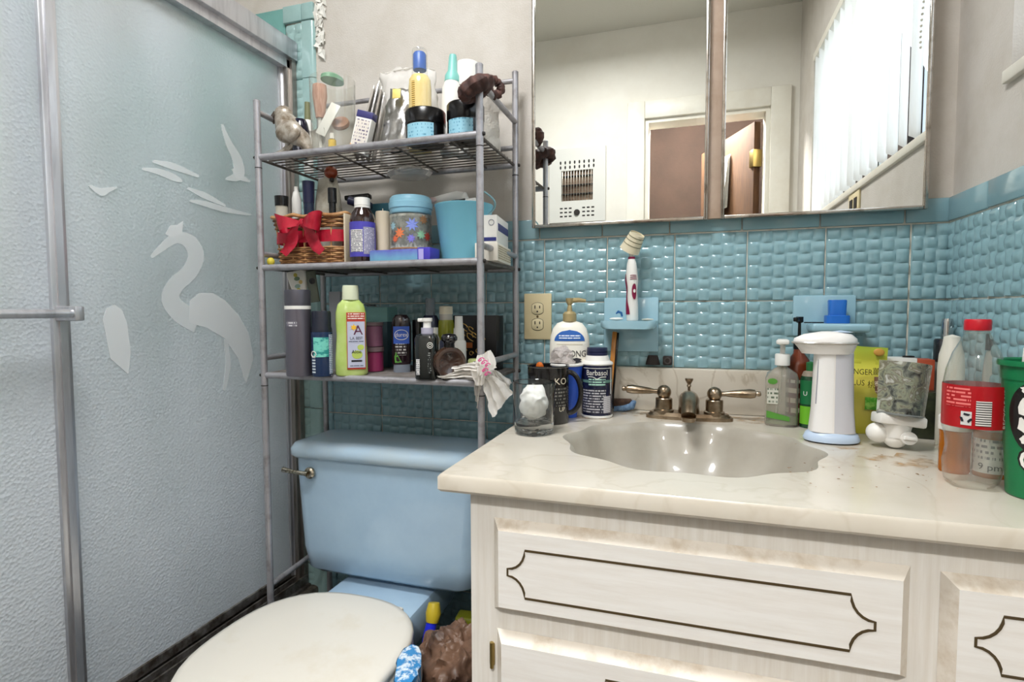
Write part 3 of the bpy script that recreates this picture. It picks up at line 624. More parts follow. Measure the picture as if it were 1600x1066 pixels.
# ------------------------------------------------------------------ faucet
fc = thing('faucet', 'brushed nickel two-handle faucet with teapot spout behind the basin', 'faucet', (-0.500, -0.095, ZV))
m_nick = mat('brushed_nickel', (168, 152, 132), 0.28, 1.0, noise2=(132, 114, 92), nscale=40)
pts = []
for i in range(40):
    a = 2*PI*i/40; pts.append((0.090*(abs(math.cos(a))**0.75)*(1 if math.cos(a) > 0 else -1), 0.027*(abs(math.sin(a))**0.7)*(1 if math.sin(a) > 0 else -1)))
put('base_plate', MB().prism(pts, 0, 0.007).prism([(x*0.96, y*0.9) for x, y in pts], 0.007, 0.014, 0.93), m_nick, fc)
for s_ in (-1, 1):
    hb_ = put('valve_body', MB().lathe([(0.0001, 0.010), (0.0215, 0.010), (0.0215, 0.018), (0.018, 0.020), (0.018, 0.042), (0.0165, 0.044), (0.009, 0.045), (0.0001, 0.045)], 24).xf(TR(s_*0.052, 0, 0)), m_nick, fc)
    put('knob', MB().sphere((s_*0.052, 0, 0.056), 0.0155, 18, 12), m_nick, hb_)
    prof = [(0.0001, 0.008), (0.0055, 0.010), (0.005, 0.022), (0.0068, 0.03), (0.0092, 0.055), (0.0102, 0.070), (0.0085, 0.080), (0.0045, 0.082), (0.0058, 0.086), (0.0045, 0.091), (0.0001, 0.092)]
    put('lever', MB().lathe(prof, 18).xf(RY(s_*PI/2*0.97)).xf(TR(s_*0.052, 0, 0.056)), m_nick, hb_)
sp_ = put('spout', MB().tube([(0, 0.004, 0.012), (0, 0.0, 0.030), (0, -0.018, 0.043), (0, -0.045, 0.046), (0, -0.075, 0.038), (0, -0.092, 0.022)], [0.023, 0.021, 0.0215, 0.019, 0.0155, 0.0145], 18), m_nick, fc, smooth=60)
put('aerator', MB().lathe([(0.0001, 0), (0.013, 0), (0.0145, 0.008), (0.0001, 0.008)], 18).xf(TR(0, -0.094, 0.012)), m_nick, sp_)
put('lift_rod', MB().lathe([(0.0001, 0.04), (0.003, 0.04), (0.003, 0.066), (0.005, 0.069), (0.0035, 0.073), (0.0085, 0.082), (0.0085, 0.086), (0.0001, 0.086)], 16).xf(TR(0, 0.016, 0)), m_nick, fc)
# ------------------------------------------------------------------ toilet
m_por = mat('blue_porcelain', (166, 192, 212), 0.14, noise2=(158, 184, 206), nscale=6, coat=0.4)
m_seat = mat('cream_seat', (222, 217, 206), 0.25, noise2=(212, 202, 182), nscale=7, nlo=0.55, nhi=0.85)
TX = -1.178
to = thing('toilet', 'pale blue toilet with closed cream lid under the metal shelf rack', 'toilet', (TX, -0.07, 0))
def rrect(w, d, r, k=6):
    o = []
    for (sx_, sy_, a0) in ((1, 1, 0), (-1, 1, PI/2), (-1, -1, PI), (1, -1, 3*PI/2)):
        for i in range(k+1): a = a0+PI/2*i/k; o.append((sx_*(w-r)+r*math.cos(a), sy_*(d-r)+r*math.sin(a)))
    return o
def loft(mb, rings, cap=True):
    n_ = len(rings[0]); vs = [p for r in rings for p in r]
    fs = [(j*n_+i, j*n_+(i+1) % n_, (j+1)*n_+(i+1) % n_, (j+1)*n_+i) for j in range(len(rings)-1) for i in range(n_)]
    if cap: fs += [tuple(range(n_-1, -1, -1)), tuple((len(rings)-1)*n_+i for i in range(n_))]
    return mb.add(vs, fs)
def bowed(w, d, r, z, bow=0.018, dy=0):     # a rounded rectangle whose front side swells
    return [(x, y+dy-(bow*(1-(x/w)**2) if y < 0 else 0), z) for x, y in rrect(w, d, r, 8)]
zt0, zt1 = -0.640+H, -0.356+H
put('tank', loft(MB(), [bowed(0.205, 0.062, 0.03, zt0, 0.012, -0.085), bowed(0.222, 0.074, 0.035, zt0+0.012, 0.014, -0.085), bowed(0.232, 0.080, 0.035, zt0+0.06, 0.015, -0.083), bowed(0.241, 0.083, 0.03, zt1-0.05, 0.016, -0.082), bowed(0.243, 0.083, 0.03, zt1, 0.016, -0.082)]), m_por, to, smooth=50)
put('tank_lid', loft(MB(), [bowed(0.247, 0.088, 0.03, zt1+0.001, 0.017, -0.085), bowed(0.254, 0.094, 0.035, zt1+0.008, 0.018, -0.085), bowed(0.254, 0.094, 0.035, zt1+0.022, 0.018, -0.085), bowed(0.247, 0.087, 0.035, zt1+0.034, 0.018, -0.085), bowed(0.225, 0.066, 0.03, zt1+0.040, 0.017, -0.085)]), mat('lid_porcelain', (170, 194, 212), 0.16, noise2=(180, 192, 196), nscale=5, nlo=0.45, nhi=0.8, coat=0.3), to, smooth=50)
fl_ = put('flush_lever', MB().lathe([(0.0001, 0), (0.014, 0), (0.014, 0.006), (0.010, 0.010), (0.0001, 0.010)], 18).xf(RX(PI/2)).xf(TR(-0.185, -0.174, zt1-0.033)), mat('pitted_chrome', (196, 190, 174), 0.25, 1.0, noise2=(110, 96, 70), nscale=160), to)
put('lever_arm', MB().tube([(-0.185, -0.186, zt1-0.033), (-0.215, -0.190, zt1-0.030), (-0.252, -0.190, zt1-0.027)], [0.006, 0.005, 0.0065], 10), MATS['pitted_chrome'], fl_)
def oval(cx, cy, a, bf, bb, z, sq=2.3, n_=44):   # egg: bf towards the front, bb towards the back
    o = []
    for i in range(n_):
        t = 2*PI*i/n_; c, s_ = math.cos(t), math.sin(t); k = 1/((abs(c)**sq+abs(s_)**sq)**(1/sq))
        o.append((cx+a*k*c, cy+(bb if s_ > 0 else bf)*k*s_, z))
    return o
ry = -0.45                                    # bowl centre, from the root
zr = -0.668+H
put('bowl', loft(MB(), [oval(0, -0.30, 0.11, 0.15, 0.16, 0.0), oval(0, -0.30, 0.10, 0.14, 0.16, 0.06), oval(0, -0.33, 0.10, 0.16, 0.17, 0.16), oval(0, ry+0.03, 0.15, 0.20, 0.20, 0.27), oval(0, ry, 0.182, 0.205, 0.20, zr-0.02), oval(0, ry, 0.184, 0.207, 0.20, zr)]), m_por, to, smooth=50)
put('rear_deck', MB().box(-0.125, 0.118, -0.30, -0.005, zr-0.07, zr+0.012, 0.012), m_por, to)
def lid_ring(k, z): return oval(0, ry+0.005, 0.189*k, 0.209*k, 0.198*k, z, 2.5)
put('seat', loft(MB(), [lid_ring(0.985, zr+0.001), lid_ring(1.0, zr+0.006), lid_ring(1.0, zr+0.018), lid_ring(0.985, zr+0.022)]), m_seat, to, smooth=50)
put('seat_lid', loft(MB(), [lid_ring(0.99, zr+0.0235), lid_ring(1.005, zr+0.029), lid_ring(1.005, zr+0.037), lid_ring(0.985, zr+0.043), lid_ring(0.93, zr+0.0455), lid_ring(0.6, zr+0.047)]), m_seat, to, smooth=50)
for s_ in (-1, 1): put('seat_hinge', MB().box(s_*0.075-0.022, s_*0.075+0.022, -0.272, -0.235, zr+0.012, zr+0.026, 0.006), m_seat, to)
# ------------------------------------------------------------------ shelf rack over the toilet
S1, S2, S3 = 0.354+H, 0.104+H, -0.144+H       # the three shelf surfaces
RX0, RX1, RYF, RYB = -1.441, -0.902, -0.300, -0.047
m_rack = mat('grey_rack_metal', (170, 168, 172), 0.36, 0.5, noise2=(122, 116, 112), nscale=30, nlo=0.5, nhi=0.8)
m_wire2 = mat('dusty_wire', (116, 110, 104), 0.55, 0.4, noise2=(80, 72, 66), nscale=40)
rk = thing('shelf_rack', 'grey tubular metal shelf rack with three shelves standing over the toilet', 'rack', (0, 0, 0))
for (x, y, zt) in ((RX0, RYF, 0.472+H), (RX1, RYF, 0.480+H), (RX1-0.005, RYB, 0.566+H), (RX0-0.020, RYB, 0.566+H)):
    p = put('post', MB().tube([(x, y, 0.012), (x, y, zt)], 0.0075, 14), m_rack, rk)
    put('post_foot', MB().lathe([(0.009, 0), (0.0095, 0.014), (0.0001, 0.014)], 14).xf(TR(x, y, 0)), m_black, p)
    for z in (S1-0.03, S3-0.03): put('joint', MB().lathe([(0.0079, z-0.001), (0.0079, z+0.001)], 14).xf(TR(x, y, 0)), m_dark, p)
    put('post_cap', MB().lathe([(0.0078, zt-0.002), (0.0078, zt+0.002), (0.006, zt+0.004), (0.0001, zt+0.0045)], 14).xf(TR(x, y, 0)), m_rack, p)
for z in (S1, S2, S3):
    put('shelf_bar', MB().tube([(RX0, RYF+0.002, z-0.006), (RX1, RYF+0.002, z-0.006)], 0.0075, 12), m_rack, rk)
    put('shelf_bar', MB().tube([(RX0-0.02, RYB, z-0.006), (RX1-0.005, RYB, z-0.006)], 0.0065, 12), m_rack, rk)
    for x in (RX0-0.008, RX1-0.004): put('shelf_bar', MB().tube([(x, RYF, z-0.006), (x-0.004, RYB, z-0.006)], 0.0035, 8), m_wire2, rk)
    for (x, y) in ((RX0, RYF), (RX1, RYF), (RX1-0.005, RYB)):
        sg = -1 if x < -1.2 else 1
        put('screw', MB().lathe([(0.0001, 0), (0.0045, 0), (0.0035, 0.004), (0.0001, 0.005)], 10).xf(RY(sg*PI/2)).xf(TR(x+sg*0.0072, y, z-0.006)), m_dark, rk)
for (z, dz_) in ((0.450+H, 0), (S2+0.026, 0), (S3+0.034, 0), (-0.652+H, 0)):
    put('side_rail', MB().tube([(RX0, RYF, z), (RX0-0.02, RYB, z)], 0.0065, 12), m_rack, rk)
    put('side_rail', MB().tube([(RX1, RYF, z), (RX1-0.005, RYB, z)], 0.0065, 12), m_rack, rk)
for z in (0.548+H, S1+0.036): put('back_rail', MB().tube([(RX0-0.02, RYB, z), (RX1-0.005, RYB, z)], 0.006, 12), m_rack, rk)
wr = None
for k in range(11):
    y = RYF+0.02+k*0.0213
    if wr is None: wr = put('wire', MB().tube([(RX0-0.006, 0, 0), (RX1-0.004, 0, 0)], 0.0016, 6), m_wire2, rk); wr.location = (0, y, S1-0.003)
    else: share(wr, 'wire', rk, (0, y, S1-0.003))
for x in (-1.37, -1.25, -1.10, -0.97): put('cross_wire', MB().tube([(x, RYF, S1-0.0075), (x-0.01, RYB, S1-0.0075)], 0.0025, 6), m_wire2, rk)
m_liner = mat('shelf_liner', (128, 122, 118), 0.7, noise2=(96, 88, 82), nscale=30)
for z in (S2, S3):
    put('shelf_panel', MB().box(RX0, RX1-0.006, RYF+0.008, RYB, z-0.004, z), m_liner, rk)
    for x in (-1.37, -1.25, -1.10, -0.97): put('cross_wire', MB().tube([(x, RYF, z-0.0075), (x-0.01, RYB, z-0.0075)], 0.0022, 6), m_wire2, rk)

# ------------------------------------------------------------------ common materials of the goods
m_whitep = mat('white_plastic', (232, 230, 224), 0.35)
m_offw = mat('off_white_plastic', (216, 210, 194), 0.45)
m_clear = thin_clear('clear_plastic', haze=0.035)
m_glass = mat('clear_glass', (248, 250, 250), 0.0, trans=1.0, ior=1.45)
m_thinwrap = mat('translucent_bag', (238, 236, 230), 0.3, transl=0.45, alpha=0.8)
m_label = print_mat('white_label_print', (228, 226, 222), (70, 70, 90))
m_foil = mat('silver_foil', (188, 186, 184), 0.28, 1.0, bump=0.4, bscale=60)
m_navy = mat('navy_plastic', (30, 34, 66), 0.35)
m_jet = mat('jet_plastic', (16, 15, 16), 0.22)
m_chrome = mat('chrome', (200, 200, 200), 0.12, 1.0)
def FA(t): return face(t.location.x, t.location.y)
def facing(t, off=0): return FA(t)+off-t.rotation_euler.z

# ================================================================== top shelf
# bird figurine
x, y = W(452, 215, y=-0.24).x, -0.24
b = thing('bird_figurine', 'pale silver bird figurine perched at the end of the top shelf', 'figurine', (x, y, S1)); b.scale = (1.3, 1.3, 1.3)
m_pew = mat('pale_pewter', (186, 178, 166), 0.35, 0.3, noise2=(120, 104, 84), nscale=50)
sk = MB().tube([(0.045, 0, 0.012), (0.03, 0, 0.028), (0.012, 0, 0.045), (-0.004, 0, 0.062), (-0.012, 0, 0.078), (-0.016, 0, 0.088)], [0.004, 0.016, 0.024, 0.022, 0.016, 0.006], 16)
put('body', sk, m_pew, b, smooth=60)
put('head', MB().sphere((-0.011, 0, 0.081), 0.0165, 16, 10, (1.05, 0.9, 1)), m_pew, b)
put('beak', MB().tube([(-0.022, -0.004, 0.082), (-0.030, -0.004, 0.076), (-0.030, -0.004, 0.066)], [0.008, 0.006, 0.001], 10), mat('dark_beak', (84, 74, 64), 0.4), b)
put('wing', MB().sphere((0.012, -0.018, 0.044), 0.02, 14, 8, (1.3, 0.5, 1.0)), m_pew, b)
put('claw_foot', MB().tube([(-0.03, -0.01, 0.006), (-0.006, -0.006, 0.012), (0.02, -0.004, 0.03)], [0.004, 0.008, 0.008], 8), m_pew, b)
put('perch', MB().tube([(-0.045, 0.005, 0.004), (0.0, 0, 0.009), (0.05, 0.005, 0.004)], [0.003, 0.008, 0.003], 8).crumple(0.002, 60), m_pew, b)
# dark jar beside the bird
LT('dark_glass_jar', 'dark blue glass jar between bird figurine and clear tub', 'jar', stand_y(455, 484, 187, -0.235, S1), [
    ('body', [(0.0001, 0), (0.85, 0), (1, 0.1), (1, 0.7), (0.8, 0.92), (0.6, 1), (0.0001, 1)], mat('dark_marbled_glass', (22, 22, 40), 0.1, noise2=(190, 190, 200), nscale=26, nlo=0.62, nhi=0.72, stretch=(1, 1, 0.3), coat=0.5))])
LT('small_dropper_bottle', 'small white bottle with olive cap behind the dark jar', 'bottle', stand_y(472, 489, 160, -0.12, S1), [
    ('body', [(0.0001, 0), (0.9, 0), (0.9, 0.7), (0.6, 0.75), (0.0001, 0.75)], m_whitep), ('cap', [(0.0001, 0.75), (0.62, 0.75), (0.5, 1), (0.0001, 1)], mat('olive_cap', (116, 118, 84), 0.4))])
# clear tub with brushes
g = stand_y(483, 556, 118, -0.215, S1)
t, o = LT('clear_plastic_tub', 'clear round plastic tub with green lid holding make-up bits', 'tub', g, [
    ('wall', [(0.90, 0.0), (0.93, 0.02), (1.0, 0.93), (1.0, 0.94), (0.985, 0.94), (0.915, 0.03), (0.0001, 0.015)], m_clear)])
put('lid', MB().lathe([(g[3]*0.60, g[4]*0.93), (g[3]*0.58, g[4]*0.975), (g[3]*0.4, g[4]*1.0), (0.0001, g[4]*1.0)], 28, sx=0.75), mat('pale_green_lid', (120, 176, 138), 0.4, transl=0.3), t)
bx, by, bz, br, bh = g
q = thing('makeup_brush', 'blush brush with peach bristles standing in the clear tub', 'brush', (bx-br*0.42, by-br*0.35, S1+0.004))
put('handle', MB().lathe([(0.0001, 0), (0.004, 0), (0.006, bh*0.45), (0.0001, bh*0.45)], 12), m_whitep, q)
put('bristles', MB().lathe([(0.0001, bh*0.45), (0.010, bh*0.45), (0.0165, bh*0.72), (0.0155, bh*0.84), (0.0001, bh*0.85)], 18).crumple(0.0008, 200), mat('peach_bristle', (206, 164, 142), 0.9, noise2=(178, 128, 106), nscale=50, stretch=(4, 4, 0.4)), q)
q = thing('white_tag', 'white paper tag leaning inside the clear tub', 'tag', (bx-br*0.25, by-br*0.62, S1+bh*0.25), 0.2, rot=(-0.15, 0.45, 0.2))
put('card', MB().box(-0.012, 0.012, -0.001, 0.001, 0, bh*0.42, 0.0006), m_whitep, q)
q = thing('clear_sachet', 'crinkled clear sachet with white print in the tub', 'sachet', (bx-br*0.45, by-br*0.25, S1+0.004), -0.2)
put('pouch', MB().grid(lambda u, v: (0.045*(u-0.5), 0.010*math.sin(PI*u)*math.sin(PI*v)-0.012, bh*0.32*v), 8, 8).crumple(0.004, 60, 2), print_mat('sachet_print', (214, 212, 204), (140, 136, 130)), q, smooth=60)
q = thing('yellow_tube', 'small yellow tube standing in the clear tub', 'tube', (bx+br*0.28, by-br*0.5, S1+0.004))
put('body', MB().lathe([(0.0001, 0), (0.009, 0), (0.009, 0.03), (0.0001, 0.034)], 14), mat('yellow_plastic', (232, 196, 70), 0.4), q); put('cap', MB().lathe([(0.0001, 0.033), (0.006, 0.033), (0.005, 0.046), (0.0001, 0.047)], 12), m_whitep, q)
q = thing('brown_compact', 'brown make-up compact lying in the clear tub', 'compact', (bx+br*0.25, by+br*0.25, S1+bh*0.42), rot=(0.9, 0.4, 0))
put('case', MB().lathe([(0.0001, 0), (0.019, 0), (0.021, 0.004), (0.019, 0.010), (0.0001, 0.011)], 20), mat('tan_compact', (168, 128, 106), 0.35), q)
# white carton with navy band, leaning
p = W(560, 215, y=-0.235)
q = thing('leaning_carton', 'narrow white carton with a navy band leaning on silver packets', 'carton', (p.x, -0.235, S1), rot=(0.0, 0.26, 0.15))
put('carton_body', MB().box(-0.019, 0.019, -0.012, 0.012, 0.0, 0.092, 0.001), m_whitep, q)
put('navy_band', MB().box(-0.0195, 0.0195, -0.0125, 0.0125, 0.077, 0.0925, 0.001), mat('indigo_print', (58, 56, 110), 0.4), q)
put('label_print', MB().add([(-0.016, -0.0128, 0.008), (0.016, -0.0128, 0.008), (0.016, -0.0128, 0.073), (-0.016, -0.0128, 0.073)], [(0, 1, 2, 3)], [(0, 0), (0.032, 0), (0.032, 0.052), (0, 0.052)]), print_mat('carton_print', (222, 214, 204), (120, 112, 130), line=0.006, gap=0.52), q, smooth=0)
put('carton_corner', MB().add([(-0.019, -0.0131, 0.0), (0.004, -0.0131, 0.0), (-0.019, -0.0131, 0.018)], [(0, 1, 2)]), mat('apricot_print', (226, 178, 124), 0.5), q, smooth=0)
# slim silver packets standing in a row, and a foil pouch
p = W(560, 205, y=-0.20)
for k in range(4):
    q = thing('silver_packet', ('dull grey slim packet, nearest the leaning white carton', 'shiny silver slim packet, second of the leaning row', 'dull grey slim packet, third of the leaning row', 'shiny silver slim packet, farthest back in the leaning row')[k], 'packet', (p.x+0.007*k-0.004, -0.205+0.013*k, S1), rot=(0.05*(k-1), 0.27-0.02*k, 0.45), group='slim silver packets on the top shelf')
    put('packet_body', MB().box(-0.0022, 0.0022, -0.022, 0.022, 0, 0.172-0.012*abs(k-1), 0.0008), m_foil if k % 2 else mat('grey_card', (150, 142, 132), 0.5), q)
    put('packet_seal', MB().box(-0.0014, 0.0014, -0.022, 0.022, 0.172-0.012*abs(k-1), 0.180-0.012*abs(k-1)), m_whitep, q)
p = W(617, 212, y=-0.215)
q = thing('foil_pouch', 'shiny crumpled silver foil pouch standing on the top shelf', 'pouch', (p.x, -0.215, S1), rot=(-0.12, 0.06, 0.1))
def pouch(w, h, th, seed, amp): return MB().grid(lambda u, v: (w*math.cos(2*PI*u)*(0.85 if v > 0.9 else 1)*(1-0.35*max(0, v-0.5)), th*math.sin(2*PI*u)*(1-v)**0.6*(0.35 if v < 0.05 else 1), h*v), 28, 14, True).crumple(amp, 45, seed)
put('pouch_body', pouch(0.034, 0.150, 0.018, 4, 0.007), m_foil, q, smooth=50)
put('pouch_label', MB().box(-0.010, 0.010, -0.022, -0.0205, 0.115, 0.138, 0.0005).crumple(0.002, 50, 3), mat('yellow_label', (226, 206, 120), 0.5), q)
# big translucent bag behind
p = W(640, 150, y=-0.10)
q = thing('clear_storage_bag', 'large crinkled translucent white bag at the back of the top shelf', 'bag', (p.x, -0.105, S1))
put('bag_body', MB().grid(lambda u, v: (0.083*math.cos(2*PI*u)*(1-0.18*v), 0.042*math.sin(2*PI*u)*(1-0.6*v**2), 0.225*v), 40, 22, True).crumple(0.012, 26, 5), mat('crinkled_film', (246, 243, 238), 0.25, transl=0.4, bump=0.5, bscale=40), q, smooth=60)
put('bag_top', MB().grid(lambda u, v: (0.068*math.cos(2*PI*u)*(1-v), 0.018*math.sin(2*PI*u)*(1-v), 0.225+0.012*v), 24, 3, True).crumple(0.008, 30, 5), MATS['crinkled_film'], q, smooth=60)
# black jars with pale blue labels, yellow bottle, spray bottle, pill bottle
for (a, b_, pt, yy, lab) in ((633, 697, 176, -0.245, 'black cosmetic jar with pale blue label under the yellow bottle'), (698, 757, 165, -0.235, 'black cosmetic jar with pale blue label beside the front rack post')):
    g = stand_y(a, b_, pt, yy, S1, 190)
    t, o = LT('cosmetic_jar', lab, 'jar', g, [('body', [(0.0001, 0), (0.93, 0), (0.97, 0.06), (0.97, 0.55), (0.0001, 0.55)], m_jet), ('lid', [(0.96, 0.55), (1, 0.58), (1, 0.95), (0.95, 1), (0.0001, 1)], m_jet)], 'black jars on the top shelf')
    band(t, 'label_band', g[3]*0.97, g[4]*0.06, g[4]*0.52, facing(t, -0.35), 0.75, print_mat('blue_jar_print', (146, 196, 214), (90, 150, 176), line=0.007, gap=0.55))
g = stand_y(637, 675, 78, -0.205, S1, 120)
t, o = LT('yellow_mist_bottle', 'yellow bottle with clear top and blue cap on the top shelf', 'bottle', g, [
    ('body', [(0.0001, 0), (0.92, 0), (0.95, 0.03), (0.95, 0.62), (0.9, 0.7), (0.70, 0.74), (0.0001, 0.74)], mat('golden_liquid', (222, 198, 134), 0.15, noise2=(236, 216, 160), nscale=18, stretch=(1, 1, 0.4), coat=0.4)),
    ('overcap', [(0.70, 0.74), (0.66, 0.76), (0.64, 0.97), (0.6, 1.0), (0.0001, 1.0), ], m_clear), ('nozzle', [(0.0001, 0.80), (0.55, 0.80), (0.55, 0.95), (0.45, 0.97), (0.0001, 0.97)], mat('royal_blue_cap', (62, 104, 184), 0.35))])
band(t, 'label_band', g[3]*0.95, g[4]*0.02, g[4]*0.30, facing(t), 1.4, m_offw)
band(t, 'vertical_print', g[3]*0.95, g[4]*0.27, g[4]*0.66, facing(t, -0.62), 0.16, print_mat('brown_print', (226, 194, 112), (128, 98, 40), line=0.0045, word=20, gap=0.3))
g = stand_y(686, 716, 87, -0.165, S1, 120)
LT('spray_bottle', 'white bottle with tapered mint green nozzle on the top shelf', 'bottle', g, [
    ('body', [(0.0001, 0), (0.95, 0), (1, 0.03), (1, 0.66), (0.75, 0.73), (0.0001, 0.73)], m_whitep), ('nozzle', [(0.0001, 0.73), (0.78, 0.73), (0.75, 0.79), (0.48, 0.84), (0.42, 0.97), (0.36, 1), (0.0001, 1)], mat('mint_cap', (130, 196, 186), 0.4))], rot=(0, 0.05, 0))
g = stand_y(710, 750, 100, -0.135, S1, 130)
t, o = LT('pill_bottle', 'white pill bottle with red label behind the black jar', 'bottle', g, [
    ('body', [(0.0001, 0), (0.95, 0), (0.95, 0.68), (0.78, 0.74), (0.0001, 0.74)], m_whitep), ('cap', [(0.0001, 0.74), (0.96, 0.74), (1, 0.77), (1, 0.96), (0.9, 1), (0.0001, 1)], m_whitep)])
band(t, 'label_band', g[3]*0.95, g[4]*0.34, g[4]*0.70, facing(t, -0.2), 1.3, mat('red_label', (196, 66, 46), 0.4))
band(t, 'label_print', g[3]*0.953, g[4]*0.40, g[4]*0.68, facing(t, -0.2), 0.9, print_mat('red_label_print', (196, 66, 46), (236, 224, 214), line=0.022, word=60, gap=0.5))
p = W(768, 220, y=-0.12)
q = thing('bubble_wrap_bundle', 'bundle of white bubble wrap beside the right rack posts', 'bubble wrap', (p.x-0.012, -0.13, S1))
put('wrap', MB().grid(lambda u, v: (0.032*math.cos(2*PI*u)*(1-0.2*v), 0.055*math.sin(2*PI*u), 0.002+0.125*v), 30, 16, True).crumple(0.005, 60, 8), mat('bubble_film', (228, 222, 212), 0.3, bump=1.0, bscale=220, transl=0.3), q, smooth=60)
put('wrap_top', MB().grid(lambda u, v: (0.026*math.cos(2*PI*u)*(1-v), 0.055*math.sin(2*PI*u)*(1-v), 0.127+0.008*v), 20, 3, True).crumple(0.004, 60, 8), MATS['bubble_film'], q, smooth=60)
# scrunchies on the post
m_scr = mat('brown_velvet', (58, 38, 34), 0.75, noise2=(92, 60, 52), nscale=50)
def scrunchie(lab, c, R, rr, seed, rot):
    o = thing('hair_scrunchie', lab, 'scrunchie', c, rot=rot)
    put('ruffle', MB().grid(lambda u, v: ((R+rr*(1+0.3*math.sin(u*60))*math.cos(2*PI*v))*math.cos(2*PI*u), (R+rr*(1+0.3*math.sin(u*60))*math.cos(2*PI*v))*math.sin(2*PI*u), rr*1.25*math.sin(2*PI*v)), 60, 10, True).crumple(0.004, 50, seed), m_scr, o, smooth=70)
    return o
p = W(745, 138, y=RYF)
scrunchie('brown velvet hair scrunchie looped around the front rack post', (RX1-0.008, RYF, p.z), 0.0235, 0.0135, 1, (0.15, -0.5, 0.2))
p = W(770, 118, y=-0.20)
scrunchie('small brown velvet scrunchie looped over the upper side rail', (RX1, -0.215, 0.470+H), 0.017, 0.008, 2, (PI/2, 0.0, 0.9))
# clear dish hooked below the top shelf
p = W(640, 266, y=-0.13)
q = thing('clear_oval_dish', 'clear oval plastic dish hanging under the top shelf wires', 'dish', (p.x, -0.13, S1-0.009))
put('dish_shell', MB().lathe([(0.022, 0.0), (0.052, -0.012), (0.054, -0.016), (0.046, -0.026), (0.0001, -0.029)], 36, sx=1.05, sy=0.8), mat('cloudy_plastic', (226, 226, 228), 0.15, trans=0.75, ior=1.3), q)
put('dish_neck', MB().lathe([(0.0001, 0.0), (0.014, 0.0), (0.022, -0.002), (0.0001, -0.003)], 16), MATS['cloudy_plastic'], q)

# ================================================================== middle shelf
# wicker basket with bow
bl_ = W(424, 400, y=-0.262).x; br_ = W(535, 400, y=-0.262).x
bw = (br_-bl_)/2; bd = 0.072; bh = 0.112; bxc, byc = (bl_+br_)/2, -0.262+bd
bk = thing('wicker_basket', 'tan wicker basket with a red satin bow on the middle shelf', 'basket', (bxc, byc, S2))
m_wick = mat('tan_wicker', (190, 146, 98), 0.55, noise2=(140, 92, 52), nscale=40)
m_wick2 = mat('dark_wicker', (140, 96, 60), 0.55, noise2=(98, 62, 38), nscale=40)
def brect(k, z, amp, ph, m_=72):
    pts = []
    for i in range(m_):
        a = 2*PI*i/m_; c, s_ = math.cos(a), math.sin(a); kk = 1/((abs(c)**7+abs(s_)**7)**(1/7)); off = amp*math.sin(18*a+ph)
        pts.append(((bw*k+off)*kk*c, (bd*k+off)*kk*s_, z))
    return pts
for j in range(13):                          # woven rows low down, an open band where the ribbon runs, rows on top
    z = 0.004+j*0.0046
    if j < 9: put('woven_row', MB().tube(brect(0.90+0.10*z/bh, z, 0.0022, PI*(j % 2)), 0.0024, 6, closed=True), m_wick if j % 3 else m_wick2, bk, smooth=70)
for j in range(5): put('woven_row', MB().tube(brect(0.98+0.01*j, 0.088+j*0.0046, 0.0022, PI*(j % 2)), 0.0026, 6, closed=True), m_wick if j % 2 else m_wick2, bk, smooth=70)
for i in range(18):
    a = 2*PI*i/18+0.1; c, s_ = math.cos(a), math.sin(a); kk = 1/((abs(c)**7+abs(s_)**7)**(1/7))
    put('stake', MB().tube([(bw*0.9*kk*c, bd*0.9*kk*s_, 0.001), (bw*1.01*kk*c, bd*1.01*kk*s_, bh)], 0.0018, 6), m_wick, bk)
put('rim', MB().tube([(p_[0]+0.003*math.cos(i*0.9), p_[1], p_[2]+0.003*math.sin(i*0.9)) for i, p_ in enumerate(brect(1.05, bh+0.002, 0, 0))], 0.0045, 8, closed=True), m_wick, bk, smooth=70)
put('base', MB().box(-bw*0.88, bw*0.88, -bd*0.88, bd*0.88, 0.0, 0.004), m_wick2, bk)
m_sat = mat('red_satin', (186, 26, 52), 0.3, noise2=(150, 14, 36), nscale=30)
put('ribbon_band', MB().lathe([(1.005, 0.053), (1.0, 0.080)], 72, sx=bw*0.985, sy=bd*0.985, sq=7, cap=False), m_sat, bk, smooth=60)
kx = (W(478, 352, y=byc-bd).x)-bxc; kz = W(478, 350, y=byc-bd).z-S2; yk = -bd-0.012
bow = put('bow', MB().sphere((kx, yk-0.002, kz), 0.008, 12, 8, (1.1, 0.8, 1.3)), m_sat, bk)
for s_, L_ in ((-1, 0.064), (1, 0.050)):
    put('bow_loop', MB().grid(lambda u, v: (kx+s_*L_*math.sin(PI*u*0.98)*(0.8+0.2*v)+s_*0.004, yk-0.016*math.sin(2*PI*u)*1.0-0.006, kz+(v-0.5)*0.036*(0.3+0.9*math.sin(PI*u))+0.004*math.sin(PI*u)-0.004*u), 24, 6).crumple(0.0016, 60, 3), m_sat, bow, smooth=70)
    put('bow_tail', MB().grid(lambda u, v: (kx+s_*(0.006+0.040*v+0.004*math.sin(v*6))+(u-0.5)*0.040*(0.35+0.65*v), yk-0.004-0.005*math.sin(v*5+u*2), kz-0.002-0.060*v-0.012*v*(1-abs(2*u-1))*(1 if v > 0.95 else 0)), 6, 16).crumple(0.0012, 70, 4), m_sat, bow, smooth=70)
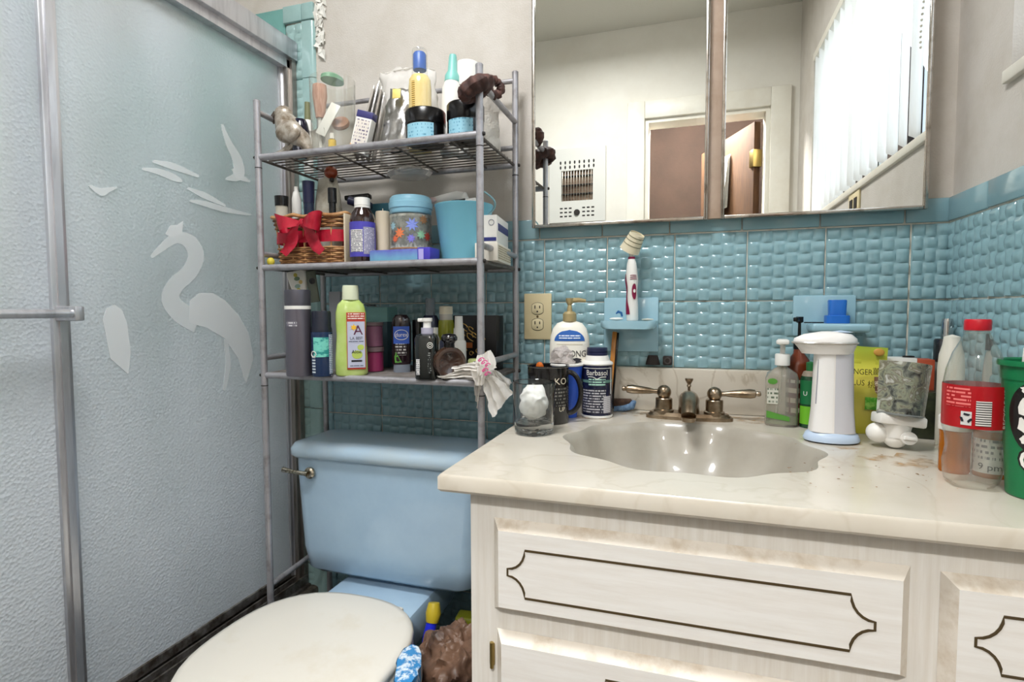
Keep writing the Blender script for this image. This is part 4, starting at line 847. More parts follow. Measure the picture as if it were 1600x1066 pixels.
# things in the basket
def inb(px, py, yy): return W(px, py, y=yy)
def in_basket(name, lab, cat, px, pt, yy, r, h, parts, rot=None):
    z = W(px, pt, y=yy).z-h; return LT(name, lab, cat, (W(px, pt+10, y=yy).x, yy, z, r, h), parts, 'odds and ends in the wicker basket', rot=rot)
in_basket('lidded_jar', 'black capped jar at the left end of the wicker basket', 'jar', 440, 306, -0.215, 0.0155, 0.085, [('body', [(0.0001, 0), (0.9, 0), (0.9, 0.7), (0.0001, 0.7)], m_offw), ('cap', [(0.0001, 0.7), (1, 0.7), (1.05, 0.98), (0.0001, 1)], m_jet)])
in_basket('white_tube', 'white bottle with crumpled top in the wicker basket', 'bottle', 463, 292, -0.205, 0.011, 0.10, [('body', [(0.0001, 0), (1, 0), (1, 0.7), (0.7, 0.86), (0.45, 0.9), (0.45, 1), (0.0001, 1)], m_whitep)])
in_basket('navy_tube', 'upside-down navy cosmetic tube in the wicker basket', 'tube', 482, 284, -0.20, 0.0145, 0.115, [('body', [(0.0001, 0), (0.8, 0), (0.86, 0.55), (0.0001, 0.55)], mat('blue_black_gloss', (28, 40, 66), 0.2)), ('cap', [(0.0001, 0.55), (0.9, 0.55), (1.0, 1), (0.0001, 1)], m_navy)])
in_basket('black_lipstick', 'square black lipstick cap in the wicker basket', 'lipstick', 519, 293, -0.215, 0.010, 0.09, [('body', [(0.0001, 0), (0.8, 0), (0.8, 0.6), (0.0001, 0.6)], m_jet), ('cap', [(0.0001, 0.6), (1, 0.6), (1, 0.98), (0.0001, 1)], m_jet)])
p = W(507, 300, y=-0.17)
q = thing('cloth_doll', 'small pale cloth doll with shiny brown hat behind the wicker basket', 'doll', (p.x, -0.155, S2))
zz = W(519, 278, y=-0.155).z-S2
put('body', MB().grid(lambda u, v: ((0.024+0.012*math.sin(PI*v))*math.cos(2*PI*u), (0.020+0.01*math.sin(PI*v))*math.sin(2*PI*u), 0.001+(zz-0.006)*v), 22, 12, True).crumple(0.003, 50, 6), mat('pale_cloth', (200, 196, 184), 0.8, noise2=(168, 158, 140), nscale=40), q, smooth=60)
put('head', MB().sphere((0.010, -0.004, zz+0.003), 0.016, 14, 10), MATS['pale_cloth'], q)
put('hat', MB().sphere((0.016, -0.010, zz+0.010), 0.0165, 18, 12), mat('glossy_brown', (146, 62, 34), 0.12, coat=0.5), q)
put('brooch', MB().sphere((0.024, -0.018, zz-0.010), 0.006, 10, 8), m_dark, q)
p = W(545, 312, y=-0.20)
q = thing('striped_pen_tube', 'dark tube with pale stripes lying slanted over the basket end', 'tube', (p.x-0.024, -0.165, p.z+0.006), rot=(0, 1.85, 0.3))
put('barrel', MB().lathe([(0.0001, 0), (0.010, 0), (0.0115, 0.05), (0.009, 0.058), (0.0001, 0.058)], 16), m_navy, q)
for z in (0.030, 0.040): put('stripe', MB().lathe([(0.0113, z), (0.0117, z+0.002)], 16), m_whitep, q)
q = thing('black_comb_case', 'flat black case lying at the back of the basket end', 'case', (W(556, 305, y=-0.13).x, -0.12, W(556, 309, y=-0.12).z), rot=(0, -0.08, 0.2))
put('shell', MB().box(-0.032, 0.032, -0.012, 0.012, -0.006, 0.006, 0.003), m_jet, q)
# brown bottle
g = stand_y(546, 588, 309, -0.245, S2, 380)
t, o = LT('syrup_bottle', 'dark brown medicine bottle with purple and white label, white cap', 'bottle', g, [
    ('body', [(0.0001, 0), (0.92, 0), (0.97, 0.04), (0.97, 0.66), (0.88, 0.74), (0.6, 0.82), (0.52, 0.86), (0.0001, 0.86)], mat('brown_glass', (44, 28, 26), 0.08, coat=0.6)),
    ('cap', [(0.0001, 0.84), (0.60, 0.84), (0.60, 0.87), (0.55, 0.875), (0.60, 0.88), (0.58, 0.99), (0.0001, 1)], m_whitep)])
fa_ = facing(t); R_ = g[3]*0.97
band(t, 'label_band', R_, g[4]*0.10, g[4]*0.62, fa_, 1.45, mat('purple_label', (76, 70, 170), 0.4))
band(t, 'label_panel', R_, g[4]*0.17, g[4]*0.50, fa_-0.55, 0.55, m_label, off=0.0009)
band(t, 'label_panel', R_, g[4]*0.14, g[4]*0.54, fa_+0.55, 0.50, print_mat('dense_print', (190, 188, 202), (80, 78, 120), line=0.0026), off=0.0009)
put('card_sheet', MB().box(-g[3]-0.007, -g[3]-0.003, -0.02, 0.03, 0, g[4]*0.76, 0.0006), mat('cream_card', (206, 192, 168), 0.6), tag(thing('thin_card', 'thin cream card standing between basket and brown bottle', 'card', (g[0], g[1], S2)), 'thin cream card standing between basket and brown bottle', 'card'))
# white candle
LT('pillar_candle', 'cream pillar candle between brown bottle and shell jar', 'candle', stand_y(587, 610, 331, -0.20, S2, 360), [('wax', [(0.0001, 0), (0.98, 0), (1, 0.02), (1, 0.97), (0.93, 1), (0.5, 0.98), (0.0001, 0.97)], mat('cream_wax', (226, 212, 188), 0.45, sub=0.2)), ('wick', [(0.0001, 0.97), (0.06, 0.97), (0.05, 1.06), (0.0001, 1.06)], m_offw)])
# soap box under the jar
pa_ = W(577, 400, y=-0.275); pb_ = W(672, 400, y=-0.275)
q = thing('soap_carton', 'blue and purple soap carton lying in front of the shell jar', 'carton', ((pa_.x+pb_.x)/2, -0.252, S2))
wv = (pb_.x-pa_.x)/2
m_sc = bpy.data.materials.new('blue_fade_print'); m_sc.use_nodes = True
nt = m_sc.node_tree; tc = nt.nodes.new('ShaderNodeTexCoord'); sp = nt.nodes.new('ShaderNodeSeparateXYZ'); rp = nt.nodes.new('ShaderNodeValToRGB'); nz = nt.nodes.new('ShaderNodeTexNoise'); nz.inputs['Scale'].default_value = 60
mm = nt.nodes.new('ShaderNodeMath'); mm.operation = 'MULTIPLY_ADD'; mm.inputs[1].default_value = 0.012; nt.links.new(tc.outputs['Object'], nz.inputs['Vector']); nt.links.new(nz.outputs[0], mm.inputs[0]); nt.links.new(tc.outputs['Object'], sp.inputs[0]); nt.links.new(sp.outputs[2], mm.inputs[2])
mr = nt.nodes.new('ShaderNodeMapRange'); mr.inputs[1].default_value = 0.006; mr.inputs[2].default_value = 0.034; nt.links.new(mm.outputs[0], mr.inputs[0]); nt.links.new(mr.outputs[0], rp.inputs[0])
rp.color_ramp.elements[0].color = lin((128, 196, 222))+(1,); rp.color_ramp.elements[1].color = lin((82, 74, 168))+(1,); nt.links.new(rp.outputs[0], nt.nodes['Principled BSDF'].inputs['Base Color'])
put('carton_body', MB().box(-wv, wv*0.62, -0.024, 0.024, 0.0, 0.027, 0.004), m_sc, q)
put('carton_end', MB().box(wv*0.60, wv, -0.024, 0.024, 0.0, 0.029, 0.001), mat('violet_print', (70, 60, 178), 0.35), q)
put('carton_panel', MB().box(wv*0.64, wv*0.80, -0.0248, -0.024, 0.003, 0.026), mat('lilac_print', (176, 168, 226), 0.4), q)
# shell jar
g = stand_y(607, 677, 309, -0.19, S2, 345)
t, o = LT('shell_jar', 'glass jar with painted flowers, shells inside and light blue lid', 'jar', g, [
    ('body', [(0.0001, 0.0), (0.86, 0.0), (0.93, 0.05), (0.95, 0.3), (0.95, 0.68), (0.88, 0.76), (0.86, 0.76), (0.90, 0.66), (0.90, 0.08), (0.0001, 0.03)], m_glass),
    ('lid', [(0.0001, 0.74), (0.90, 0.74), (0.94, 0.76), (0.94, 0.81), (0.98, 0.82), (0.99, 0.90), (0.95, 0.91), (0.93, 0.97), (0.85, 1), (0.0001, 1)], mat('sky_blue_lid', (150, 204, 226), 0.35))])
R_ = g[3]*0.955; fa_ = facing(t)
band(t, 'painted_scene', R_-0.001, g[4]*0.20, g[4]*0.72, fa_, 1.5, mat('painted_scene', (206, 204, 192), 0.3, noise2=(150, 150, 136), nscale=60, nlo=0.42, nhi=0.62, alpha=0.8))
for (da, zf, s_, c_) in ((-0.55, 0.44, 0.011, (228, 128, 80)), (-0.80, 0.36, 0.008, (222, 110, 70)), (0.05, 0.56, 0.013, (132, 148, 220)), (0.0, 0.36, 0.009, (128, 120, 204)), (0.48, 0.42, 0.010, (150, 200, 160)), (0.62, 0.64, 0.010, (168, 124, 84)), (0.85, 0.40, 0.010, (186, 74, 60)), (-0.95, 0.55, 0.009, (160, 196, 206))):
    vs = [(0, 0)]; k_ = 16
    for i in range(k_): a = 2*PI*i/k_; rr_ = s_*1.25*(1 if i % 2 else 0.5); vs.append((rr_*math.cos(a), rr_*math.sin(a)))
    put('painted_flower', MB().add([((R_+0.0006)*math.cos(fa_+da+u/R_), (R_+0.0006)*math.sin(fa_+da+u/R_), g[4]*zf+v) for u, v in vs], [(0, i+1, (i+1) % k_+1) for i in range(k_)]), mat('petal_%d_%d' % (c_[0], c_[2]), c_, 0.4), t, smooth=0)
band(t, 'painted_line', R_, g[4]*0.215, g[4]*0.23, fa_, 1.5, mat('ochre_line', (168, 116, 66), 0.5))
rnd = random.Random(5); mb = MB()
for i in range(120):
    a = rnd.random()*6.28; rr_ = g[3]*0.84*math.sqrt(rnd.random()); mb.sphere((rr_*math.cos(a), rr_*math.sin(a), g[4]*(0.06+0.14*rnd.random())), 0.0035+0.003*rnd.random(), 7, 5, (1, 1, 0.7))
put('shells', mb, mat('seashell', (218, 198, 172), 0.5, noise2=(176, 150, 124), nscale=60), t, kind='stuff')
# blue bucket
g = stand_y(680, 770, 322, -0.185, S2, 340)
t, o = LT('blue_bucket', 'sky blue metal pail with a wire handle on the middle shelf', 'bucket', g, [
    ('shell', [(0.0001, 0), (0.74, 0), (0.76, 0.01), (1.0, 0.97), (1.02, 0.985), (1.02, 1.0), (0.99, 1.0), (0.975, 0.97), (0.74, 0.03), (0.0001, 0.02)], mat('sky_blue_enamel', (118, 184, 204), 0.35))])
m_bh = mat('pail_wire', (142, 186, 196), 0.35, 0.4)
hp = [(g[3]*1.02*math.cos(a), -0.01+0.0*a, g[4]*0.97+0.030*math.sin(a)) for a in [PI*i/14 for i in range(15)]]
for s_ in (1,):
    put('handle_loop', MB().tube([(s_*g[3]*0.99+s_*0.020*math.sin(a)*1.0, -0.028+0.012*math.cos(a), g[4]*(0.80)+0.045*(a/PI)) for a in [PI*i/12 for i in range(13)]], 0.002, 8), m_bh, t)
bx2, by2 = g[0], g[1]; bzt = S2+g[4]
q = thing('white_hairbrush', 'long white plastic brush handle lying behind the pail rim', 'brush', (W(690, 315, y=-0.085).x, -0.080, W(690, 314, y=-0.085).z), rot=(0, -0.06, 0))
put('handle', MB().tube([(-0.085, 0, -0.008), (-0.06, 0, -0.002), (0.0, 0, 0.003), (0.04, 0, 0.004), (0.058, 0, 0.0), (0.064, 0, -0.006)], [0.005, 0.008, 0.013, 0.016, 0.015, 0.008], 16), m_whitep, q)
put('brush_neck', MB().tube([(0.045, 0, -0.01), (0.045, 0.0, -0.055)], [0.014, 0.010], 12), m_whitep, q)
put('badge', MB().sphere((-0.022, -0.013, 0.003), 0.009, 12, 8, (1.4, 0.3, 0.8)), mat('pinkish_badge', (222, 196, 194), 0.4), q)
q = thing('boxed_comb', 'small black and white box sticking out of the blue pail', 'box', (W(728, 322, y=-0.175).x, -0.175, bzt-0.035), rot=(0.0, -0.12, 0.2))
put('dark_side', MB().box(-0.026, 0.006, -0.010, 0.010, 0.0, 0.052, 0.001), m_jet, q); put('white_side', MB().box(0.006, 0.030, -0.010, 0.010, 0.0, 0.050, 0.001), m_whitep, q)
q = thing('black_hair_clip', 'black curved hair clip resting on the pail rim', 'hair clip', (W(690, 322, y=-0.19).x, -0.170, bzt-0.014))
put('jaw', MB().tube([(-0.018, 0, 0.0), (-0.006, 0, 0.022), (0.010, 0, 0.026), (0.022, 0, 0.012)], [0.003, 0.005, 0.005, 0.002], 8), m_jet, q)
put('jaw', MB().tube([(-0.012, 0.008, -0.004), (0.002, 0.008, 0.014), (0.016, 0.008, 0.016), (0.026, 0.008, 0.002)], [0.002, 0.004, 0.004, 0.002], 8), m_jet, q)
q = thing('teal_case', 'dark teal flat case standing behind candle and bottle', 'case', (W(596, 325, y=-0.10).x, -0.095, S2))
put('shell', MB().box(-0.045, 0.045, -0.012, 0.012, 0.0, W(596, 318, y=-0.10).z-S2, 0.004), mat('dark_teal', (44, 96, 112), 0.4), q)
# two cartons at the right end
zb2 = S2+0.0005
q = thing('medicine_carton', 'beige carton lying under the navy striped carton, shelf end', 'carton', (W(772, 405, y=-0.16).x, -0.165, S2), 0.12)
put('carton_body', MB().box(-0.024, 0.026, -0.072, 0.072, 0.0, 0.038, 0.001), mat('beige_carton', (222, 216, 204), 0.5), q)
put('carton_print', MB().add([(0.0265, -0.068, 0.004), (0.0265, 0.068, 0.004), (0.0265, 0.068, 0.034), (0.0265, -0.068, 0.034)], [(0, 1, 2, 3)], [(0, 0), (0.136, 0), (0.136, 0.03), (0, 0.03)]), print_mat('carton_print2', (216, 204, 180), (150, 130, 96), line=0.005), q, smooth=0)
q = thing('medicine_carton', 'white carton with navy stripe standing on the beige carton', 'carton', (W(774, 370, y=-0.13).x, -0.150, S2+0.0385), 0.12)
put('carton_body', MB().box(-0.024, 0.024, -0.062, 0.062, 0.0, 0.062, 0.001), m_whitep, q)
put('navy_stripe', MB().box(-0.022, 0.0225, -0.0627, -0.062, 0.006, 0.014), mat('navy_print', (36, 44, 110), 0.4), q)
put('navy_stripe', MB().box(0.024, 0.0247, -0.05, 0.058, 0.030, 0.046), MATS['navy_print'], q)
put('emblem_ring', MB().tube([(0.012+0.006*math.cos(a), -0.0625, 0.046+0.006*math.sin(a)) for a in [2*PI*i/16 for i in range(16)]], 0.0007, 6, closed=True), mat('grey_ink', (150, 152, 162), 0.5), q)
q = thing('yellow_bead', 'small yellow ball at the left end of the middle shelf', 'ball', (W(423, 402, y=-0.28).x, -0.280, S2+0.0005))
put('ball', MB().sphere((0, 0, 0.009), 0.0088, 14, 10, (1, 1, 1.1)), mat('dull_yellow', (206, 190, 66), 0.5), q)
# ================================================================== bottom shelf of the rack
# leaf-print hairbrush hanging from the middle shelf, and a strap beside it
pT = W(440, 424, y=-0.285); pB = W(439, 500, y=-0.285)
q = thing('printed_paddle', 'white paddle with lemon leaf print hanging behind the grey tumbler', 'paddle', (pT.x, -0.235, S2-0.010), rot=(0.06, -0.14, 0.25))
L_ = 0.098
put('blade', loft(MB(), [[(x*k, y*1.0, -L_+L_*z) for x, y in rrect(0.022, 0.006, 0.005, 4)] for (z, k) in ((0.0, 0.45), (0.06, 0.52), (0.5, 0.80), (0.9, 1.08), (0.97, 1.05), (1.0, 0.9))]), m_whitep, q, smooth=60)
rnd = random.Random(11)
for i in range(9):
    zz = -L_*(0.10+0.09*i); xx = (rnd.random()-0.5)*0.020; c_ = ((196, 184, 84), (116, 140, 112), (216, 190, 120), (150, 176, 170))[i % 4]
    put('printed_leaf', MB().add([(xx+0.006*math.cos(a)*(1.2 if i % 2 else 0.8), -0.0066, zz+0.005*math.sin(a)) for a in [2*PI*k/10 for k in range(10)]], [tuple(range(10))]), mat('leaf_%d' % c_[0], c_, 0.5), q, smooth=0)
q = thing('black_patterned_strap', 'grey and black patterned strap hanging beside the leaf-print paddle', 'strap', (pT.x+0.032, -0.225, S2-0.010), rot=(0.05, -0.12, 0.25))
put('webbing', MB().box(-0.012, 0.012, -0.003, 0.003, -0.075, 0.0, 0.002), mat('grey_green_webbing', (112, 118, 106), 0.6), q)
put('woven_spot', MB().lathe([(0.0001, 0), (0.0075, 0), (0.0001, 0.0006)], 16).xf(RX(PI/2)).xf(TR(0.002, -0.0032, -0.024)), m_jet, q)
# grey tumbler
g = stand(447, 489, 453, 589, S3)
t, o = LT('grey_tumbler', 'tall grey metal tumbler with white ring at the left end', 'tumbler', g, [
    ('body', [(0.0001, 0), (0.95, 0), (0.98, 0.015), (0.98, 0.78), (0.0001, 0.78)], mat('gunmetal', (116, 112, 122), 0.35, 0.6)),
    ('ring', [(0.0001, 0.775), (1.0, 0.775), (1.0, 0.815), (0.0001, 0.815)], m_whitep), ('lid', [(0.0001, 0.815), (0.98, 0.815), (0.98, 0.985), (0.94, 1), (0.0001, 1)], mat('gunmetal_lid', (86, 84, 92), 0.4, 0.5))])
band(t, 'brand_print', g[3]*0.98, g[4]*0.58, g[4]*0.64, facing(t, -0.55), 0.45, print_mat('tumbler_print', (116, 112, 122), (206, 204, 206), line=0.006, gap=0.5, rough=0.4))
# deodorant can
g = stand(487, 521, 486, 589, S3)
t, o = LT('spray_can', 'navy and teal spray can with dark cap beside the grey tumbler', 'can', g, [
    ('body', [(0.0001, 0), (0.96, 0), (1, 0.02), (1, 0.68), (0.0001, 0.68)], mat('navy_can', (30, 50, 84), 0.25, coat=0.3)), ('cap', [(0.0001, 0.68), (0.97, 0.68), (0.97, 0.72), (0.90, 0.76), (0.90, 0.97), (0.84, 1), (0.0001, 1)], mat('blue_black_cap', (28, 32, 46), 0.3))])
fa_ = facing(t)
band(t, 'teal_swirl', g[3], g[4]*0.30, g[4]*0.60, fa_-0.1, 0.75, mat('teal_swirl', (40, 140, 136), 0.3, noise2=(120, 206, 190), nscale=32, nlo=0.45, nhi=0.52, stretch=(1, 1, 2.5)))
band(t, 'label_strip', g[3], g[4]*0.04, g[4]*0.64, fa_+1.0, 0.32, print_mat('can_print', (120, 134, 170), (214, 220, 232), line=0.004))
band(t, 'vertical_print', g[3], g[4]*0.04, g[4]*0.30, fa_-0.85, 0.22, print_mat('can_vertical_print', (30, 50, 84), (214, 222, 226), line=0.0065, word=40, gap=0.3), off=0.0009)
put('printed_ring', MB().tube([((g[3]+0.0008)*math.cos(fa_-0.85+0.3*math.cos(a)), (g[3]+0.0008)*math.sin(fa_-0.85+0.3*math.cos(a)), g[4]*0.345+0.006*math.sin(a)) for a in [2*PI*i/18 for i in range(18)]], 0.001, 5, closed=True), m_whitep, t)
# green shampoo bottle
g = stand(523, 574, 446, 589, S3)
g = (g[0], g[1]+0.004, g[2], g[3], g[4])
SYY = 0.55; RZB = face(g[0], g[1])+PI/2
t = thing('green_shampoo_bottle', 'lime green shampoo bottle with pale cap and silver label', 'bottle', (g[0], g[1], S3), RZB)
m_lime = mat('lime_liquid', (176, 200, 104), 0.2, noise2=(194, 212, 134), nscale=12, coat=0.3)
r_, h_ = g[3], g[4]
prof = [(0.0001, 0), (0.92, 0), (1.0, 0.02), (0.99, 0.2), (0.90, 0.45), (0.95, 0.60), (0.93, 0.70), (0.80, 0.79), (0.52, 0.84), (0.46, 0.85), (0.0001, 0.85)]
put('body', MB().lathe([(a*r_, b_*h_) for a, b_ in prof], 40, sy=SYY, sq=2.6), m_lime, t, smooth=60)
put('cap', MB().lathe([(0.0001, 0.84*h_), (0.52*r_, 0.84*h_), (0.50*r_, 0.97*h_), (0.46*r_, h_), (0.0001, h_)], 24, sy=0.8), mat('pale_green_cap', (214, 220, 190), 0.4), t)
yl = -r_*SYY*1.02-0.0005
def lab(name, x0, x1, z0, z1, m_, off, parent):
    return put(name, MB().add([(r_*x0, yl-off, h_*z0), (r_*x1, yl-off, h_*z0), (r_*x1, yl-off, h_*z1), (r_*x0, yl-off, h_*z1)], [(0, 1, 2, 3)], [(0, 0), (r_*(x1-x0), 0), (r_*(x1-x0), h_*(z1-z0)), (0, h_*(z1-z0))]), m_, parent, smooth=0)
lb = put('label', MB().box(r_*-0.28, r_*0.86, yl-0.0008, yl+0.004, h_*0.07, h_*0.70, 0.0004), mat('red_brown_label', (172, 52, 36), 0.4), t)
lab('silver_panel', -0.24, 0.82, 0.09, 0.60, mat('silver_label', (188, 192, 212), 0.35), 0.0012, lb)
lab('red_print', -0.2, 0.80, 0.62, 0.69, print_mat('red_print_rows', (172, 52, 36), (236, 220, 210), line=0.005), 0.0012, lb)
Rv, Uv = (1, 0, 0), (0, 0, 1)
text_flat('A', 0.030, (r_*0.42, yl, h_*0.50), Rv, Uv, mat('plum_ink', (92, 34, 66), 0.5), lb, off=0.0018)
put('flower_mark', MB().add([(r_*0.16+0.008*(1 if i % 2 else 0.5)*math.cos(a), yl-0.0018, h_*0.535+0.008*(1 if i % 2 else 0.5)*math.sin(a)) for i, a in enumerate([2*PI*k/12 for k in range(12)])], [tuple(range(12))]), mat('marigold', (238, 186, 48), 0.5), lb, smooth=0)
m_ink2 = mat('dark_ink', (30, 30, 40), 0.5)
text_flat('L.A. BEST', 0.0085, (r_*0.30, yl, h_*0.415), Rv, Uv, m_ink2, lb, off=0.0018, wide=0.8)
lab('small_print', -0.16, 0.74, 0.37, 0.395, print_mat('grey_print', (188, 192, 212), (80, 84, 100), line=0.004), 0.0016, lb)
for (x_, z_, rr_) in ((0.34, 0.235, 0.0095), (0.56, 0.315, 0.006)):
    put('olive_mark', MB().add([(r_*x_+rr_*1.2*math.cos(a), yl-0.0018, h_*z_+rr_*math.sin(a)) for a in [2*PI*k/14 for k in range(14)]], [tuple(range(14))]), mat('olive_print', (182, 200, 96), 0.5), lb, smooth=0)
text_flat('Aloe', 0.011, (r_*0.30, yl, h_*0.265), Rv, Uv, m_ink2, lb, off=0.0024)
lab('bold_print', -0.02, 0.66, 0.135, 0.175, print_mat('bold_print', (188, 192, 212), (24, 24, 34), line=0.012, word=50, gap=0.4), 0.0016, lb)
lab('small_print', -0.1, 0.7, 0.10, 0.12, MATS['grey_print'], 0.0016, lb)
# pale box behind it
p = W(527, 500, y=-0.15)
q = thing('pale_grey_carton', 'pale grey carton mostly hidden behind the lime green bottle', 'carton', (p.x+0.012, -0.165, S3)); put('carton_body', MB().box(-0.016, 0.016, -0.012, 0.012, 0, W(527, 456, y=-0.165).z-S3, 0.001), mat('pale_grey_card', (172, 176, 184), 0.5), q)
# stacked magenta jars and a mint box on a clear box
m_mag = mat('magenta_cream', (140, 48, 88), 0.3); m_mauve = mat('mauve_cream', (126, 82, 104), 0.3)
g = stand(568, 601, 541, 582, S3)
gz = g[4]
LT('stacked_clear_jar', 'clear jar of magenta gel at the bottom of the small stack', 'jar', (g[0], g[1], S3, g[3], gz), [('gel', [(0.0001, 0.03), (0.92, 0.03), (0.92, 0.78), (0.0001, 0.78)], m_mag), ('lid', [(0.0001, 0.8), (1, 0.8), (1, 0.98), (0.0001, 1)], mat('smoky_lid', (120, 100, 104), 0.2))])
g2 = W(584, 503, y=g[1]).z-S3-gz
LT('stacked_clear_jar', 'clear jar of mauve gel on top of the magenta jar', 'jar', (g[0], g[1], S3+gz+0.0004, g[3]*0.98, g2), [('gel', [(0.0001, 0), (0.92, 0), (0.92, 0.82), (0.0001, 0.82)], m_mauve), ('lid', [(0.0001, 0.84), (1, 0.84), (1, 0.98), (0.0001, 1)], MATS['smoky_lid'])])
q = thing('mint_box', 'mint green box with a dark base standing behind the stacked jars', 'box', (W(594, 500, y=-0.105).x, -0.095, S3))
zt_ = W(590, 480, y=-0.12).z-S3; zm_ = W(590, 503, y=-0.12).z-S3
put('lid', MB().box(-0.036, 0.030, -0.026, 0.026, zm_, zt_, 0.002), mat('mint_card', (128, 178, 176), 0.5), q)
put('base', MB().box(-0.034, 0.028, -0.024, 0.024, 0, zm_, 0.001), mat('slate_card', (62, 88, 98), 0.5), q)
q = thing('chain_necklace', 'thin chain heaped on the mint box lid', 'chain', (W(580, 478, y=-0.10).x, -0.10, S3+zt_+0.0005))
put('links', MB().tube([(0.014*math.cos(i*0.9)*(1-i/60), 0.010*math.sin(i*1.3), 0.002+0.0001*i) for i in range(40)], 0.0012, 5), m_chrome, q)
# dark bottle with blue oval
g = stand(613, 643, 492, 583, S3)
t, o = LT('lubricant_bottle', 'dark bottle with blue oval logo and green leaf, clear base cap', 'bottle', g, [
    ('cap', [(0.0001, 0), (0.86, 0), (0.9, 0.02), (0.86, 0.14), (0.0001, 0.14)], mat('clear_blue_cap', (186, 196, 214), 0.1, trans=0.6)),
    ('body', [(0.0001, 0.14), (0.92, 0.14), (1, 0.2), (1, 0.8), (0.9, 0.93), (0.6, 1), (0.0001, 1)], mat('black_cherry', (34, 18, 26), 0.18, coat=0.4))], sy=0.6, rz=face(g[0], g[1])+PI/2)
fa_ = -PI/2
band(t, 'blue_patch', g[3], g[4]*0.50, g[4]*0.80, fa_, 0.95, mat('cobalt_print', (62, 96, 190), 0.35), sy=0.6)
put('logo_oval', MB().tube([((g[3]+0.001)*math.cos(fa_+0.72*math.cos(a)), (g[3]*0.6+0.0015)*math.sin(fa_+0.72*math.cos(a)), g[4]*0.655+g[4]*0.085*math.sin(a)) for a in [2*PI*i/28 for i in range(28)]], 0.0008, 5, closed=True), m_whitep, t)
text_cyl('durex', 0.014, g[3], g[4]*0.655, fa_, m_whitep, t, wide=0.8, sy=0.6, off=0.0016)
band(t, 'white_print', g[3], g[4]*0.30, g[4]*0.50, fa_-0.1, 0.6, print_mat('dark_print', (34, 18, 26), (206, 204, 200), line=0.007, gap=0.48), sy=0.6)
put('leaf_mark', MB().add([((g[3]+0.0008)*math.cos(fa_+a), (g[3]*0.6+0.0008)*math.sin(fa_+a), g[4]*z_) for a, z_ in ((-0.75, 0.17), (0.0, 0.18), (-0.25, 0.26), (-0.6, 0.36), (-0.8, 0.28))], [(0, 1, 2, 3, 4)]), mat('leaf_green', (88, 152, 60), 0.4), t, smooth=0)
# black pump bottle
g = stand(647, 690, 497, 594, S3)
t, o = LT('black_pump_bottle', 'black square pump bottle with white pump head on the lowest shelf', 'bottle', g, [
    ('body', [(0.0001, 0), (0.80, 0), (0.84, 0.02), (0.84, 0.66), (0.74, 0.72), (0.45, 0.745), (0.0001, 0.745)], mat('black_gloss', (18, 22, 22), 0.15, coat=0.5))], sq=4, rz=face(g[0], g[1])+PI/2-0.25)
put('collar', MB().lathe([(0.0001, 0.74*g[4]), (0.45*g[3], 0.74*g[4]), (0.45*g[3], 0.84*g[4]), (0.0001, 0.84*g[4])], 20), mat('lilac_grey_collar', (176, 172, 190), 0.4), t)
ph = put('pump_head', MB().lathe([(0.0001, 0.84*g[4]), (0.30*g[3], 0.84*g[4]), (0.28*g[3], 0.93*g[4]), (0.38*g[3], 0.95*g[4]), (0.38*g[3], g[4]), (0.0001, g[4])], 18), m_whitep, t)
put('spout', MB().box(-0.70*g[3], -0.1*g[3], -0.004, 0.004, 0.935*g[4], 0.995*g[4], 0.002), m_whitep, ph)
ff = -g[3]*0.845
put('label_strip', MB().add([(-0.62*g[3], ff-0.0012, 0.08*g[4]), (-0.36*g[3], ff-0.0012, 0.08*g[4]), (-0.36*g[3], ff-0.0012, 0.34*g[4]), (-0.62*g[3], ff-0.0012, 0.34*g[4])], [(0, 1, 2, 3)], [(0, 0), (0.01, 0), (0.01, 0.03), (0, 0.03)]), m_label, t, smooth=0)
ring_c = (0.42*g[3], ff-0.002, 0.56*g[4])
for rr_ in (0.006, 0.0028): put('emblem_ring', MB().tube([(ring_c[0]+rr_*math.cos(a), ring_c[1], ring_c[2]+rr_*math.sin(a)) for a in [2*PI*i/18 for i in range(18)]], 0.0006, 5, closed=True), m_whitep, t)
put('label_print', MB().add([(0.2*g[3], ff-0.0012, 0.1*g[4]), (0.5*g[3], ff-0.0012, 0.1*g[4]), (0.5*g[3], ff-0.0012, 0.45*g[4]), (0.2*g[3], ff-0.0012, 0.45*g[4])], [(0, 1, 2, 3)], [(0, 0), (0.01, 0), (0.01, 0.05), (0, 0.05)]), print_mat('black_print', (18, 22, 22), (150, 154, 150), line=0.005, gap=0.55), t, smooth=0)
# bronze flask
g = stand(676, 729, 521, 596, S3)
t = thing('perfume_flask', 'dark round perfume flask with ball stopper leaning by the pump bottle', 'flask', (g[0], g[1], S3), face(g[0], g[1])+PI/2+0.25)
R_ = g[3]; hz_ = g[4]; RB = hz_*0.36
put('body', MB().lathe([(0.0001, -0.018), (RB*0.55, -0.018), (RB*0.9, -0.014), (RB, -0.004), (RB, 0.004), (RB*0.92, 0.013), (RB*0.72, 0.014), (RB*0.55, 0.009), (0.0001, 0.006)], 36).xf(RX(PI/2)).xf(TR(0, 0, RB)), mat('bronze_glass', (50, 36, 32), 0.08, coat=0.7, noise2=(76, 50, 34), nscale=14), t, smooth=60)
put('neck', MB().lathe([(0.011, RB*1.92), (0.0105, hz_*0.80), (0.0001, hz_*0.80)], 20), m_jet, t)
put('stopper', MB().lathe([(0.0001, hz_*0.79), (0.012, hz_*0.79), (0.0125, hz_*0.82), (0.0165, hz_*0.85), (0.017, hz_*0.91), (0.013, hz_*0.98), (0.0001, hz_)], 22), mat('jet_glass', (20, 18, 22), 0.06, coat=0.7), t, smooth=60)
put('foot', MB().box(-RB*0.5, RB*0.5, -0.012, 0.012, 0.0, 0.006, 0.002), m_jet, t)
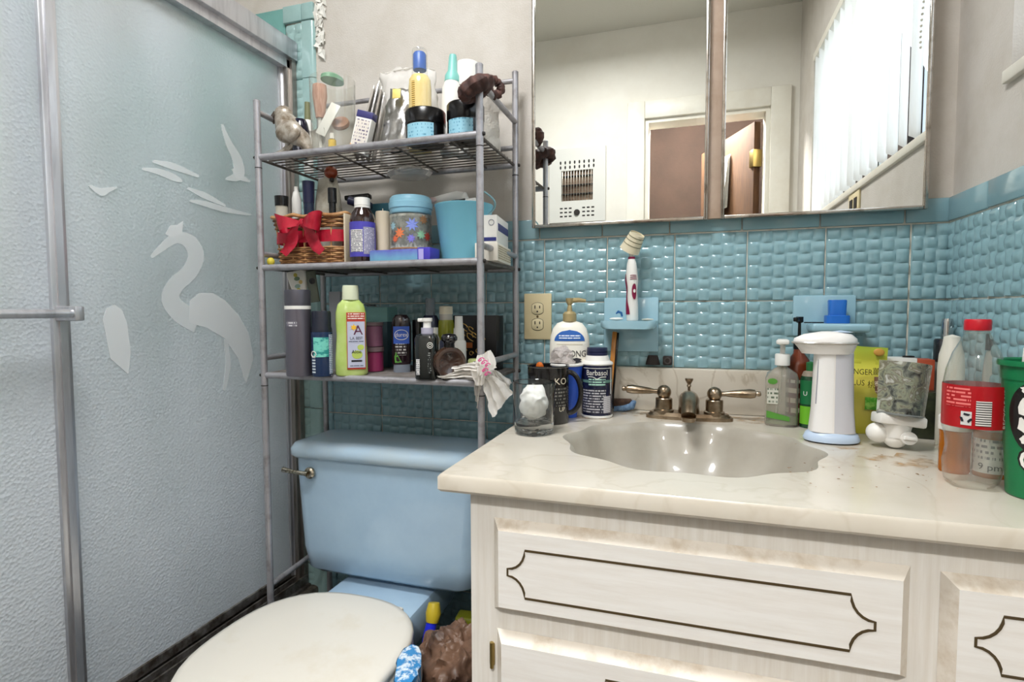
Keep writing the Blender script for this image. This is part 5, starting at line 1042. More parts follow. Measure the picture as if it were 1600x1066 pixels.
# bottles behind
g = stand_y(655, 690, 466, -0.125, S3, 500)
LT('clear_cap_spray', 'dark blue spray bottle with clear domed cap behind the pump bottle', 'bottle', (g[0], -0.125, S3, g[3]*0.8, g[4]), [('body', [(0.0001, 0), (0.95, 0), (0.95, 0.7), (0.7, 0.76), (0.0001, 0.76)], mat('ink_blue', (40, 44, 66), 0.25)), ('cap', [(0.55, 0.76), (0.55, 0.97), (0.5, 1), (0.0001, 1)], mat('grey_clear', (170, 178, 190), 0.08, trans=0.7))])
g = stand_y(685, 709, 478, -0.12, S3, 500)
LT('olive_oil_bottle', 'olive green liquid bottle with cream cap behind the flask', 'bottle', g, [('body', [(0.0001, 0), (1.05, 0), (1.05, 0.70), (0.95, 0.78), (0.0001, 0.78)], mat('olive_liquid', (140, 144, 40), 0.12, coat=0.4)), ('collar', [(0.0001, 0.78), (0.85, 0.78), (0.85, 0.87), (0.0001, 0.87)], mat('clear_grey', (190, 186, 176), 0.2)), ('cap', [(0.0001, 0.87), (0.88, 0.87), (0.86, 0.99), (0.0001, 1)], mat('cream_cap', (222, 214, 190), 0.4))])
g = stand_y(706, 728, 494, -0.155, S3, 530)
LT('stepped_white_spray', 'white stepped spray bottle in front of the black gift box', 'bottle', g, [('body', [(0.0001, 0), (1.05, 0), (1.05, 0.52), (0.95, 0.56), (0.0001, 0.56)], m_whitep), ('collar', [(0.0001, 0.56), (0.8, 0.56), (0.74, 0.78), (0.0001, 0.78)], m_whitep), ('nozzle', [(0.0001, 0.78), (0.62, 0.78), (0.56, 1), (0.0001, 1)], m_whitep)])
q = thing('small_white_box', 'small white box between the pump bottle and perfume flask', 'box', (W(676, 520, y=-0.19).x, -0.185, S3)); put('carton_body', MB().box(-0.008, 0.008, -0.008, 0.008, 0, W(676, 512, y=-0.19).z-S3, 0.001), m_whitep, q)
q = thing('dark_blue_compact', 'slanted dark blue compact behind the pump head', 'compact', (W(684, 525, y=-0.15).x, -0.150, S3), rot=(0, 0.25, 0.1)); put('case', MB().box(-0.012, 0.012, -0.005, 0.005, 0.006, 0.075, 0.004), mat('slate_blue', (70, 74, 100), 0.3), q)
q = thing('black_tube_box', 'narrow black box behind the black pump bottle', 'box', (W(651, 530, y=-0.175).x, -0.170, S3)); put('carton_body', MB().box(-0.009, 0.009, -0.009, 0.009, 0, W(651, 500, y=-0.17).z-S3, 0.001), m_jet, q)
# black gift box with gold script
xa, xb = W(708, 540, y=-0.10).x, W(781, 540, y=-0.10).x
q = thing('black_gift_box', 'black box with gold ornament and script at the shelf end', 'box', ((xa+xb)/2, -0.085, S3), -0.06)
hw_ = (xb-xa)/2*0.94; hz_ = W(745, 493, y=-0.10).z-S3
put('carton_body', MB().box(-hw_, hw_, -0.022, 0.022, 0, hz_, 0.001), mat('black_card', (24, 22, 26), 0.35), q)
m_gold = mat('gold_print', (198, 160, 84), 0.35, 0.6)
for (cx_, cz_, ss_) in ((-0.52, 0.78, 0.011), (-0.2, 0.74, 0.008), (-0.62, 0.62, 0.010), (-0.25, 0.60, 0.011), (-0.05, 0.64, 0.007)):
    put('gold_scroll', MB().tube([(hw_*cx_+ss_*math.cos(a)*(0.4+0.6*abs(math.cos(a*0.5))), -0.0228, hz_*cz_+ss_*0.9*math.sin(a*0.75)) for a in [i*0.45 for i in range(18)]], 0.0012, 5), m_gold, q)
put('amber_panel', MB().box(-hw_*0.8, -hw_*0.1, -0.0226, -0.022, hz_*0.40, hz_*0.50), mat('amber_print', (150, 84, 40), 0.4), q)
for k in range(5):
    put('gold_scroll', MB().tube([(-hw_*0.75+0.30*hw_*k+0.006*math.cos(a)*(1-a/14), -0.0228, hz_*(0.30+0.05*(k % 2))+0.006*math.sin(a)*(1-a/14)) for a in [i*0.5 for i in range(16)]], 0.0008, 5), m_gold, q)
put('gold_scroll', MB().tube([(hw_*0.30+0.011*math.cos(a)*(1-a/12), -0.0228, hz_*0.56+0.010*math.sin(a)*(1-a/12)) for a in [i*0.5 for i in range(16)]], 0.001, 5), m_gold, q)
LT('lime_round_tin', 'round lime green tin behind the tied plastic bag', 'tin', (W(742, 575, y=-0.20).x, -0.185, S3, 0.021, 0.034), [('body', [(0.0001, 0), (1, 0), (1, 0.9), (0.9, 1), (0.0001, 1)], mat('lime_tin', (190, 200, 130), 0.4))])
# tied plastic bag on the post
q = thing('tied_plastic_bag', 'white plastic bag with magenta print tied around the rack post', 'bag', (RX1, RYF, S3+0.02))
m_bag = mat('white_bag_film', (240, 236, 230), 0.45, transl=0.35, bump=0.3, bscale=90)
def fold(pts, seed, amp=0.004, nu=20, nv=10):
    """a crinkled sheet spanning four corners a b c d, with pleats"""
    a, b, c, d = [Vector(p) for p in pts]
    return MB().grid(lambda u, v: ((a*(1-u)+b*u)*(1-v)+(d*(1-u)+c*u)*v)+Vector((0, -0.005*math.sin(u*16+v*3), 0.0)), nu, nv).crumple(amp, 55, seed)
put('knot', MB().grid(lambda u, v: ((0.015+0.012*math.sin(PI*v))*math.cos(2*PI*u), (0.015+0.012*math.sin(PI*v))*math.sin(2*PI*u), 0.036*(v-0.5)), 24, 12, True).crumple(0.006, 55, 2), m_bag, q, smooth=70)
def bp(px, py, yy): v_ = W(px, py, y=yy); return (v_.x-RX1, v_.y-RYF, v_.z-S3-0.02)
put('flap', fold([bp(752, 592, -0.325), bp(770, 585, -0.335), bp(802, 612, -0.30), bp(770, 652, -0.335)], 3), m_bag, q, smooth=70)
put('flap', fold([bp(766, 578, -0.325), bp(776, 580, -0.32), bp(800, 596, -0.27), bp(792, 618, -0.29)], 4), m_bag, q, smooth=70)
put('flap', fold([bp(745, 572, -0.325), bp(750, 592, -0.33), bp(696, 592, -0.345), bp(683, 588, -0.345)], 5, 0.003), m_bag, q, smooth=70)
put('flap', fold([bp(748, 566, -0.33), bp(752, 582, -0.335), bp(714, 580, -0.34), bp(704, 574, -0.335)], 9, 0.003), m_bag, q, smooth=70)
put('flap', fold([bp(742, 585, -0.318), bp(752, 590, -0.318), bp(748, 645, -0.30), bp(742, 618, -0.30)], 6, 0.002), m_bag, q, smooth=70)
put('flap', fold([bp(745, 556, -0.325), bp(766, 548, -0.33), bp(776, 574, -0.335), bp(742, 592, -0.34)], 7, 0.003), m_bag, q, smooth=70)
put('flap', fold([bp(735, 575, -0.335), bp(762, 570, -0.345), bp(756, 600, -0.342), bp(744, 604, -0.335)], 8, 0.003), m_bag, q, smooth=70)
m_mgt = mat('magenta_print', (214, 70, 140), 0.5)
for k, (px_, py_, s_) in enumerate(((752, 562, 0.006), (757, 566, 0.006), (762, 570, 0.005), (758, 578, 0.006), (762, 584, 0.006))):
    c_ = bp(px_, py_, -0.349); put('printed_mark', MB().tube([(c_[0]+s_*math.cos(a), c_[1], c_[2]+0.6*s_*math.sin(a*1.3)) for a in [i*0.6 for i in range(9)]], 0.0011, 5), m_mgt, q)

# ================================================================== wall fittings over the counter
ow = thing('outlet_plate', 'ivory double outlet plate on the blue tiles', 'outlet', (-0.860, -0.011, -0.017+H))
put('plate', MB().box(-0.035, 0.035, -0.006, 0.0, -0.057, 0.057, 0.0025), mat('ivory_plate', (222, 206, 164), 0.35), ow)
for z in (-0.0195, 0.0195):
    s_ = put('socket', loft(MB(), [[(0.0165*c*k, -0.0062-e, z+0.0145*s2*k) for c, s2 in [(max(-0.86, min(0.86, math.cos(2*PI*i/24)*1.1)), math.sin(2*PI*i/24)) for i in range(24)]] for k, e in ((1, 0), (1, 0.0012), (0.94, 0.0018))]), mat('ivory_socket', (226, 212, 172), 0.3), ow)
    put('socket_outline', MB().tube([(0.0170*max(-0.86, min(0.86, math.cos(2*PI*i/24)*1.1)), -0.0064, z+0.0150*math.sin(2*PI*i/24)) for i in range(24)], 0.0006, 5, closed=True), m_dark, s_)
    for (dx, w_, h2) in ((-0.006, 0.0012, 0.004), (0.006, 0.0012, 0.0034)): put('slot', MB().box(dx-w_, dx+w_, -0.0084, -0.0080, z+0.002-h2+0.002, z+0.002+h2+0.002), m_dark, s_)
    put('ground_hole', MB().lathe([(0.0001, 0), (0.0022, 0), (0.0001, 0.0004)], 10).xf(RX(PI/2)).xf(TR(0, -0.0081, z-0.007)), m_dark, s_)
put('plate_screw', MB().lathe([(0.0001, 0), (0.003, 0), (0.0001, 0.001)], 12).xf(RX(PI/2)).xf(TR(0, -0.0062, 0)), mat('old_screw', (110, 92, 60), 0.4, 0.7), ow)
# soap dish with shelf
sd = thing('ceramic_toothbrush_shelf', 'pale blue ceramic toothbrush holder set in the tiles', 'soap dish', (-0.633, -0.008, -0.036+H))
put('back_plate', MB().box(-0.0635, 0.0635, -0.009, 0.0, -0.064, 0.064, 0.004), m_fixture, sd)
put('ledge', loft(MB(), [[(x, y-0.043, z) for x, y in rrect(0.0635*k, 0.040, 0.020, 6)] for (z, k) in ((-0.008, 0.90), (-0.004, 0.97), (0.006, 1.0), (0.0105, 0.99))]), m_fixture, sd, smooth=50)
zl = -0.036+H+0.0108
sx_, sy_ = W(988, 500, y=-0.055).x, -0.055
tb = thing('electric_toothbrush', 'white and maroon electric toothbrush standing on the blue ledge', 'toothbrush', (sx_, sy_, zl), rot=(0, -0.02, 0))
hT = W(988, 405, y=sy_).z-zl
m_mar = mat('maroon_rubber', (134, 26, 66), 0.4)
put('handle', MB().lathe([(0.0001, 0), (0.0125, 0), (0.0135, 0.003), (0.0135, hT*0.25), (0.0115, hT*0.48), (0.0145, hT*0.66), (0.0105, hT*0.93), (0.0075, hT), (0.0001, hT)], 24), m_whitep, tb, smooth=60)
put('collar_ring', MB().lathe([(0.0078, hT), (0.0082, hT+0.001), (0.0078, hT+0.005), (0.0001, hT+0.005)], 18), m_mar, tb)
put('neck', MB().lathe([(0.006, hT+0.005), (0.0052, hT+0.034), (0.0001, hT+0.035)], 16), m_whitep, tb)
put('brush_head', MB().sphere((0.004, 0, hT+0.036), 0.007, 14, 8, (1, 0.7, 1.2)), m_whitep, tb)
fa_ = facing(tb)
def gp(zf, a, off=0.0009):
    zz = hT*zf; P0 = [(0.0135, 0), (0.0135, 0.25), (0.0115, 0.48), (0.0145, 0.66), (0.0105, 0.93), (0.0075, 1.0)]
    for (r0, z0_), (r1, z1_) in zip(P0, P0[1:]):
        if z0_ <= zf <= z1_: rr_ = r0+(r1-r0)*(zf-z0_)/(z1_-z0_); break
    return ((rr_+off)*math.cos(fa_+a), (rr_+off)*math.sin(fa_+a), zz)
put('side_grip', MB().grid(lambda u, v: gp(0.10+0.66*v, -1.5+(1.1-0.55*math.sin(PI*(v*1.0))**2)*u*(0.3+0.7*min(1, 3*(1-v)))), 8, 18), m_mar, tb, smooth=60)
put('button_panel', MB().add([gp(0.47+0.13*math.sin(a), 0.38+0.42*math.cos(a), 0.0015) for a in [2*PI*i/20 for i in range(20)]], [tuple(range(20))]), m_mar, tb, smooth=0)
put('button', MB().add([gp(0.48+0.03*math.sin(a), 0.38+0.20*math.cos(a), 0.003) for a in [2*PI*i/14 for i in range(14)]], [tuple(range(14))]), m_whitep, tb, smooth=0)
for z_ in (0.66, 0.69, 0.72): put('grip_line', MB().tube([gp(z_+0.015*math.cos(a*1.4), 0.25+a) for a in [-0.5+i*0.2 for i in range(6)]], 0.0008, 5), m_mar, tb)
# paper cup over the brush head
g0 = W(990, 378, y=sy_)
q = thing('paper_cup', 'small cream paper cup tipped over the toothbrush head', 'cup', (g0.x, sy_, g0.z), rot=(0.35, 0.5, 0))
put('cup_wall', MB().lathe([(0.0225, -0.021), (0.0228, -0.022), (0.0235, -0.0215), (0.0228, -0.019), (0.017, 0.020), (0.0165, 0.020), (0.0218, -0.020)], 28, cap=False), mat('cream_cup', (224, 214, 186), 0.6), q)
put('cup_bottom', MB().lathe([(0.0168, 0.017), (0.0001, 0.017)], 28), MATS['cream_cup'], q)
for z_ in (-0.006, 0.004, 0.013): put('cup_stripe', MB().lathe([(0.0228-(z_+0.019)*0.1487+0.0005, z_), (0.0228-(z_+0.0206)*0.1487+0.0005, z_+0.0016)], 28, cap=False), mat('olive_stripe', (116, 112, 84), 0.6), q)
q = thing('white_toothpaste_tube', 'flat white toothpaste tube lying on the blue ledge', 'tube', (W(963, 497, y=-0.055).x, -0.055, zl)); put('tube_body', MB().sphere((0, 0, 0.0035), 0.0035, 14, 8, (4.6, 2.2, 1)), m_whitep, q)
q = thing('blue_plastic_clip', 'small blue plastic clip on the toothpaste tube', 'clip', (W(968, 490, y=-0.05).x, -0.050, zl+0.0072)); put('clip_arch', MB().tube([(-0.008, 0, 0.008), (-0.003, 0, 0.013), (0.004, 0, 0.010), (0.006, 0, 0.0015)], [0.0015, 0.0035, 0.003, 0.0022], 8), mat('clip_blue', (34, 98, 158), 0.35), q)
q = thing('soap_crumbs', 'white soap residue on the blue ledge', 'soap', (W(1012, 496, y=-0.05).x, -0.050, zl)); put('residue', MB().sphere((0, 0, 0.002), 0.002, 12, 6, (7, 5, 1)).crumple(0.0012, 200), m_offw, q); q['kind'] = 'stuff'
# second fitting
s2 = thing('ceramic_soap_dish', 'pale blue ceramic soap dish on the tiles holding a blue cap', 'soap dish', (-0.222, -0.008, -0.014+H))
put('back_plate', MB().box(-0.066, 0.054, -0.009, 0.0, -0.045, 0.043, 0.004), m_fixture, s2)
put('ledge', MB().box(-0.040, 0.066, -0.075, -0.008, -0.034, -0.016, 0.006, 3), m_fixture, s2)
zd = -0.014+H-0.016
q = thing('blue_stepped_cap', 'bright blue stepped plastic cap on the ceramic soap dish', 'cap', (W(1309, 480, y=-0.050).x, -0.045, zd+0.0003))
m_bb = mat('bright_blue', (38, 110, 200), 0.35)
put('base', MB().lathe([(0.0001, 0), (0.022, 0), (0.022, 0.015), (0.021, 0.016), (0.0001, 0.016)], 28, sq=5, sy=0.8), m_bb, q); put('stem', MB().lathe([(0.0001, 0.016), (0.0155, 0.016), (0.0165, 0.046), (0.0155, 0.048), (0.0001, 0.048)], 28, sq=5, sy=0.8), m_bb, q)
q = thing('black_hair_pin', 'thin black hair pin lying on the ceramic soap dish', 'hair pin', (W(1272, 498, y=-0.06).x, -0.060, zd)); put('prongs', MB().tube([(-0.018, 0, 0.0015), (0.016, 0, 0.0015), (0.018, 0.002, 0.0015), (0.016, 0.004, 0.0015), (-0.018, 0.004, 0.0015)], 0.0012, 6), m_jet, q)
# two dark rubber stoppers on the backsplash
zb3 = ZV+0.1075
for (px_, lab_) in ((1020, 'dark tapered rubber stopper on the backsplash edge'), (1043, 'dark ring-faced rubber stopper on the backsplash edge')):
    q = thing('rubber_stopper', lab_, 'stopper', (W(px_, 567, y=-0.014).x, -0.0150, zb3+0.0003), group='stoppers on the backsplash')
    if px_ < 1030: put('plug', MB().lathe([(0.0001, 0), (0.0165, 0), (0.0155, 0.006), (0.011, 0.022), (0.0001, 0.0225)], 20, sy=0.6), mat('dark_rubber', (52, 44, 42), 0.7), q)
    else:
        put('plug', MB().box(-0.0105, 0.0105, -0.008, 0.008, 0, 0.021, 0.003), MATS['dark_rubber'], q); put('ring', MB().tube([(0.0065*math.cos(a), -0.0085, 0.0105+0.0065*math.sin(a)) for a in [2*PI*i/18 for i in range(18)]], 0.0016, 6, closed=True), mat('grey_rubber', (86, 80, 78), 0.6), q)
# ================================================================== counter, left group
Z = ZV+0.0004
# glass tumbler with tissue
g = stand(801, 868, 596, 684, Z)
t, o = LT('glass_tumbler', 'clear glass tumbler holding a wad of white tissue', 'tumbler', g, [('wall', [(0.0001, 0), (0.86, 0), (0.90, 0.02), (1.0, 0.985), (0.985, 1.0), (0.955, 0.985), (0.86, 0.22), (0.0001, 0.19)], m_glass)])
for i in range(18):
    a = 2*PI*i/18; put('cut_ray', MB().tube([(g[3]*0.25*math.cos(a), g[3]*0.25*math.sin(a), 0.0045), (g[3]*0.80*math.cos(a), g[3]*0.80*math.sin(a), 0.0045)], 0.0012, 5), m_glass, t)
q = thing('tissue_wad', 'crumpled white tissue inside the glass tumbler', 'tissue', (g[0], g[1], Z+g[4]*0.24))
put('wad', MB().sphere((0, 0, g[4]*0.34), g[3]*0.66, 44, 30, (1, 1, 1.15)).crumple(0.006, 40, 3).crumple(0.0022, 130, 5), mat('white_tissue', (238, 236, 230), 0.9), q, smooth=60)
# black mug
g = stand(821, 888, 571, 667, Z); g = (g[0], g[1]+0.012, g[2], g[3], g[4])
t, o = LT('black_mug', 'black mug with white lettering behind the glass tumbler', 'mug', g, [('body', [(0.0001, 0), (0.94, 0), (0.97, 0.02), (0.97, 0.97), (1, 0.985), (0.99, 1), (0.93, 0.99), (0.90, 0.05), (0.0001, 0.04)], mat('black_glaze', (24, 22, 22), 0.15, coat=0.4))])
ar = facing(t)+1.45
put('handle', MB().tube([((g[3]*0.95+0.026*math.sin(a))*math.cos(ar), (g[3]*0.95+0.026*math.sin(a))*math.sin(ar), g[4]*(0.52)+g[4]*0.36*math.cos(a)) for a in [PI*i/14 for i in range(15)]], 0.0055, 12), MATS['black_glaze'], t, smooth=60)
put('rim_line', MB().lathe([(g[3]*0.985, g[4]*0.972), (g[3]*0.99, g[4]*0.978)], 32, cap=False), mat('pale_rim', (150, 146, 140), 0.3), t)
m_cr = mat('cream_ink', (222, 212, 190), 0.5)
fa_ = facing(t)
text_cyl('KO', 0.019, g[3]*0.97, g[4]*0.74, fa_+0.62, m_cr, t, wide=1.1); text_cyl('UP', 0.013, g[3]*0.97, g[4]*0.26, fa_+0.70, m_cr, t)
band(t, 'printed_art', g[3]*0.97, g[4]*0.32, g[4]*0.64, fa_+0.6, 0.42, print_mat('mug_print', (24, 22, 22), (140, 136, 128), line=0.007, word=120, gap=0.5))
mgx, mgy, mgr, mgh = g[0], g[1], g[3], g[4]
q = thing('orange_handle', 'translucent orange toothbrush handle sticking out of the black mug', 'toothbrush', (mgx-0.010, mgy-0.010, Z+0.006), rot=(0.12, -0.02, 0.0))
m_or = mat('amber_plastic', (214, 112, 38), 0.2, transl=0.25)
put('stem', MB().tube([(0, 0, 0), (0, 0, mgh*0.82)], 0.0045, 10), m_or, q); put('grip_end', MB().sphere((0, 0, mgh*0.93), 0.0085, 14, 10, (1, 0.6, 1.35)), m_or, q)
# blue cup with crumpled plastic
g = stand_y(858, 912, 567, mgy+0.065, Z, 620)
LT('blue_cup', 'blue plastic cup with white rim behind the black mug', 'cup', g, [('body', [(0.0001, 0), (0.62, 0), (0.64, 0.12), (0.70, 0.13), (0.94, 0.95), (0.90, 0.95), (0.66, 0.15), (0.0001, 0.14)], mat('cobalt_plastic', (40, 84, 190), 0.3)), ('rim', [(0.93, 0.95), (1.02, 0.96), (1.03, 0.985), (0.99, 1.0), (0.90, 0.99), (0.0001, 0.95)], m_whitep)])
q = thing('crumpled_plastic', 'crumpled clear plastic wrapper stuffed into the blue cup', 'wrapper', (g[0]-0.008, g[1], Z+g[4]*0.86))
put('film', MB().sphere((0, 0, 0.022), 0.024, 40, 28, (1.05, 0.9, 1.3)).crumple(0.008, 45, 7).crumple(0.003, 130, 2), mat('grey_film', (212, 204, 200), 0.35, transl=0.35), q, smooth=25)
# lotion bottle
g = stand_y(862, 922, 466, mgy+0.100, Z, 540)
t = thing('lotion_pump_bottle', 'white oval lotion bottle with blue arch label and gold pump', 'bottle', (g[0]-0.003, g[1], Z), face(g[0], g[1])+PI/2)
r_, h_ = g[3]*1.04, g[4]; SY = 0.55
put('body', MB().lathe([(0.0001, 0), (0.94*r_, 0), (r_, 0.02*h_), (r_, 0.59*h_), (0.96*r_, 0.67*h_), (0.84*r_, 0.74*h_), (0.62*r_, 0.785*h_), (0.34*r_, 0.803*h_), (0.0001, 0.803*h_)], 40, sy=SY, sq=2.2), mat('ivory_bottle', (238, 234, 222), 0.35), t, smooth=60)
m_gp = mat('gold_pump_plastic', (178, 160, 116), 0.35, 0.3)
put('collar', MB().lathe([(0.0001, 0.80*h_), (0.34*r_, 0.80*h_), (0.34*r_, 0.865*h_), (0.24*r_, 0.885*h_), (0.0001, 0.885*h_)], 24), m_gp, t)
ph = put('pump_head', MB().lathe([(0.0001, 0.88*h_), (0.15*r_, 0.88*h_), (0.10*r_, 0.94*h_), (0.19*r_, 0.968*h_), (0.20*r_, 1.0*h_), (0.0001, 1.0*h_)], 18), m_gp, t)
put('spout', MB().tube([(0, 0, 0.978*h_), (0.45*r_, 0, 0.985*h_), (0.80*r_, 0, 0.975*h_)], [0.006, 0.005, 0.0035], 10), m_gp, ph)
yl = -r_*SY-0.0006
def lobe(zf): return yl*(1.0 if zf < 0.52 else 1-0.9*(zf-0.52)/0.30*0.35)
ap = [(0.80*r_*math.cos(a), 0.50*h_+0.130*h_*math.sin(a)) for a in [PI*i/20 for i in range(21)]]
def onb(x, z, off):                          # point on the bottle's front at x, z
    zf = z/h_; rr_ = r_
    P0 = [(1, 0.02), (1, 0.59), (0.96, 0.67), (0.84, 0.74), (0.62, 0.785)]
    for (a, za), (b_, zb_2) in zip(P0, P0[1:]):
        if za <= zf <= zb_2: rr_ = r_*(a+(b_-a)*(zf-za)/(zb_2-za))
    u = min(0.999, abs(x)/rr_); return (x, -SY*rr_*(1-u**2.2)**(1/2.2)-off, z)
put('blue_arch', MB().grid(lambda u, v: onb((u-0.5)*1.5*r_*math.sqrt(max(0, 1-v*v)), 0.635*h_+v*0.095*h_, 0.0006), 20, 8), mat('label_blue', (42, 98, 178), 0.35), t, smooth=0)
put('arch_print', MB().grid(lambda u, v: onb((u-0.5)*1.05*r_, (0.650+v*0.036)*h_, 0.0012), 16, 2), print_mat('arch_print', (42, 98, 178), (226, 234, 244), line=0.55, word=8, gap=0.42), t, smooth=0)
put('label_rule', MB().grid(lambda u, v: onb((u-0.5)*1.3*r_, (0.605+v*0.005)*h_, 0.0008), 16, 1), mat('beige_rule', (196, 188, 168), 0.5), t, smooth=0)
vs, fs = text2d('STRONG', 0.020)
put('lettering', MB().add([onb(u*0.78+0.006, 0.525*h_+v, 0.0012) for (u, v, _) in vs], fs), m_ink2, t, smooth=0)
put('label_art', MB().add([onb(0.016+0.012*math.cos(a)*(1 if i % 3 else 0.6), 0.470*h_+0.006*math.sin(a), 0.0012) for i, a in enumerate([2*PI*k/18 for k in range(18)])], [tuple(range(18))]), m_ink2, t, smooth=0)
# shaving foam can
g = stand(908, 957, 542, 655, Z)
t, o = LT('shaving_foam_can', 'navy shaving foam can with white shoulder and navy cap', 'can', g, [
    ('base_ring', [(0.0001, 0), (0.96, 0), (1.0, 0.01), (1.0, 0.035), (0.96, 0.04), (0.0001, 0.04)], m_whitep), ('body', [(0.0001, 0.03), (0.97, 0.03), (0.97, 0.755), (0.0001, 0.755)], mat('navy_tin', (28, 32, 58), 0.25, coat=0.3)),
    ('shoulder', [(0.0001, 0.75), (1.0, 0.75), (1.02, 0.765), (0.98, 0.785), (0.80, 0.81), (0.70, 0.88), (0.0001, 0.885)], m_whitep), ('cap', [(0.0001, 0.88), (0.66, 0.88), (0.66, 0.925), (0.62, 0.93), (0.66, 0.935), (0.64, 0.99), (0.0001, 1)], m_navy)])
fa_ = facing(t); R_ = g[3]*0.97
text_cyl('Barbasol', 0.0165, R_, g[4]*0.645, fa_, m_whitep, t, wide=0.85)
put('arrow_mark', MB().tube([((R_+0.0008)*math.cos(fa_+u), (R_+0.0008)*math.sin(fa_+u), g[4]*(0.59-0.03*max(0, 1-abs(u)/0.25))) for u in [-0.6+i*0.1 for i in range(13)]], 0.0008, 5), m_whitep, t)
band(t, 'green_stripe', R_, g[4]*0.505, g[4]*0.545, fa_, 1.3, mat('sage_stripe', (96, 134, 124), 0.35)); band(t, 'stripe_print', R_, g[4]*0.46, g[4]*0.57, fa_, 0.55, print_mat('mint_print', (44, 62, 74), (178, 220, 200), line=0.0055, gap=0.42), off=0.0009)
band(t, 'small_print', R_, g[4]*0.07, g[4]*0.42, fa_-0.25, 0.85, print_mat('navy_small_print', (28, 30, 48), (190, 188, 192), line=0.0058, gap=0.46)); band(t, 'barcode', R_, g[4]*0.08, g[4]*0.32, fa_+0.72, 0.30, print_mat('barcode_rows', (220, 218, 218), (120, 116, 130), line=0.002, gap=0.0), off=0.0010)
put('label_frame', MB().tube([((R_+0.0006)*math.cos(fa_+1.05), (R_+0.0006)*math.sin(fa_+1.05), g[4]*z_) for z_ in (0.34, 0.71)], 0.0006, 5).tube([((R_+0.0006)*math.cos(fa_+u), (R_+0.0006)*math.sin(fa_+u), g[4]*0.71) for u in [-1.05+i*0.15 for i in range(15)]], 0.0006, 5), m_whitep, t)
# wooden brush handle leaning behind
p = W(955, 560, y=-0.045)
q = thing('wooden_brush', 'orange wooden brush handle leaning on the wall behind the can', 'brush', (W(951, 640, y=-0.075).x, -0.068, Z), rot=(-0.16, 0.05, 0))
put('handle', MB().box(-0.0065, 0.0045, -0.004, 0.004, 0.0, W(958, 517, y=-0.05).z-Z, 0.002), mat('varnished_wood', (190, 124, 50), 0.35), q)
put('dark_edge', MB().box(0.0045, 0.009, -0.004, 0.004, 0.012, W(958, 517, y=-0.05).z-Z-0.002, 0.0015), m_jet, q)
# blue scrubber
p = W(972, 643, z=Z)
q = thing('blue_scrubber', 'worn brown and blue scrubbing sponge beside the shaving can', 'sponge', (p.x, p.y+0.014, Z), 0.25)
put('brown_pad', MB().box(-0.024, 0.022, -0.006, 0.018, 0.004, 0.026, 0.005, 3).crumple(0.002, 90, 2), mat('brown_sponge', (84, 62, 48), 0.9, noise2=(56, 40, 32), nscale=120), q, smooth=60)
put('blue_band', MB().tube([(-0.022, -0.012, 0.006), (0.0, -0.016, 0.007), (0.018, -0.014, 0.013), (0.025, -0.006, 0.022)], [0.006, 0.007, 0.008, 0.006], 12).crumple(0.0015, 120, 4), mat('blue_bristle', (116, 146, 178), 0.9, noise2=(78, 104, 136), nscale=160), q, smooth=60)
# stains around the faucet
rnd = random.Random(9); mb = MB()
for i in range(150):
    px_ = rnd.uniform(985, 1250) if i < 90 else rnd.uniform(1230, 1520); py_ = rnd.uniform(640, 668) if i < 90 else rnd.uniform(690, 770)
    P_ = W(px_, py_, z=ZV+0.0003)
    if i < 90 and not (-0.14 < P_.y < -0.028): continue
    s_ = 0.0006+0.0012*rnd.random(); k_ = 6; a0 = rnd.random()*6
    mb.add([(P_.x+s_*math.cos(a0+2*PI*j/k_)*(0.6+0.8*rnd.random()), P_.y+s_*math.sin(a0+2*PI*j/k_)*(0.6+0.8*rnd.random()), ZV+0.0006) for j in range(k_)], [tuple(range(k_))])
sg = put('grime_specks', mb, mat('grime', (150, 112, 66), 0.8, noise2=(92, 64, 40), nscale=40), None, smooth=0, kind='stuff'); tag(sg, 'brown grime specks scattered over the cream countertop', 'grime')
# ================================================================== counter, right group
g = stand(1194, 1246, 530, 669, Z)
t = thing('clear_soap_bottle', 'nearly empty clear soap bottle with white pump beside the faucet', 'bottle', (g[0], g[1], Z), face(g[0], g[1])+PI/2)
r_, h_ = g[3], g[4]
put('body', MB().lathe([(0.0001, 0), (0.92*r_, 0), (r_, 0.02*h_), (r_, 0.55*h_), (0.9*r_, 0.61*h_), (0.45*r_, 0.665*h_), (0.32*r_, 0.68*h_), (0.32*r_, 0.71*h_), (0.28*r_, 0.71*h_), (0.28*r_, 0.68*h_), (0.86*r_, 0.60*h_), (0.95*r_, 0.54*h_), (0.95*r_, 0.03*h_), (0.0001, 0.02*h_)], 36, sy=0.62, sq=3), mat('hazy_clear', (236, 234, 226), 0.12, trans=0.85, ior=1.2), t, smooth=60)
put('soap_residue', MB().lathe([(0.0001, 0.024*h_), (0.93*r_, 0.026*h_), (0.93*r_, 0.12*h_), (0.0001, 0.13*h_)], 36, sy=0.6, sq=3), mat('green_soap', (176, 196, 150), 0.2, trans=0.4), t)
put('collar', MB().lathe([(0.0001, 0.70*h_), (0.46*r_, 0.70*h_), (0.46*r_, 0.82*h_), (0.42*r_, 0.83*h_), (0.0001, 0.83*h_)], 24), m_whitep, t)
ph = put('pump_head', MB().lathe([(0.0001, 0.82*h_), (0.16*r_, 0.82*h_), (0.16*r_, 0.93*h_), (0.30*r_, 0.94*h_), (0.30*r_, 1.0*h_), (0.0001, 1.0*h_)], 18), m_whitep, t)
put('spout', MB().box(-0.012, 0.012, -0.026, 0.004, 0.945*h_, 0.995*h_, 0.003), m_whitep, ph)
put('dip_tube', MB().tube([(0, 0, 0.70*h_), (-0.004, 0, 0.4*h_), (-0.010, 0, 0.05*h_)], 0.003, 8), m_offw, t)
m_gink = mat('green_ink', (84, 148, 56), 0.5)
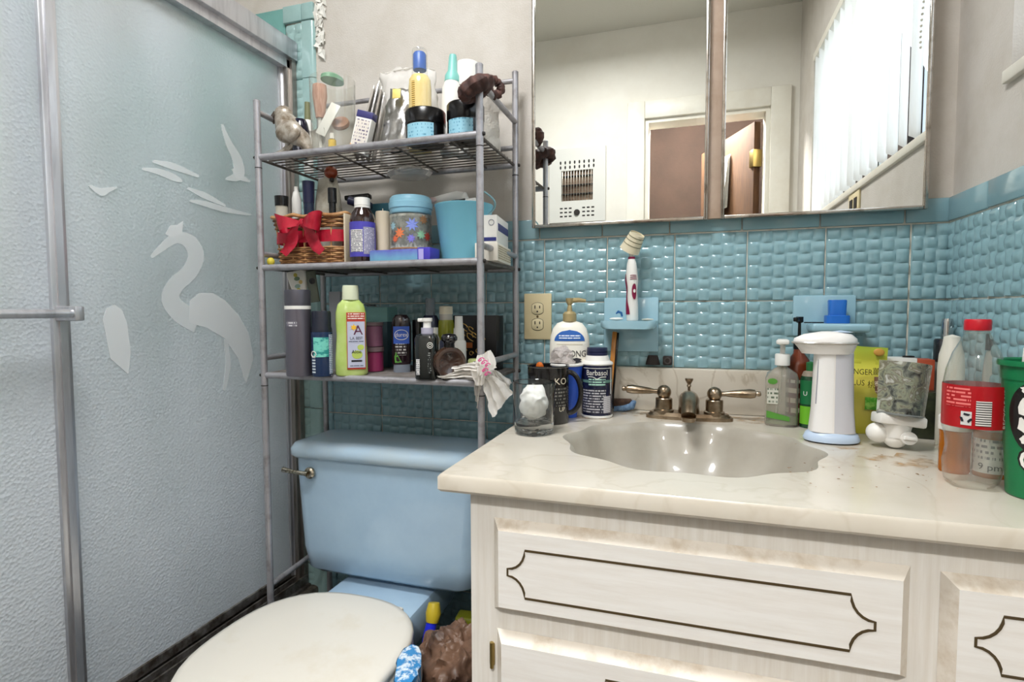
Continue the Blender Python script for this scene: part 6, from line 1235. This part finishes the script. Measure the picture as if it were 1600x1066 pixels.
put('leaf_logo', MB().add([(-0.55*r_+0.009*math.cos(a), -0.62*r_*1.0-0.001, 0.52*h_+0.006*math.sin(a)) for a in [2*PI*k/14 for k in range(14)]], [tuple(range(14))]), m_gink, t, smooth=0)
put('label_print', MB().add([(-0.86*r_, -0.62*r_-0.001, 0.26*h_), (-0.2*r_, -0.62*r_-0.001, 0.26*h_), (-0.2*r_, -0.62*r_-0.001, 0.44*h_), (-0.86*r_, -0.62*r_-0.001, 0.44*h_)], [(0, 1, 2, 3)], [(0, 0), (0.02, 0), (0.02, 0.03), (0, 0.03)]), print_mat('grey_green_print', (206, 206, 194), (90, 104, 84), line=0.008, gap=0.5), t, smooth=0)
put('green_strip', MB().add([(-0.88*r_, -0.62*r_-0.001, 0.10*h_), (0.5*r_, -0.62*r_-0.001, 0.07*h_), (0.5*r_, -0.62*r_-0.001, 0.12*h_), (-0.88*r_, -0.62*r_-0.001, 0.18*h_)], [(0, 1, 2, 3)]), m_gink, t, smooth=0)
# amber bottle with black pump
g = stand_y(1228, 1268, 495, -0.085, Z, 560)
t, o = LT('amber_pump_bottle', 'amber brown bottle with black pump behind the soap dispenser', 'bottle', g, [('body', [(0.0001, 0), (0.95, 0), (1, 0.02), (1, 0.50), (0.85, 0.60), (0.45, 0.66), (0.42, 0.70), (0.0001, 0.70)], mat('amber_bottle', (110, 46, 22), 0.1, coat=0.5, noise2=(84, 30, 14), nscale=10)), ('collar', [(0.0001, 0.70), (0.46, 0.70), (0.46, 0.78), (0.25, 0.79), (0.14, 0.80), (0.12, 0.94), (0.30, 0.95), (0.30, 1), (0.0001, 1)], m_jet)])
put('spout', MB().box(-0.004, 0.020, -0.004, 0.004, g[4]*0.955, g[4]*0.995, 0.002).xf(RZ(-2.2)), m_jet, t); band(t, 'label_band', g[3], g[4]*0.10, g[4]*0.42, facing(t), 1.2, print_mat('dark_red_print', (104, 28, 26), (226, 214, 200), line=0.02, word=60))
# green bottle
g = stand(1244, 1276, 565, 671, Z); g = (g[0]+0.006, g[1]+0.008, Z, g[3], g[4])
t, o = LT('green_bottle', 'dark green bottle with lime label tucked behind the soap dispenser', 'bottle', g, [('body', [(0.0001, 0), (0.96, 0), (1, 0.02), (1, 0.74), (0.7, 0.82), (0.0001, 0.82)], mat('bottle_green', (22, 66, 40), 0.2, coat=0.3)), ('shoulder', [(0.98, 0.73), (0.7, 0.84), (0.4, 0.86), (0.0001, 0.86)], mat('grey_shoulder', (150, 136, 120), 0.5)), ('cap', [(0.0001, 0.85), (0.44, 0.85), (0.44, 0.98), (0.0001, 1)], mat('green_cap', (38, 110, 60), 0.35))])
fa_ = facing(t)
band(t, 'label_band', g[3], g[4]*0.36, g[4]*0.72, fa_-0.2, 1.0, mat('emerald_label', (24, 110, 62), 0.35)); band(t, 'label_band', g[3], g[4]*0.06, g[4]*0.33, fa_-0.2, 1.0, mat('lime_label', (110, 182, 42), 0.35)); text_cyl('U', 0.012, g[3], g[4]*0.52, fa_-0.45, m_whitep, t)
# automatic soap dispenser
g = stand(1252, 1344, 518, 698, Z)
t = thing('soap_dispenser', 'white automatic soap dispenser with pale blue foot on the counter', 'dispenser', (g[0], g[1], Z), face(g[0], g[1])+PI/2+0.25)
r_, h_ = g[3], g[4]; SY = 0.72
m_disp = mat('dispenser_white', (236, 232, 228), 0.3); m_foot = mat('dispenser_blue', (190, 208, 230), 0.3)
put('foot', MB().lathe([(0.0001, 0.012*h_), (0.98*r_, 0.012*h_), (1.0*r_, 0.03*h_), (0.92*r_, 0.075*h_), (0.78*r_, 0.10*h_), (0.0001, 0.10*h_)], 40, sy=SY), m_foot, t)
put('rubber_pad', MB().lathe([(0.0001, 0), (0.93*r_, 0), (0.95*r_, 0.012*h_), (0.0001, 0.012*h_)], 40, sy=SY), m_jet, t)
put('column', MB().lathe([(0.80*r_, 0.095*h_), (0.72*r_, 0.30*h_), (0.68*r_, 0.60*h_), (0.66*r_, 0.84*h_), (0.0001, 0.84*h_)], 40, sy=SY, sq=3), m_disp, t)
put('front_panel', MB().lathe([(0.81*r_, 0.10*h_), (0.733*r_, 0.30*h_), (0.693*r_, 0.60*h_), (0.673*r_, 0.82*h_)], 10, -PI/2-1.0, -PI/2-0.12, sy=SY, sq=3), mat('panel_white', (240, 238, 236), 0.25), t)
put('reservoir', MB().lathe([(0.805*r_, 0.10*h_), (0.728*r_, 0.30*h_), (0.69*r_, 0.60*h_), (0.67*r_, 0.81*h_)], 14, -PI/2-0.05, -PI/2+1.35, sy=SY, sq=3), mat('smoke_grey_plastic', (200, 200, 206), 0.15), t)
put('seam', MB().tube([(-0.64*r_, -0.52*r_*SY*0.9, 0.35*h_), (-0.58*r_, -0.50*r_*SY*0.9, 0.75*h_)], 0.0012, 6), mat('seam_grey', (140, 140, 150), 0.5), t)
hd = []
for (z_, kx, kf) in ((0.80, 0.72, 1.0), (0.85, 0.80, 1.12), (0.90, 0.88, 1.28), (0.935, 0.86, 1.25), (0.975, 0.66, 0.95), (1.0, 0.3, 0.4)):
    hd.append([(r_*(kf*1.12 if c < 0 else kx*0.92)*c, r_*SY*kx*1.1*s2, z_*h_) for c, s2 in [(math.cos(2*PI*i/40), math.sin(2*PI*i/40)) for i in range(40)]])
put('head', loft(MB(), hd), m_disp, t, smooth=50)
put('chrome_trim', MB().tube([(r_*(1.30*1.12 if math.cos(a) < 0 else 0.885*0.92)*math.cos(a), r_*SY*0.89*1.1*math.sin(a), 0.90*h_) for a in [2*PI*i/40 for i in range(40)]], 0.0022, 6, closed=True), mat('satin_trim', (206, 202, 196), 0.2, 0.5), t)
put('top_button', MB().lathe([(0.30*r_, 0.985*h_), (0.45*r_, 0.995*h_), (0.0001, 1.012*h_)], 30, sy=SY, c=(0.22*r_, 0)), m_foot, t)
# ginger pouch
p = W(1362, 672, z=Z)
xa, xb = W(1326, 610, y=-0.16).x, W(1385, 610, y=-0.16).x
q = thing('ginger_pouch', 'yellow-green ginger pouch leaning behind the soap dispenser', 'pouch', ((xa+xb)/2-0.010, -0.150, Z), rot=(-0.10, 0.055, 0.15))
hp_ = W(1362, 541, y=-0.14).z-Z; wp = (xb-xa)/2+0.012
mp_ = bpy.data.materials.new('ginger_print'); mp_.use_nodes = True; nt = mp_.node_tree
tc = nt.nodes.new('ShaderNodeTexCoord'); sp = nt.nodes.new('ShaderNodeSeparateXYZ'); mr = nt.nodes.new('ShaderNodeMapRange'); mr.inputs[2].default_value = hp_; rp = nt.nodes.new('ShaderNodeValToRGB')
nt.links.new(tc.outputs['Object'], sp.inputs[0]); nt.links.new(sp.outputs[2], mr.inputs[0]); nt.links.new(mr.outputs[0], rp.inputs[0]); nt.links.new(rp.outputs[0], nt.nodes['Principled BSDF'].inputs['Base Color'])
el = rp.color_ramp.elements; el[0].color = lin((196, 186, 54))+(1,); el[1].color = lin((170, 190, 62))+(1,)
for pos, c_ in ((0.30, (206, 192, 90)), (0.46, (176, 166, 62)), (0.60, (224, 208, 84)), (0.85, (204, 204, 70))):
    e_ = el.new(pos); e_.color = lin(c_)+(1,)
nt.nodes['Principled BSDF'].inputs['Roughness'].default_value = 0.3
put('pouch_body', MB().grid(lambda u, v: (wp*math.cos(2*PI*u)*(1+0.06*v), 0.013*math.sin(2*PI*u)*(math.sin(PI*min(1, v*1.1+0.12))**0.7 if v < 0.88 else 0.12), hp_*v), 32, 20, True).crumple(0.0016, 50, 6), mp_, q, smooth=60)
m_ink3 = mat('brown_black_ink', (58, 46, 10), 0.5)
text_flat('GINGER', 0.015, (-0.010, -0.0155, hp_*0.70), Rv, Uv, m_ink3, q, wide=0.85); text_flat('PLUS', 0.015, (-0.014, -0.0165, hp_*0.575), Rv, Uv, m_ink3, q, wide=0.85)
text_flat('\u8591', 0.015, (0.020, -0.0155, hp_*0.71), Rv, Uv, m_ink3, q); text_flat('\u6843', 0.015, (0.012, -0.0165, hp_*0.56), Rv, Uv, m_ink3, q)
put('leaf_patch', MB().box(wp*0.05, wp*0.95, -0.0172, -0.0158, hp_*0.28, hp_*0.42, 0.0005), mat('patch_green', (74, 152, 40), 0.35, noise2=(150, 200, 90), nscale=60, nlo=0.5, nhi=0.6), q)
put('ginger_mark', MB().sphere((wp*0.62, -0.008, hp_*0.94), 0.009, 12, 8, (1.1, 0.25, 0.8)), mat('ginger_orange', (206, 152, 70), 0.5), q)
# night light, leaning on a dark box
xd, yd = W(1440, 690, z=Z).x, W(1440, 690, z=Z).y
db = thing('dark_green_box', 'dark green box standing behind the night light', 'box', (xd+0.006, yd+0.045, Z), -0.15)
put('carton_body', MB().box(-0.045, 0.040, -0.02, 0.02, 0, 0.085, 0.001), mat('dark_green_card', (28, 34, 24), 0.4, noise2=(52, 58, 36), nscale=40), db)
wb_ = thing('white_red_carton', 'white carton with red end behind the night light shade', 'carton', (W(1420, 565, y=-0.10).x, -0.095, Z), -0.05)
hc_ = W(1420, 560, y=-0.115).z-Z
put('carton_body', MB().box(-0.050, 0.010, -0.02, 0.02, 0, hc_, 0.001), m_whitep, wb_); put('red_end', MB().box(0.010, 0.038, -0.02, 0.02, 0, hc_-0.002, 0.001), mat('brick_red_card', (172, 72, 42), 0.45), wb_)
q = thing('black_hair_tie', 'small black hair tie on the white and red carton', 'hair tie', (W(1418, 556, y=-0.09).x, -0.095, Z+hc_)); put('loop', MB().tube([(0.009*math.cos(a), 0.006*math.sin(a), 0.0018) for a in [2*PI*i/16 for i in range(16)]], 0.0016, 6, closed=True), m_jet, q)
cb = thing('brown_striped_box', 'narrow brown and white box between ginger pouch and night light', 'box', (W(1374, 650, y=-0.155).x+0.008, -0.135, Z), 0.1)
put('carton_body', MB().box(-0.016, 0.016, -0.012, 0.012, 0, W(1374, 590, y=-0.15).z-Z, 0.001), mat('brown_card', (112, 78, 62), 0.5, noise2=(196, 180, 160), nscale=30, nlo=0.5, nhi=0.55, stretch=(0.3, 0.3, 2)), cb)
gb = W(1403, 705, z=Z)
nl = thing('plug_in_night_light', 'plug-in night light with mottled glass shade lying on the counter', 'night light', (gb.x, gb.y+0.020, Z), rot=(-0.10, 0.11, 0.12))
zs0 = 0.058; ws = px_r(1372, 1462, Vector((gb.x, gb.y+0.03, Z)))
hs = W(1415, 563, y=gb.y+0.02).z-Z-0.004
put('socket_bulb', MB().sphere((0, 0, 0.020), 0.0195, 18, 12, (1.0, 0.9, 1)), m_whitep, nl); put('stem', MB().lathe([(0.019, 0.018), (0.023, 0.042), (0.0001, 0.042)], 22), m_whitep, nl)
put('plug_body', MB().sphere((-0.024, 0.006, 0.023), 0.017, 18, 12, (1.1, 1, 1)), m_whitep, nl); sw_ = put('rotary_switch', MB().lathe([(0.0001, 0), (0.013, 0), (0.0125, 0.004), (0.0001, 0.0045)], 20, sy=0.85).xf(RX(PI/2)).xf(TR(0.012, -0.017, 0.021)), m_whitep, nl)
put('switch_bar', MB().box(0.003, 0.021, -0.026, -0.0205, 0.018, 0.024, 0.0015), m_whitep, sw_)
put('shade_holder', MB().box(-0.036, 0.036, -0.024, 0.014, 0.040, 0.058, 0.004), m_whitep, nl)
ms = bpy.data.materials.new('mottled_shade'); ms.use_nodes = True; nt = ms.node_tree; b_ = nt.nodes['Principled BSDF']; b_.inputs['Roughness'].default_value = 0.08; b_.inputs['Transmission Weight'].default_value = 0.45; b_.inputs['IOR'].default_value = 1.2
tc = nt.nodes.new('ShaderNodeTexCoord'); nz = nt.nodes.new('ShaderNodeTexNoise'); nz.inputs['Scale'].default_value = 48; nz.inputs['Detail'].default_value = 5; nz.inputs['Distortion'].default_value = 1.2
rp = nt.nodes.new('ShaderNodeValToRGB'); nt.links.new(tc.outputs['Object'], nz.inputs['Vector']); nt.links.new(nz.outputs[0], rp.inputs[0]); nt.links.new(rp.outputs[0], b_.inputs['Base Color'])
el = rp.color_ramp.elements; el[0].position = 0.32; el[0].color = lin((70, 70, 66))+(1,); el[1].position = 0.66; el[1].color = lin((226, 228, 220))+(1,)
for pos, c_ in ((0.42, (126, 130, 124)), (0.50, (178, 182, 158)), (0.56, (138, 132, 116))): e_ = el.new(pos); e_.color = lin(c_)+(1,)
put('shade', MB().grid(lambda u, v: ((u-0.5)*2*ws*(0.90+0.10*v), -0.010-0.030*math.sin(PI*u), zs0+(hs-zs0)*v), 20, 8).grid(lambda u, v: ((0.5-u)*2*ws*(0.90+0.10*v), -0.008-0.028*math.sin(PI*u), zs0+(hs-zs0)*v), 20, 8), ms, nl, smooth=60)
put('shade_rim', MB().tube([((i/20-0.5)*2*ws*0.90, -0.010-0.030*math.sin(PI*i/20), zs0) for i in range(21)], 0.002, 6), mat('grey_glass_edge', (120, 124, 122), 0.2), nl)
# steel bottle at the corner
g = stand_y(1458, 1500, 498, -0.075, Z, 540)
LT('steel_lidded_bottle', 'clear and dark steel bottle with domed chrome top in the corner', 'bottle', g, [('body', [(0.0001, 0), (0.95, 0), (0.95, 0.62), (0.0001, 0.62)], mat('dim_glass', (150, 152, 144), 0.15, trans=0.3)), ('band', [(0.0001, 0.62), (1, 0.62), (1, 0.80), (0.9, 0.82), (0.0001, 0.82)], mat('dark_steel', (92, 90, 92), 0.25, 0.9)), ('dome', [(0.5, 0.82), (0.5, 0.96), (0.42, 1), (0.0001, 1)], m_chrome)])
# white bottle with tapered shoulder behind the cola bottle
g = stand(1467, 1510, 524, 706, Z)
LT('white_spray_bottle', 'cloudy white bottle standing behind the cola bottle', 'bottle', (g[0]+0.006, g[1]+0.035, Z, g[3]*1.05, g[4]), [('body', [(0.0001, 0), (0.95, 0), (1, 0.02), (1, 0.70), (0.92, 0.82), (0.70, 0.91), (0.62, 0.98), (0.0001, 1)], mat('cloudy_white', (222, 218, 206), 0.4))])
g = stand_y(1538, 1574, 521, -0.190, Z, 560)
LT('black_capped_bottle', 'clear bottle with black cap between cola bottle and green cup', 'bottle', (g[0], g[1], Z, g[3]*1.15, g[4]), [('body', [(0.0001, 0), (0.95, 0), (1, 0.02), (1, 0.62), (0.9, 0.76), (0.72, 0.86), (0.0001, 0.86)], mat('cloudy_clear', (206, 204, 196), 0.2, trans=0.4)), ('cap', [(0.0001, 0.85), (0.86, 0.85), (0.86, 0.98), (0.80, 1), (0.0001, 1)], m_jet)])
# cola bottle
g = stand(1463, 1570, 499, 768, Z)
cx_, cy_, r_, h_ = g[0], g[1], g[3], g[4]
t = thing('cola_bottle', 'empty clear plastic cola bottle with red label and red cap', 'bottle', (cx_, cy_, Z))
m_pet = thin_clear('pet_plastic', haze=0.03)
pr = [(0.55, 0.0), (0.80, 0.02), (0.88, 0.06), (0.93, 0.14), (0.84, 0.23), (0.88, 0.30), (0.96, 0.345), (0.98, 0.37), (0.98, 0.61), (0.96, 0.63), (0.90, 0.70), (0.72, 0.80), (0.42, 0.90), (0.36, 0.925), (0.36, 0.94)]
def petal(p, r, z, n_=40): return [(r*(1+(0.10*math.cos(5*a)*max(0, 1-z/(0.09*h_)) if z < 0.09*h_ else 0))*math.cos(a), r*(1+(0.10*math.cos(5*a)*max(0, 1-z/(0.09*h_)) if z < 0.09*h_ else 0))*math.sin(a), z) for a in [2*PI*i/n_ for i in range(n_)]]
put('body', loft(MB(), [petal(0, a*r_, b2*h_) for a, b2 in pr]+[petal(0, a*r_-0.0006, b2*h_+0.0006) for a, b2 in pr[::-1]], cap=False).add([], []), m_pet, t, smooth=60)
put('cap', MB().lathe([(0.0001, 0.935*h_), (0.40*r_, 0.935*h_), (0.41*r_, 0.945*h_), (0.41*r_, 0.99*h_), (0.38*r_, h_), (0.0001, h_)], 36), mat('cola_red_cap', (190, 20, 36), 0.35), t)
put('neck_ring', MB().lathe([(0.37*r_, 0.915*h_), (0.43*r_, 0.92*h_), (0.43*r_, 0.928*h_), (0.37*r_, 0.932*h_)], 30), m_pet, t)
lb = put('label', MB().lathe([(0.985*r_, 0.365*h_), (0.99*r_, 0.37*h_), (0.99*r_, 0.61*h_), (0.985*r_, 0.615*h_)], 48, cap=False), mat('cola_red', (168, 10, 22), 0.35), t)
fa_ = facing(t); R_ = 0.99*r_
band(t, 'label_print', R_, 0.49*h_, 0.60*h_, fa_-0.52, 0.42, print_mat('pink_print', (168, 10, 22), (226, 120, 116), line=0.0048, word=90, gap=0.42), parent=lb)
band(t, 'recycle_panel', R_, 0.385*h_, 0.465*h_, fa_-0.22, 0.16, mat('panel_grey', (206, 204, 202), 0.4), parent=lb)
for k in range(3):
    a0 = PI/2+2*PI*k/3
    put('recycle_arrow', MB().add([((R_+0.0012)*math.cos(fa_-0.22+u/R_), (R_+0.0012)*math.sin(fa_-0.22+u/R_), 0.427*h_+v) for u, v in [(0.0055*math.cos(a0+d_)*k_, 0.0055*math.sin(a0+d_)*k_) for d_, k_ in ((-0.7, 0.7), (-0.7, 1.25), (0.3, 1.25), (0.6, 0.95), (0.3, 0.65))]], [(0, 1, 2, 3, 4)]), m_ink2, lb, smooth=0)
band(t, 'barcode', R_, 0.385*h_, 0.53*h_, fa_+0.28, 0.23, print_mat('barcode', (222, 218, 214), (60, 58, 56), line=0.0030, gap=0.0), parent=lb)
text_cyl('RECYCLE ME', 0.0085, R_, 0.485*h_, fa_+1.02, m_whitep, lb, turn=1, wide=1.05)
put('date_print', MB().lathe([(0.925*r_, 0.665*h_), (0.905*r_, 0.69*h_)], 10, fa_-0.2, fa_+0.2), print_mat('date_print', (220, 218, 214), (70, 66, 110), line=0.006, gap=0.5), t) if False else None
# prescription bottles just behind the cola bottle
dv = Vector((cx_-CAM.x, cy_-CAM.y, 0)).normalized(); sv = Vector((-dv.y, dv.x, 0))*-1
m_amb = mat('amber_vial', (220, 128, 30), 0.1, trans=0.55, ior=1.2)
for (k, lab_, off, back) in ((0, 'amber pill vial without label behind the cola bottle', -0.020, 0.060), (1, 'amber pill vial with white handwritten label behind the cola bottle', 0.020, 0.064)):
    P_ = Vector((cx_, cy_, 0))+dv*(r_+back-0.03)+sv*off; h2 = 0.082+0.006*k; r2 = 0.0185+0.002*k
    q, o = LT('pill_vial', lab_, 'vial', (P_.x, P_.y, Z, r2, h2), [('body', [(0.0001, 0), (0.96, 0), (1, 0.03), (1, 0.74), (0.0001, 0.74)], m_amb), ('cap', [(0.0001, 0.75), (1.08, 0.75), (1.1, 0.78), (1.1, 0.97), (1.0, 1), (0.0001, 1)], m_whitep)], 'pill vials behind the cola bottle')
    if k:
        fb = facing(q); band(q, 'label_band', r2, 0.08*h2, 0.62*h2, fb, 1.35, print_mat('vial_print', (228, 226, 224), (110, 108, 120), line=0.008, gap=0.52)); band(q, 'label_panel', r2, 0.08*h2, 0.30*h2, fb, 1.0, mat('vial_paper', (230, 228, 226), 0.6), off=0.0009); text_cyl('9 pm', 0.013, r2, 0.18*h2, fb, m_ink2, q, off=0.0014)
q = thing('pale_blue_tube', 'pale blue tube standing beside the cola bottle', 'tube', (W(1460, 700, z=Z).x+0.002, W(1460, 716, z=Z).y+0.004, Z)); put('tube_body', MB().lathe([(0.0001, 0), (0.006, 0), (0.0075, 0.02), (0.006, 0.055), (0.0001, 0.056)], 16), mat('pale_blue_plastic', (176, 196, 222), 0.35), q); put('tube_cap', MB().lathe([(0.0001, 0.055), (0.004, 0.055), (0.004, 0.064), (0.0001, 0.064)], 12), m_whitep, q)
# green cup
PL = W(1572, 775, z=Z); hcup = 0.0
dep = 0.048
dvc = Vector((PL.x-CAM.x, PL.y-CAM.y, 0)).normalized(); svc = Vector((dvc.y, -dvc.x, 0))
C_ = Vector((PL.x, PL.y, 0))+svc*0.034+dvc*0.026
hcup = W(1565, 562, y=C_.y).z-Z
t, o = LT('green_plastic_cup', 'green plastic cup with black round emblem at the counter end', 'cup', (C_.x, C_.y, Z, 0.048, hcup), [
    ('body', [(0.0001, 0), (0.72, 0), (0.75, 0.01), (0.93, 0.86), (0.95, 0.86), (0.965, 0.955), (1.03, 0.96), (1.04, 0.975), (1.02, 1), (0.96, 0.99), (0.92, 0.93), (0.71, 0.03), (0.0001, 0.02)], mat('cup_green', (14, 112, 66), 0.35))])
fb = facing(t, -0.10)
def cupR(z_): return 0.048*(0.75+0.18*(z_/hcup-0.01)/0.85)
def cpt(u, v, off): rr_ = cupR(v)+off; return (rr_*math.cos(fb+u/0.042), rr_*math.sin(fb+u/0.042), v)
em = put('emblem', MB().grid(lambda u, v: cpt(0.034*v*math.cos(2*PI*u), hcup*0.60+0.046*v*math.sin(2*PI*u), 0.0008), 36, 6, True), mat('emblem_black', (20, 20, 20), 0.4), t, smooth=0)
for (cu, cv, a_, b2, sd_) in ((-0.012, 0.67, 0.010, 0.016, 1), (0.002, 0.58, 0.009, 0.012, 2), (-0.018, 0.545, 0.005, 0.010, 3), (-0.004, 0.48, 0.008, 0.006, 4), (-0.012, 0.80, 0.008, 0.004, 5), (0.012, 0.72, 0.005, 0.010, 6), (0.014, 0.50, 0.004, 0.007, 7), (-0.016, 0.44, 0.004, 0.006, 8)):
    rnd = random.Random(sd_); kk = [0.65+0.5*rnd.random() for _ in range(12)]
    put('emblem_patch', MB().add([cpt(cu+a_*kk[i]*math.cos(2*PI*i/12), hcup*cv+b2*kk[i]*math.sin(2*PI*i/12), 0.0016) for i in range(12)], [tuple(range(12))]), m_whitep, em, smooth=0)
vs, fs = text2d('GA', 0.040)
put('lettering_edge', MB().add([cpt(u*1.12+0.006, hcup*0.285+v*1.12, 0.0008) for u, v, _ in vs], fs), m_jet, t, smooth=0); put('lettering', MB().add([cpt(u+0.006, hcup*0.285+v, 0.0016) for u, v, _ in vs], fs), m_whitep, t, smooth=0)
vs, fs = text2d('1053', 0.018); put('lettering', MB().add([cpt(u+0.002, hcup*0.115+v, 0.0012) for u, v, _ in vs], fs), m_whitep, t, smooth=0)
q = thing('white_comb', 'white comb sticking up out of the green cup', 'comb', (C_.x-0.002, C_.y+0.012, Z+hcup*0.55), rot=(0, 0.05, -0.35))
put('spine', MB().box(-0.022, 0.026, -0.0025, 0.0025, hcup*0.40, hcup*0.53, 0.001), m_whitep, q)
for k in range(10): put('tooth', MB().box(-0.020+k*0.0047, -0.0178+k*0.0047, -0.0014, 0.0014, hcup*0.53, hcup*0.58), mat('comb_tooth', (196, 192, 184), 0.4), q)
put('handle', MB().box(-0.008, 0.008, -0.002, 0.002, -hcup*0.45, hcup*0.40, 0.001), m_whitep, q)
# ================================================================== floor clutter beside the toilet
m_bb2 = mat('brown_bag_film', (116, 88, 70), 0.42, noise2=(66, 46, 36), nscale=16, transl=0.12)
bn_ = thing('waste_bin', 'white waste bin between toilet and vanity', 'bin', (-0.893, -0.43, 0))
put('bin_wall', MB().lathe([(0.0001, 0.0), (0.058, 0.0), (0.062, 0.004), (0.070, 0.365), (0.073, 0.37), (0.068, 0.369), (0.059, 0.01), (0.0001, 0.008)], 36), m_whitep, bn_)
bgo = thing('brown_plastic_bag', 'crumpled brown plastic bag lining and spilling over the bin', 'bag', (-0.895, -0.43, 0.335))
def wrinkle(c, r, sc, seed, amp=0.016, n_=90, m_=60): return MB().sphere(c, r, n_, m_, sc).crumple(amp, 20, seed).ridge(c, amp*0.8, 26, seed).ridge(c, amp*0.12, 80, seed+3)
put('bag_body', wrinkle((0.0, 0, 0.040), 0.070, (0.95, 0.95, 0.85), 3), m_bb2, bgo, smooth=50)
put('bag_fold', wrinkle((-0.070, 0.020, 0.0), 0.050, (0.8, 0.9, 1.3), 8, 0.012), m_bb2, bgo, smooth=50)
bg2 = thing('brown_plastic_bag', 'smaller crumpled brown plastic bag behind the bin, against the wall', 'bag', (-1.005, -0.275, 0.0))
put('bag_body', wrinkle((0, 0, 0.165), 0.062, (0.8, 0.85, 2.3), 12, 0.012), m_bb2, bg2, smooth=50)
p = W(678, 960, y=-0.20); p2 = W(676, 1000, y=-0.26)
q = thing('toilet_brush_handle', 'yellow and blue brush handle sticking out of the brown bags', 'brush', (-1.014, -0.325, 0.342), rot=(-0.35, 0.03, 0))
put('blue_grip', MB().tube([(-0.004, 0, -0.04), (0, 0, 0.005), (0.002, 0, 0.036)], [0.009, 0.0125, 0.011], 14), mat('strong_blue', (34, 44, 200), 0.3), q); put('yellow_end', MB().tube([(0.002, 0, 0.030), (0.002, 0, 0.048), (0.0, 0, 0.068)], [0.013, 0.0165, 0.012], 14), mat('mustard', (182, 160, 40), 0.4), q)
q = thing('green_sponge_pack', 'olive green sponge pack lying behind the bin against the vanity', 'sponge', (-0.985, -0.160, W(722, 988, y=-0.19).z), 0.1)
put('pack', MB().box(-0.035, 0.035, -0.02, 0.02, 0.0, 0.028, 0.006, 3), mat('olive_pack', (126, 130, 34), 0.45), q)
bx_ = thing('storage_carton', 'dark carton on the floor under the green sponge pack', 'carton', (q.location.x, -0.160, 0)); put('carton_body', MB().box(-0.042, 0.042, -0.042, 0.05, 0, q.location.z-0.0005, 0.002), mat('dark_carton', (70, 54, 46), 0.7), bx_)
p = W(634, 1050, y=-0.46)
q = thing('wipes_packet', 'blue and yellow plastic packet standing beside the toilet bowl', 'packet', (-0.957, -0.535, 0.0), rot=(0.0, 0.02, 0.35))
hq = 0.425
put('packet_body', MB().grid(lambda u, v: (0.028*math.cos(2*PI*u)*(1-0.25*v), 0.055*math.sin(2*PI*u), hq*v), 32, 22, True).crumple(0.006, 40, 4), mat('blue_white_film', (56, 132, 190), 0.25, noise2=(214, 226, 234), nscale=18, nlo=0.48, nhi=0.56, stretch=(2, 2, 0.5)), q, smooth=50)
put('packet_top', MB().grid(lambda u, v: (0.021*math.cos(2*PI*u)*(1-v), 0.055*math.sin(2*PI*u)*(1-v), hq+0.006*v), 24, 3, True).crumple(0.004, 40, 4), MATS['blue_white_film'], q, smooth=50)
put('yellow_lettering', MB().box(0.010, 0.016, -0.05, -0.02, hq*0.86, hq*0.985, 0.001).crumple(0.003, 60, 3), mat('yellow_film', (220, 206, 60), 0.4, noise2=(40, 50, 60), nscale=60, nlo=0.5, nhi=0.55), q)
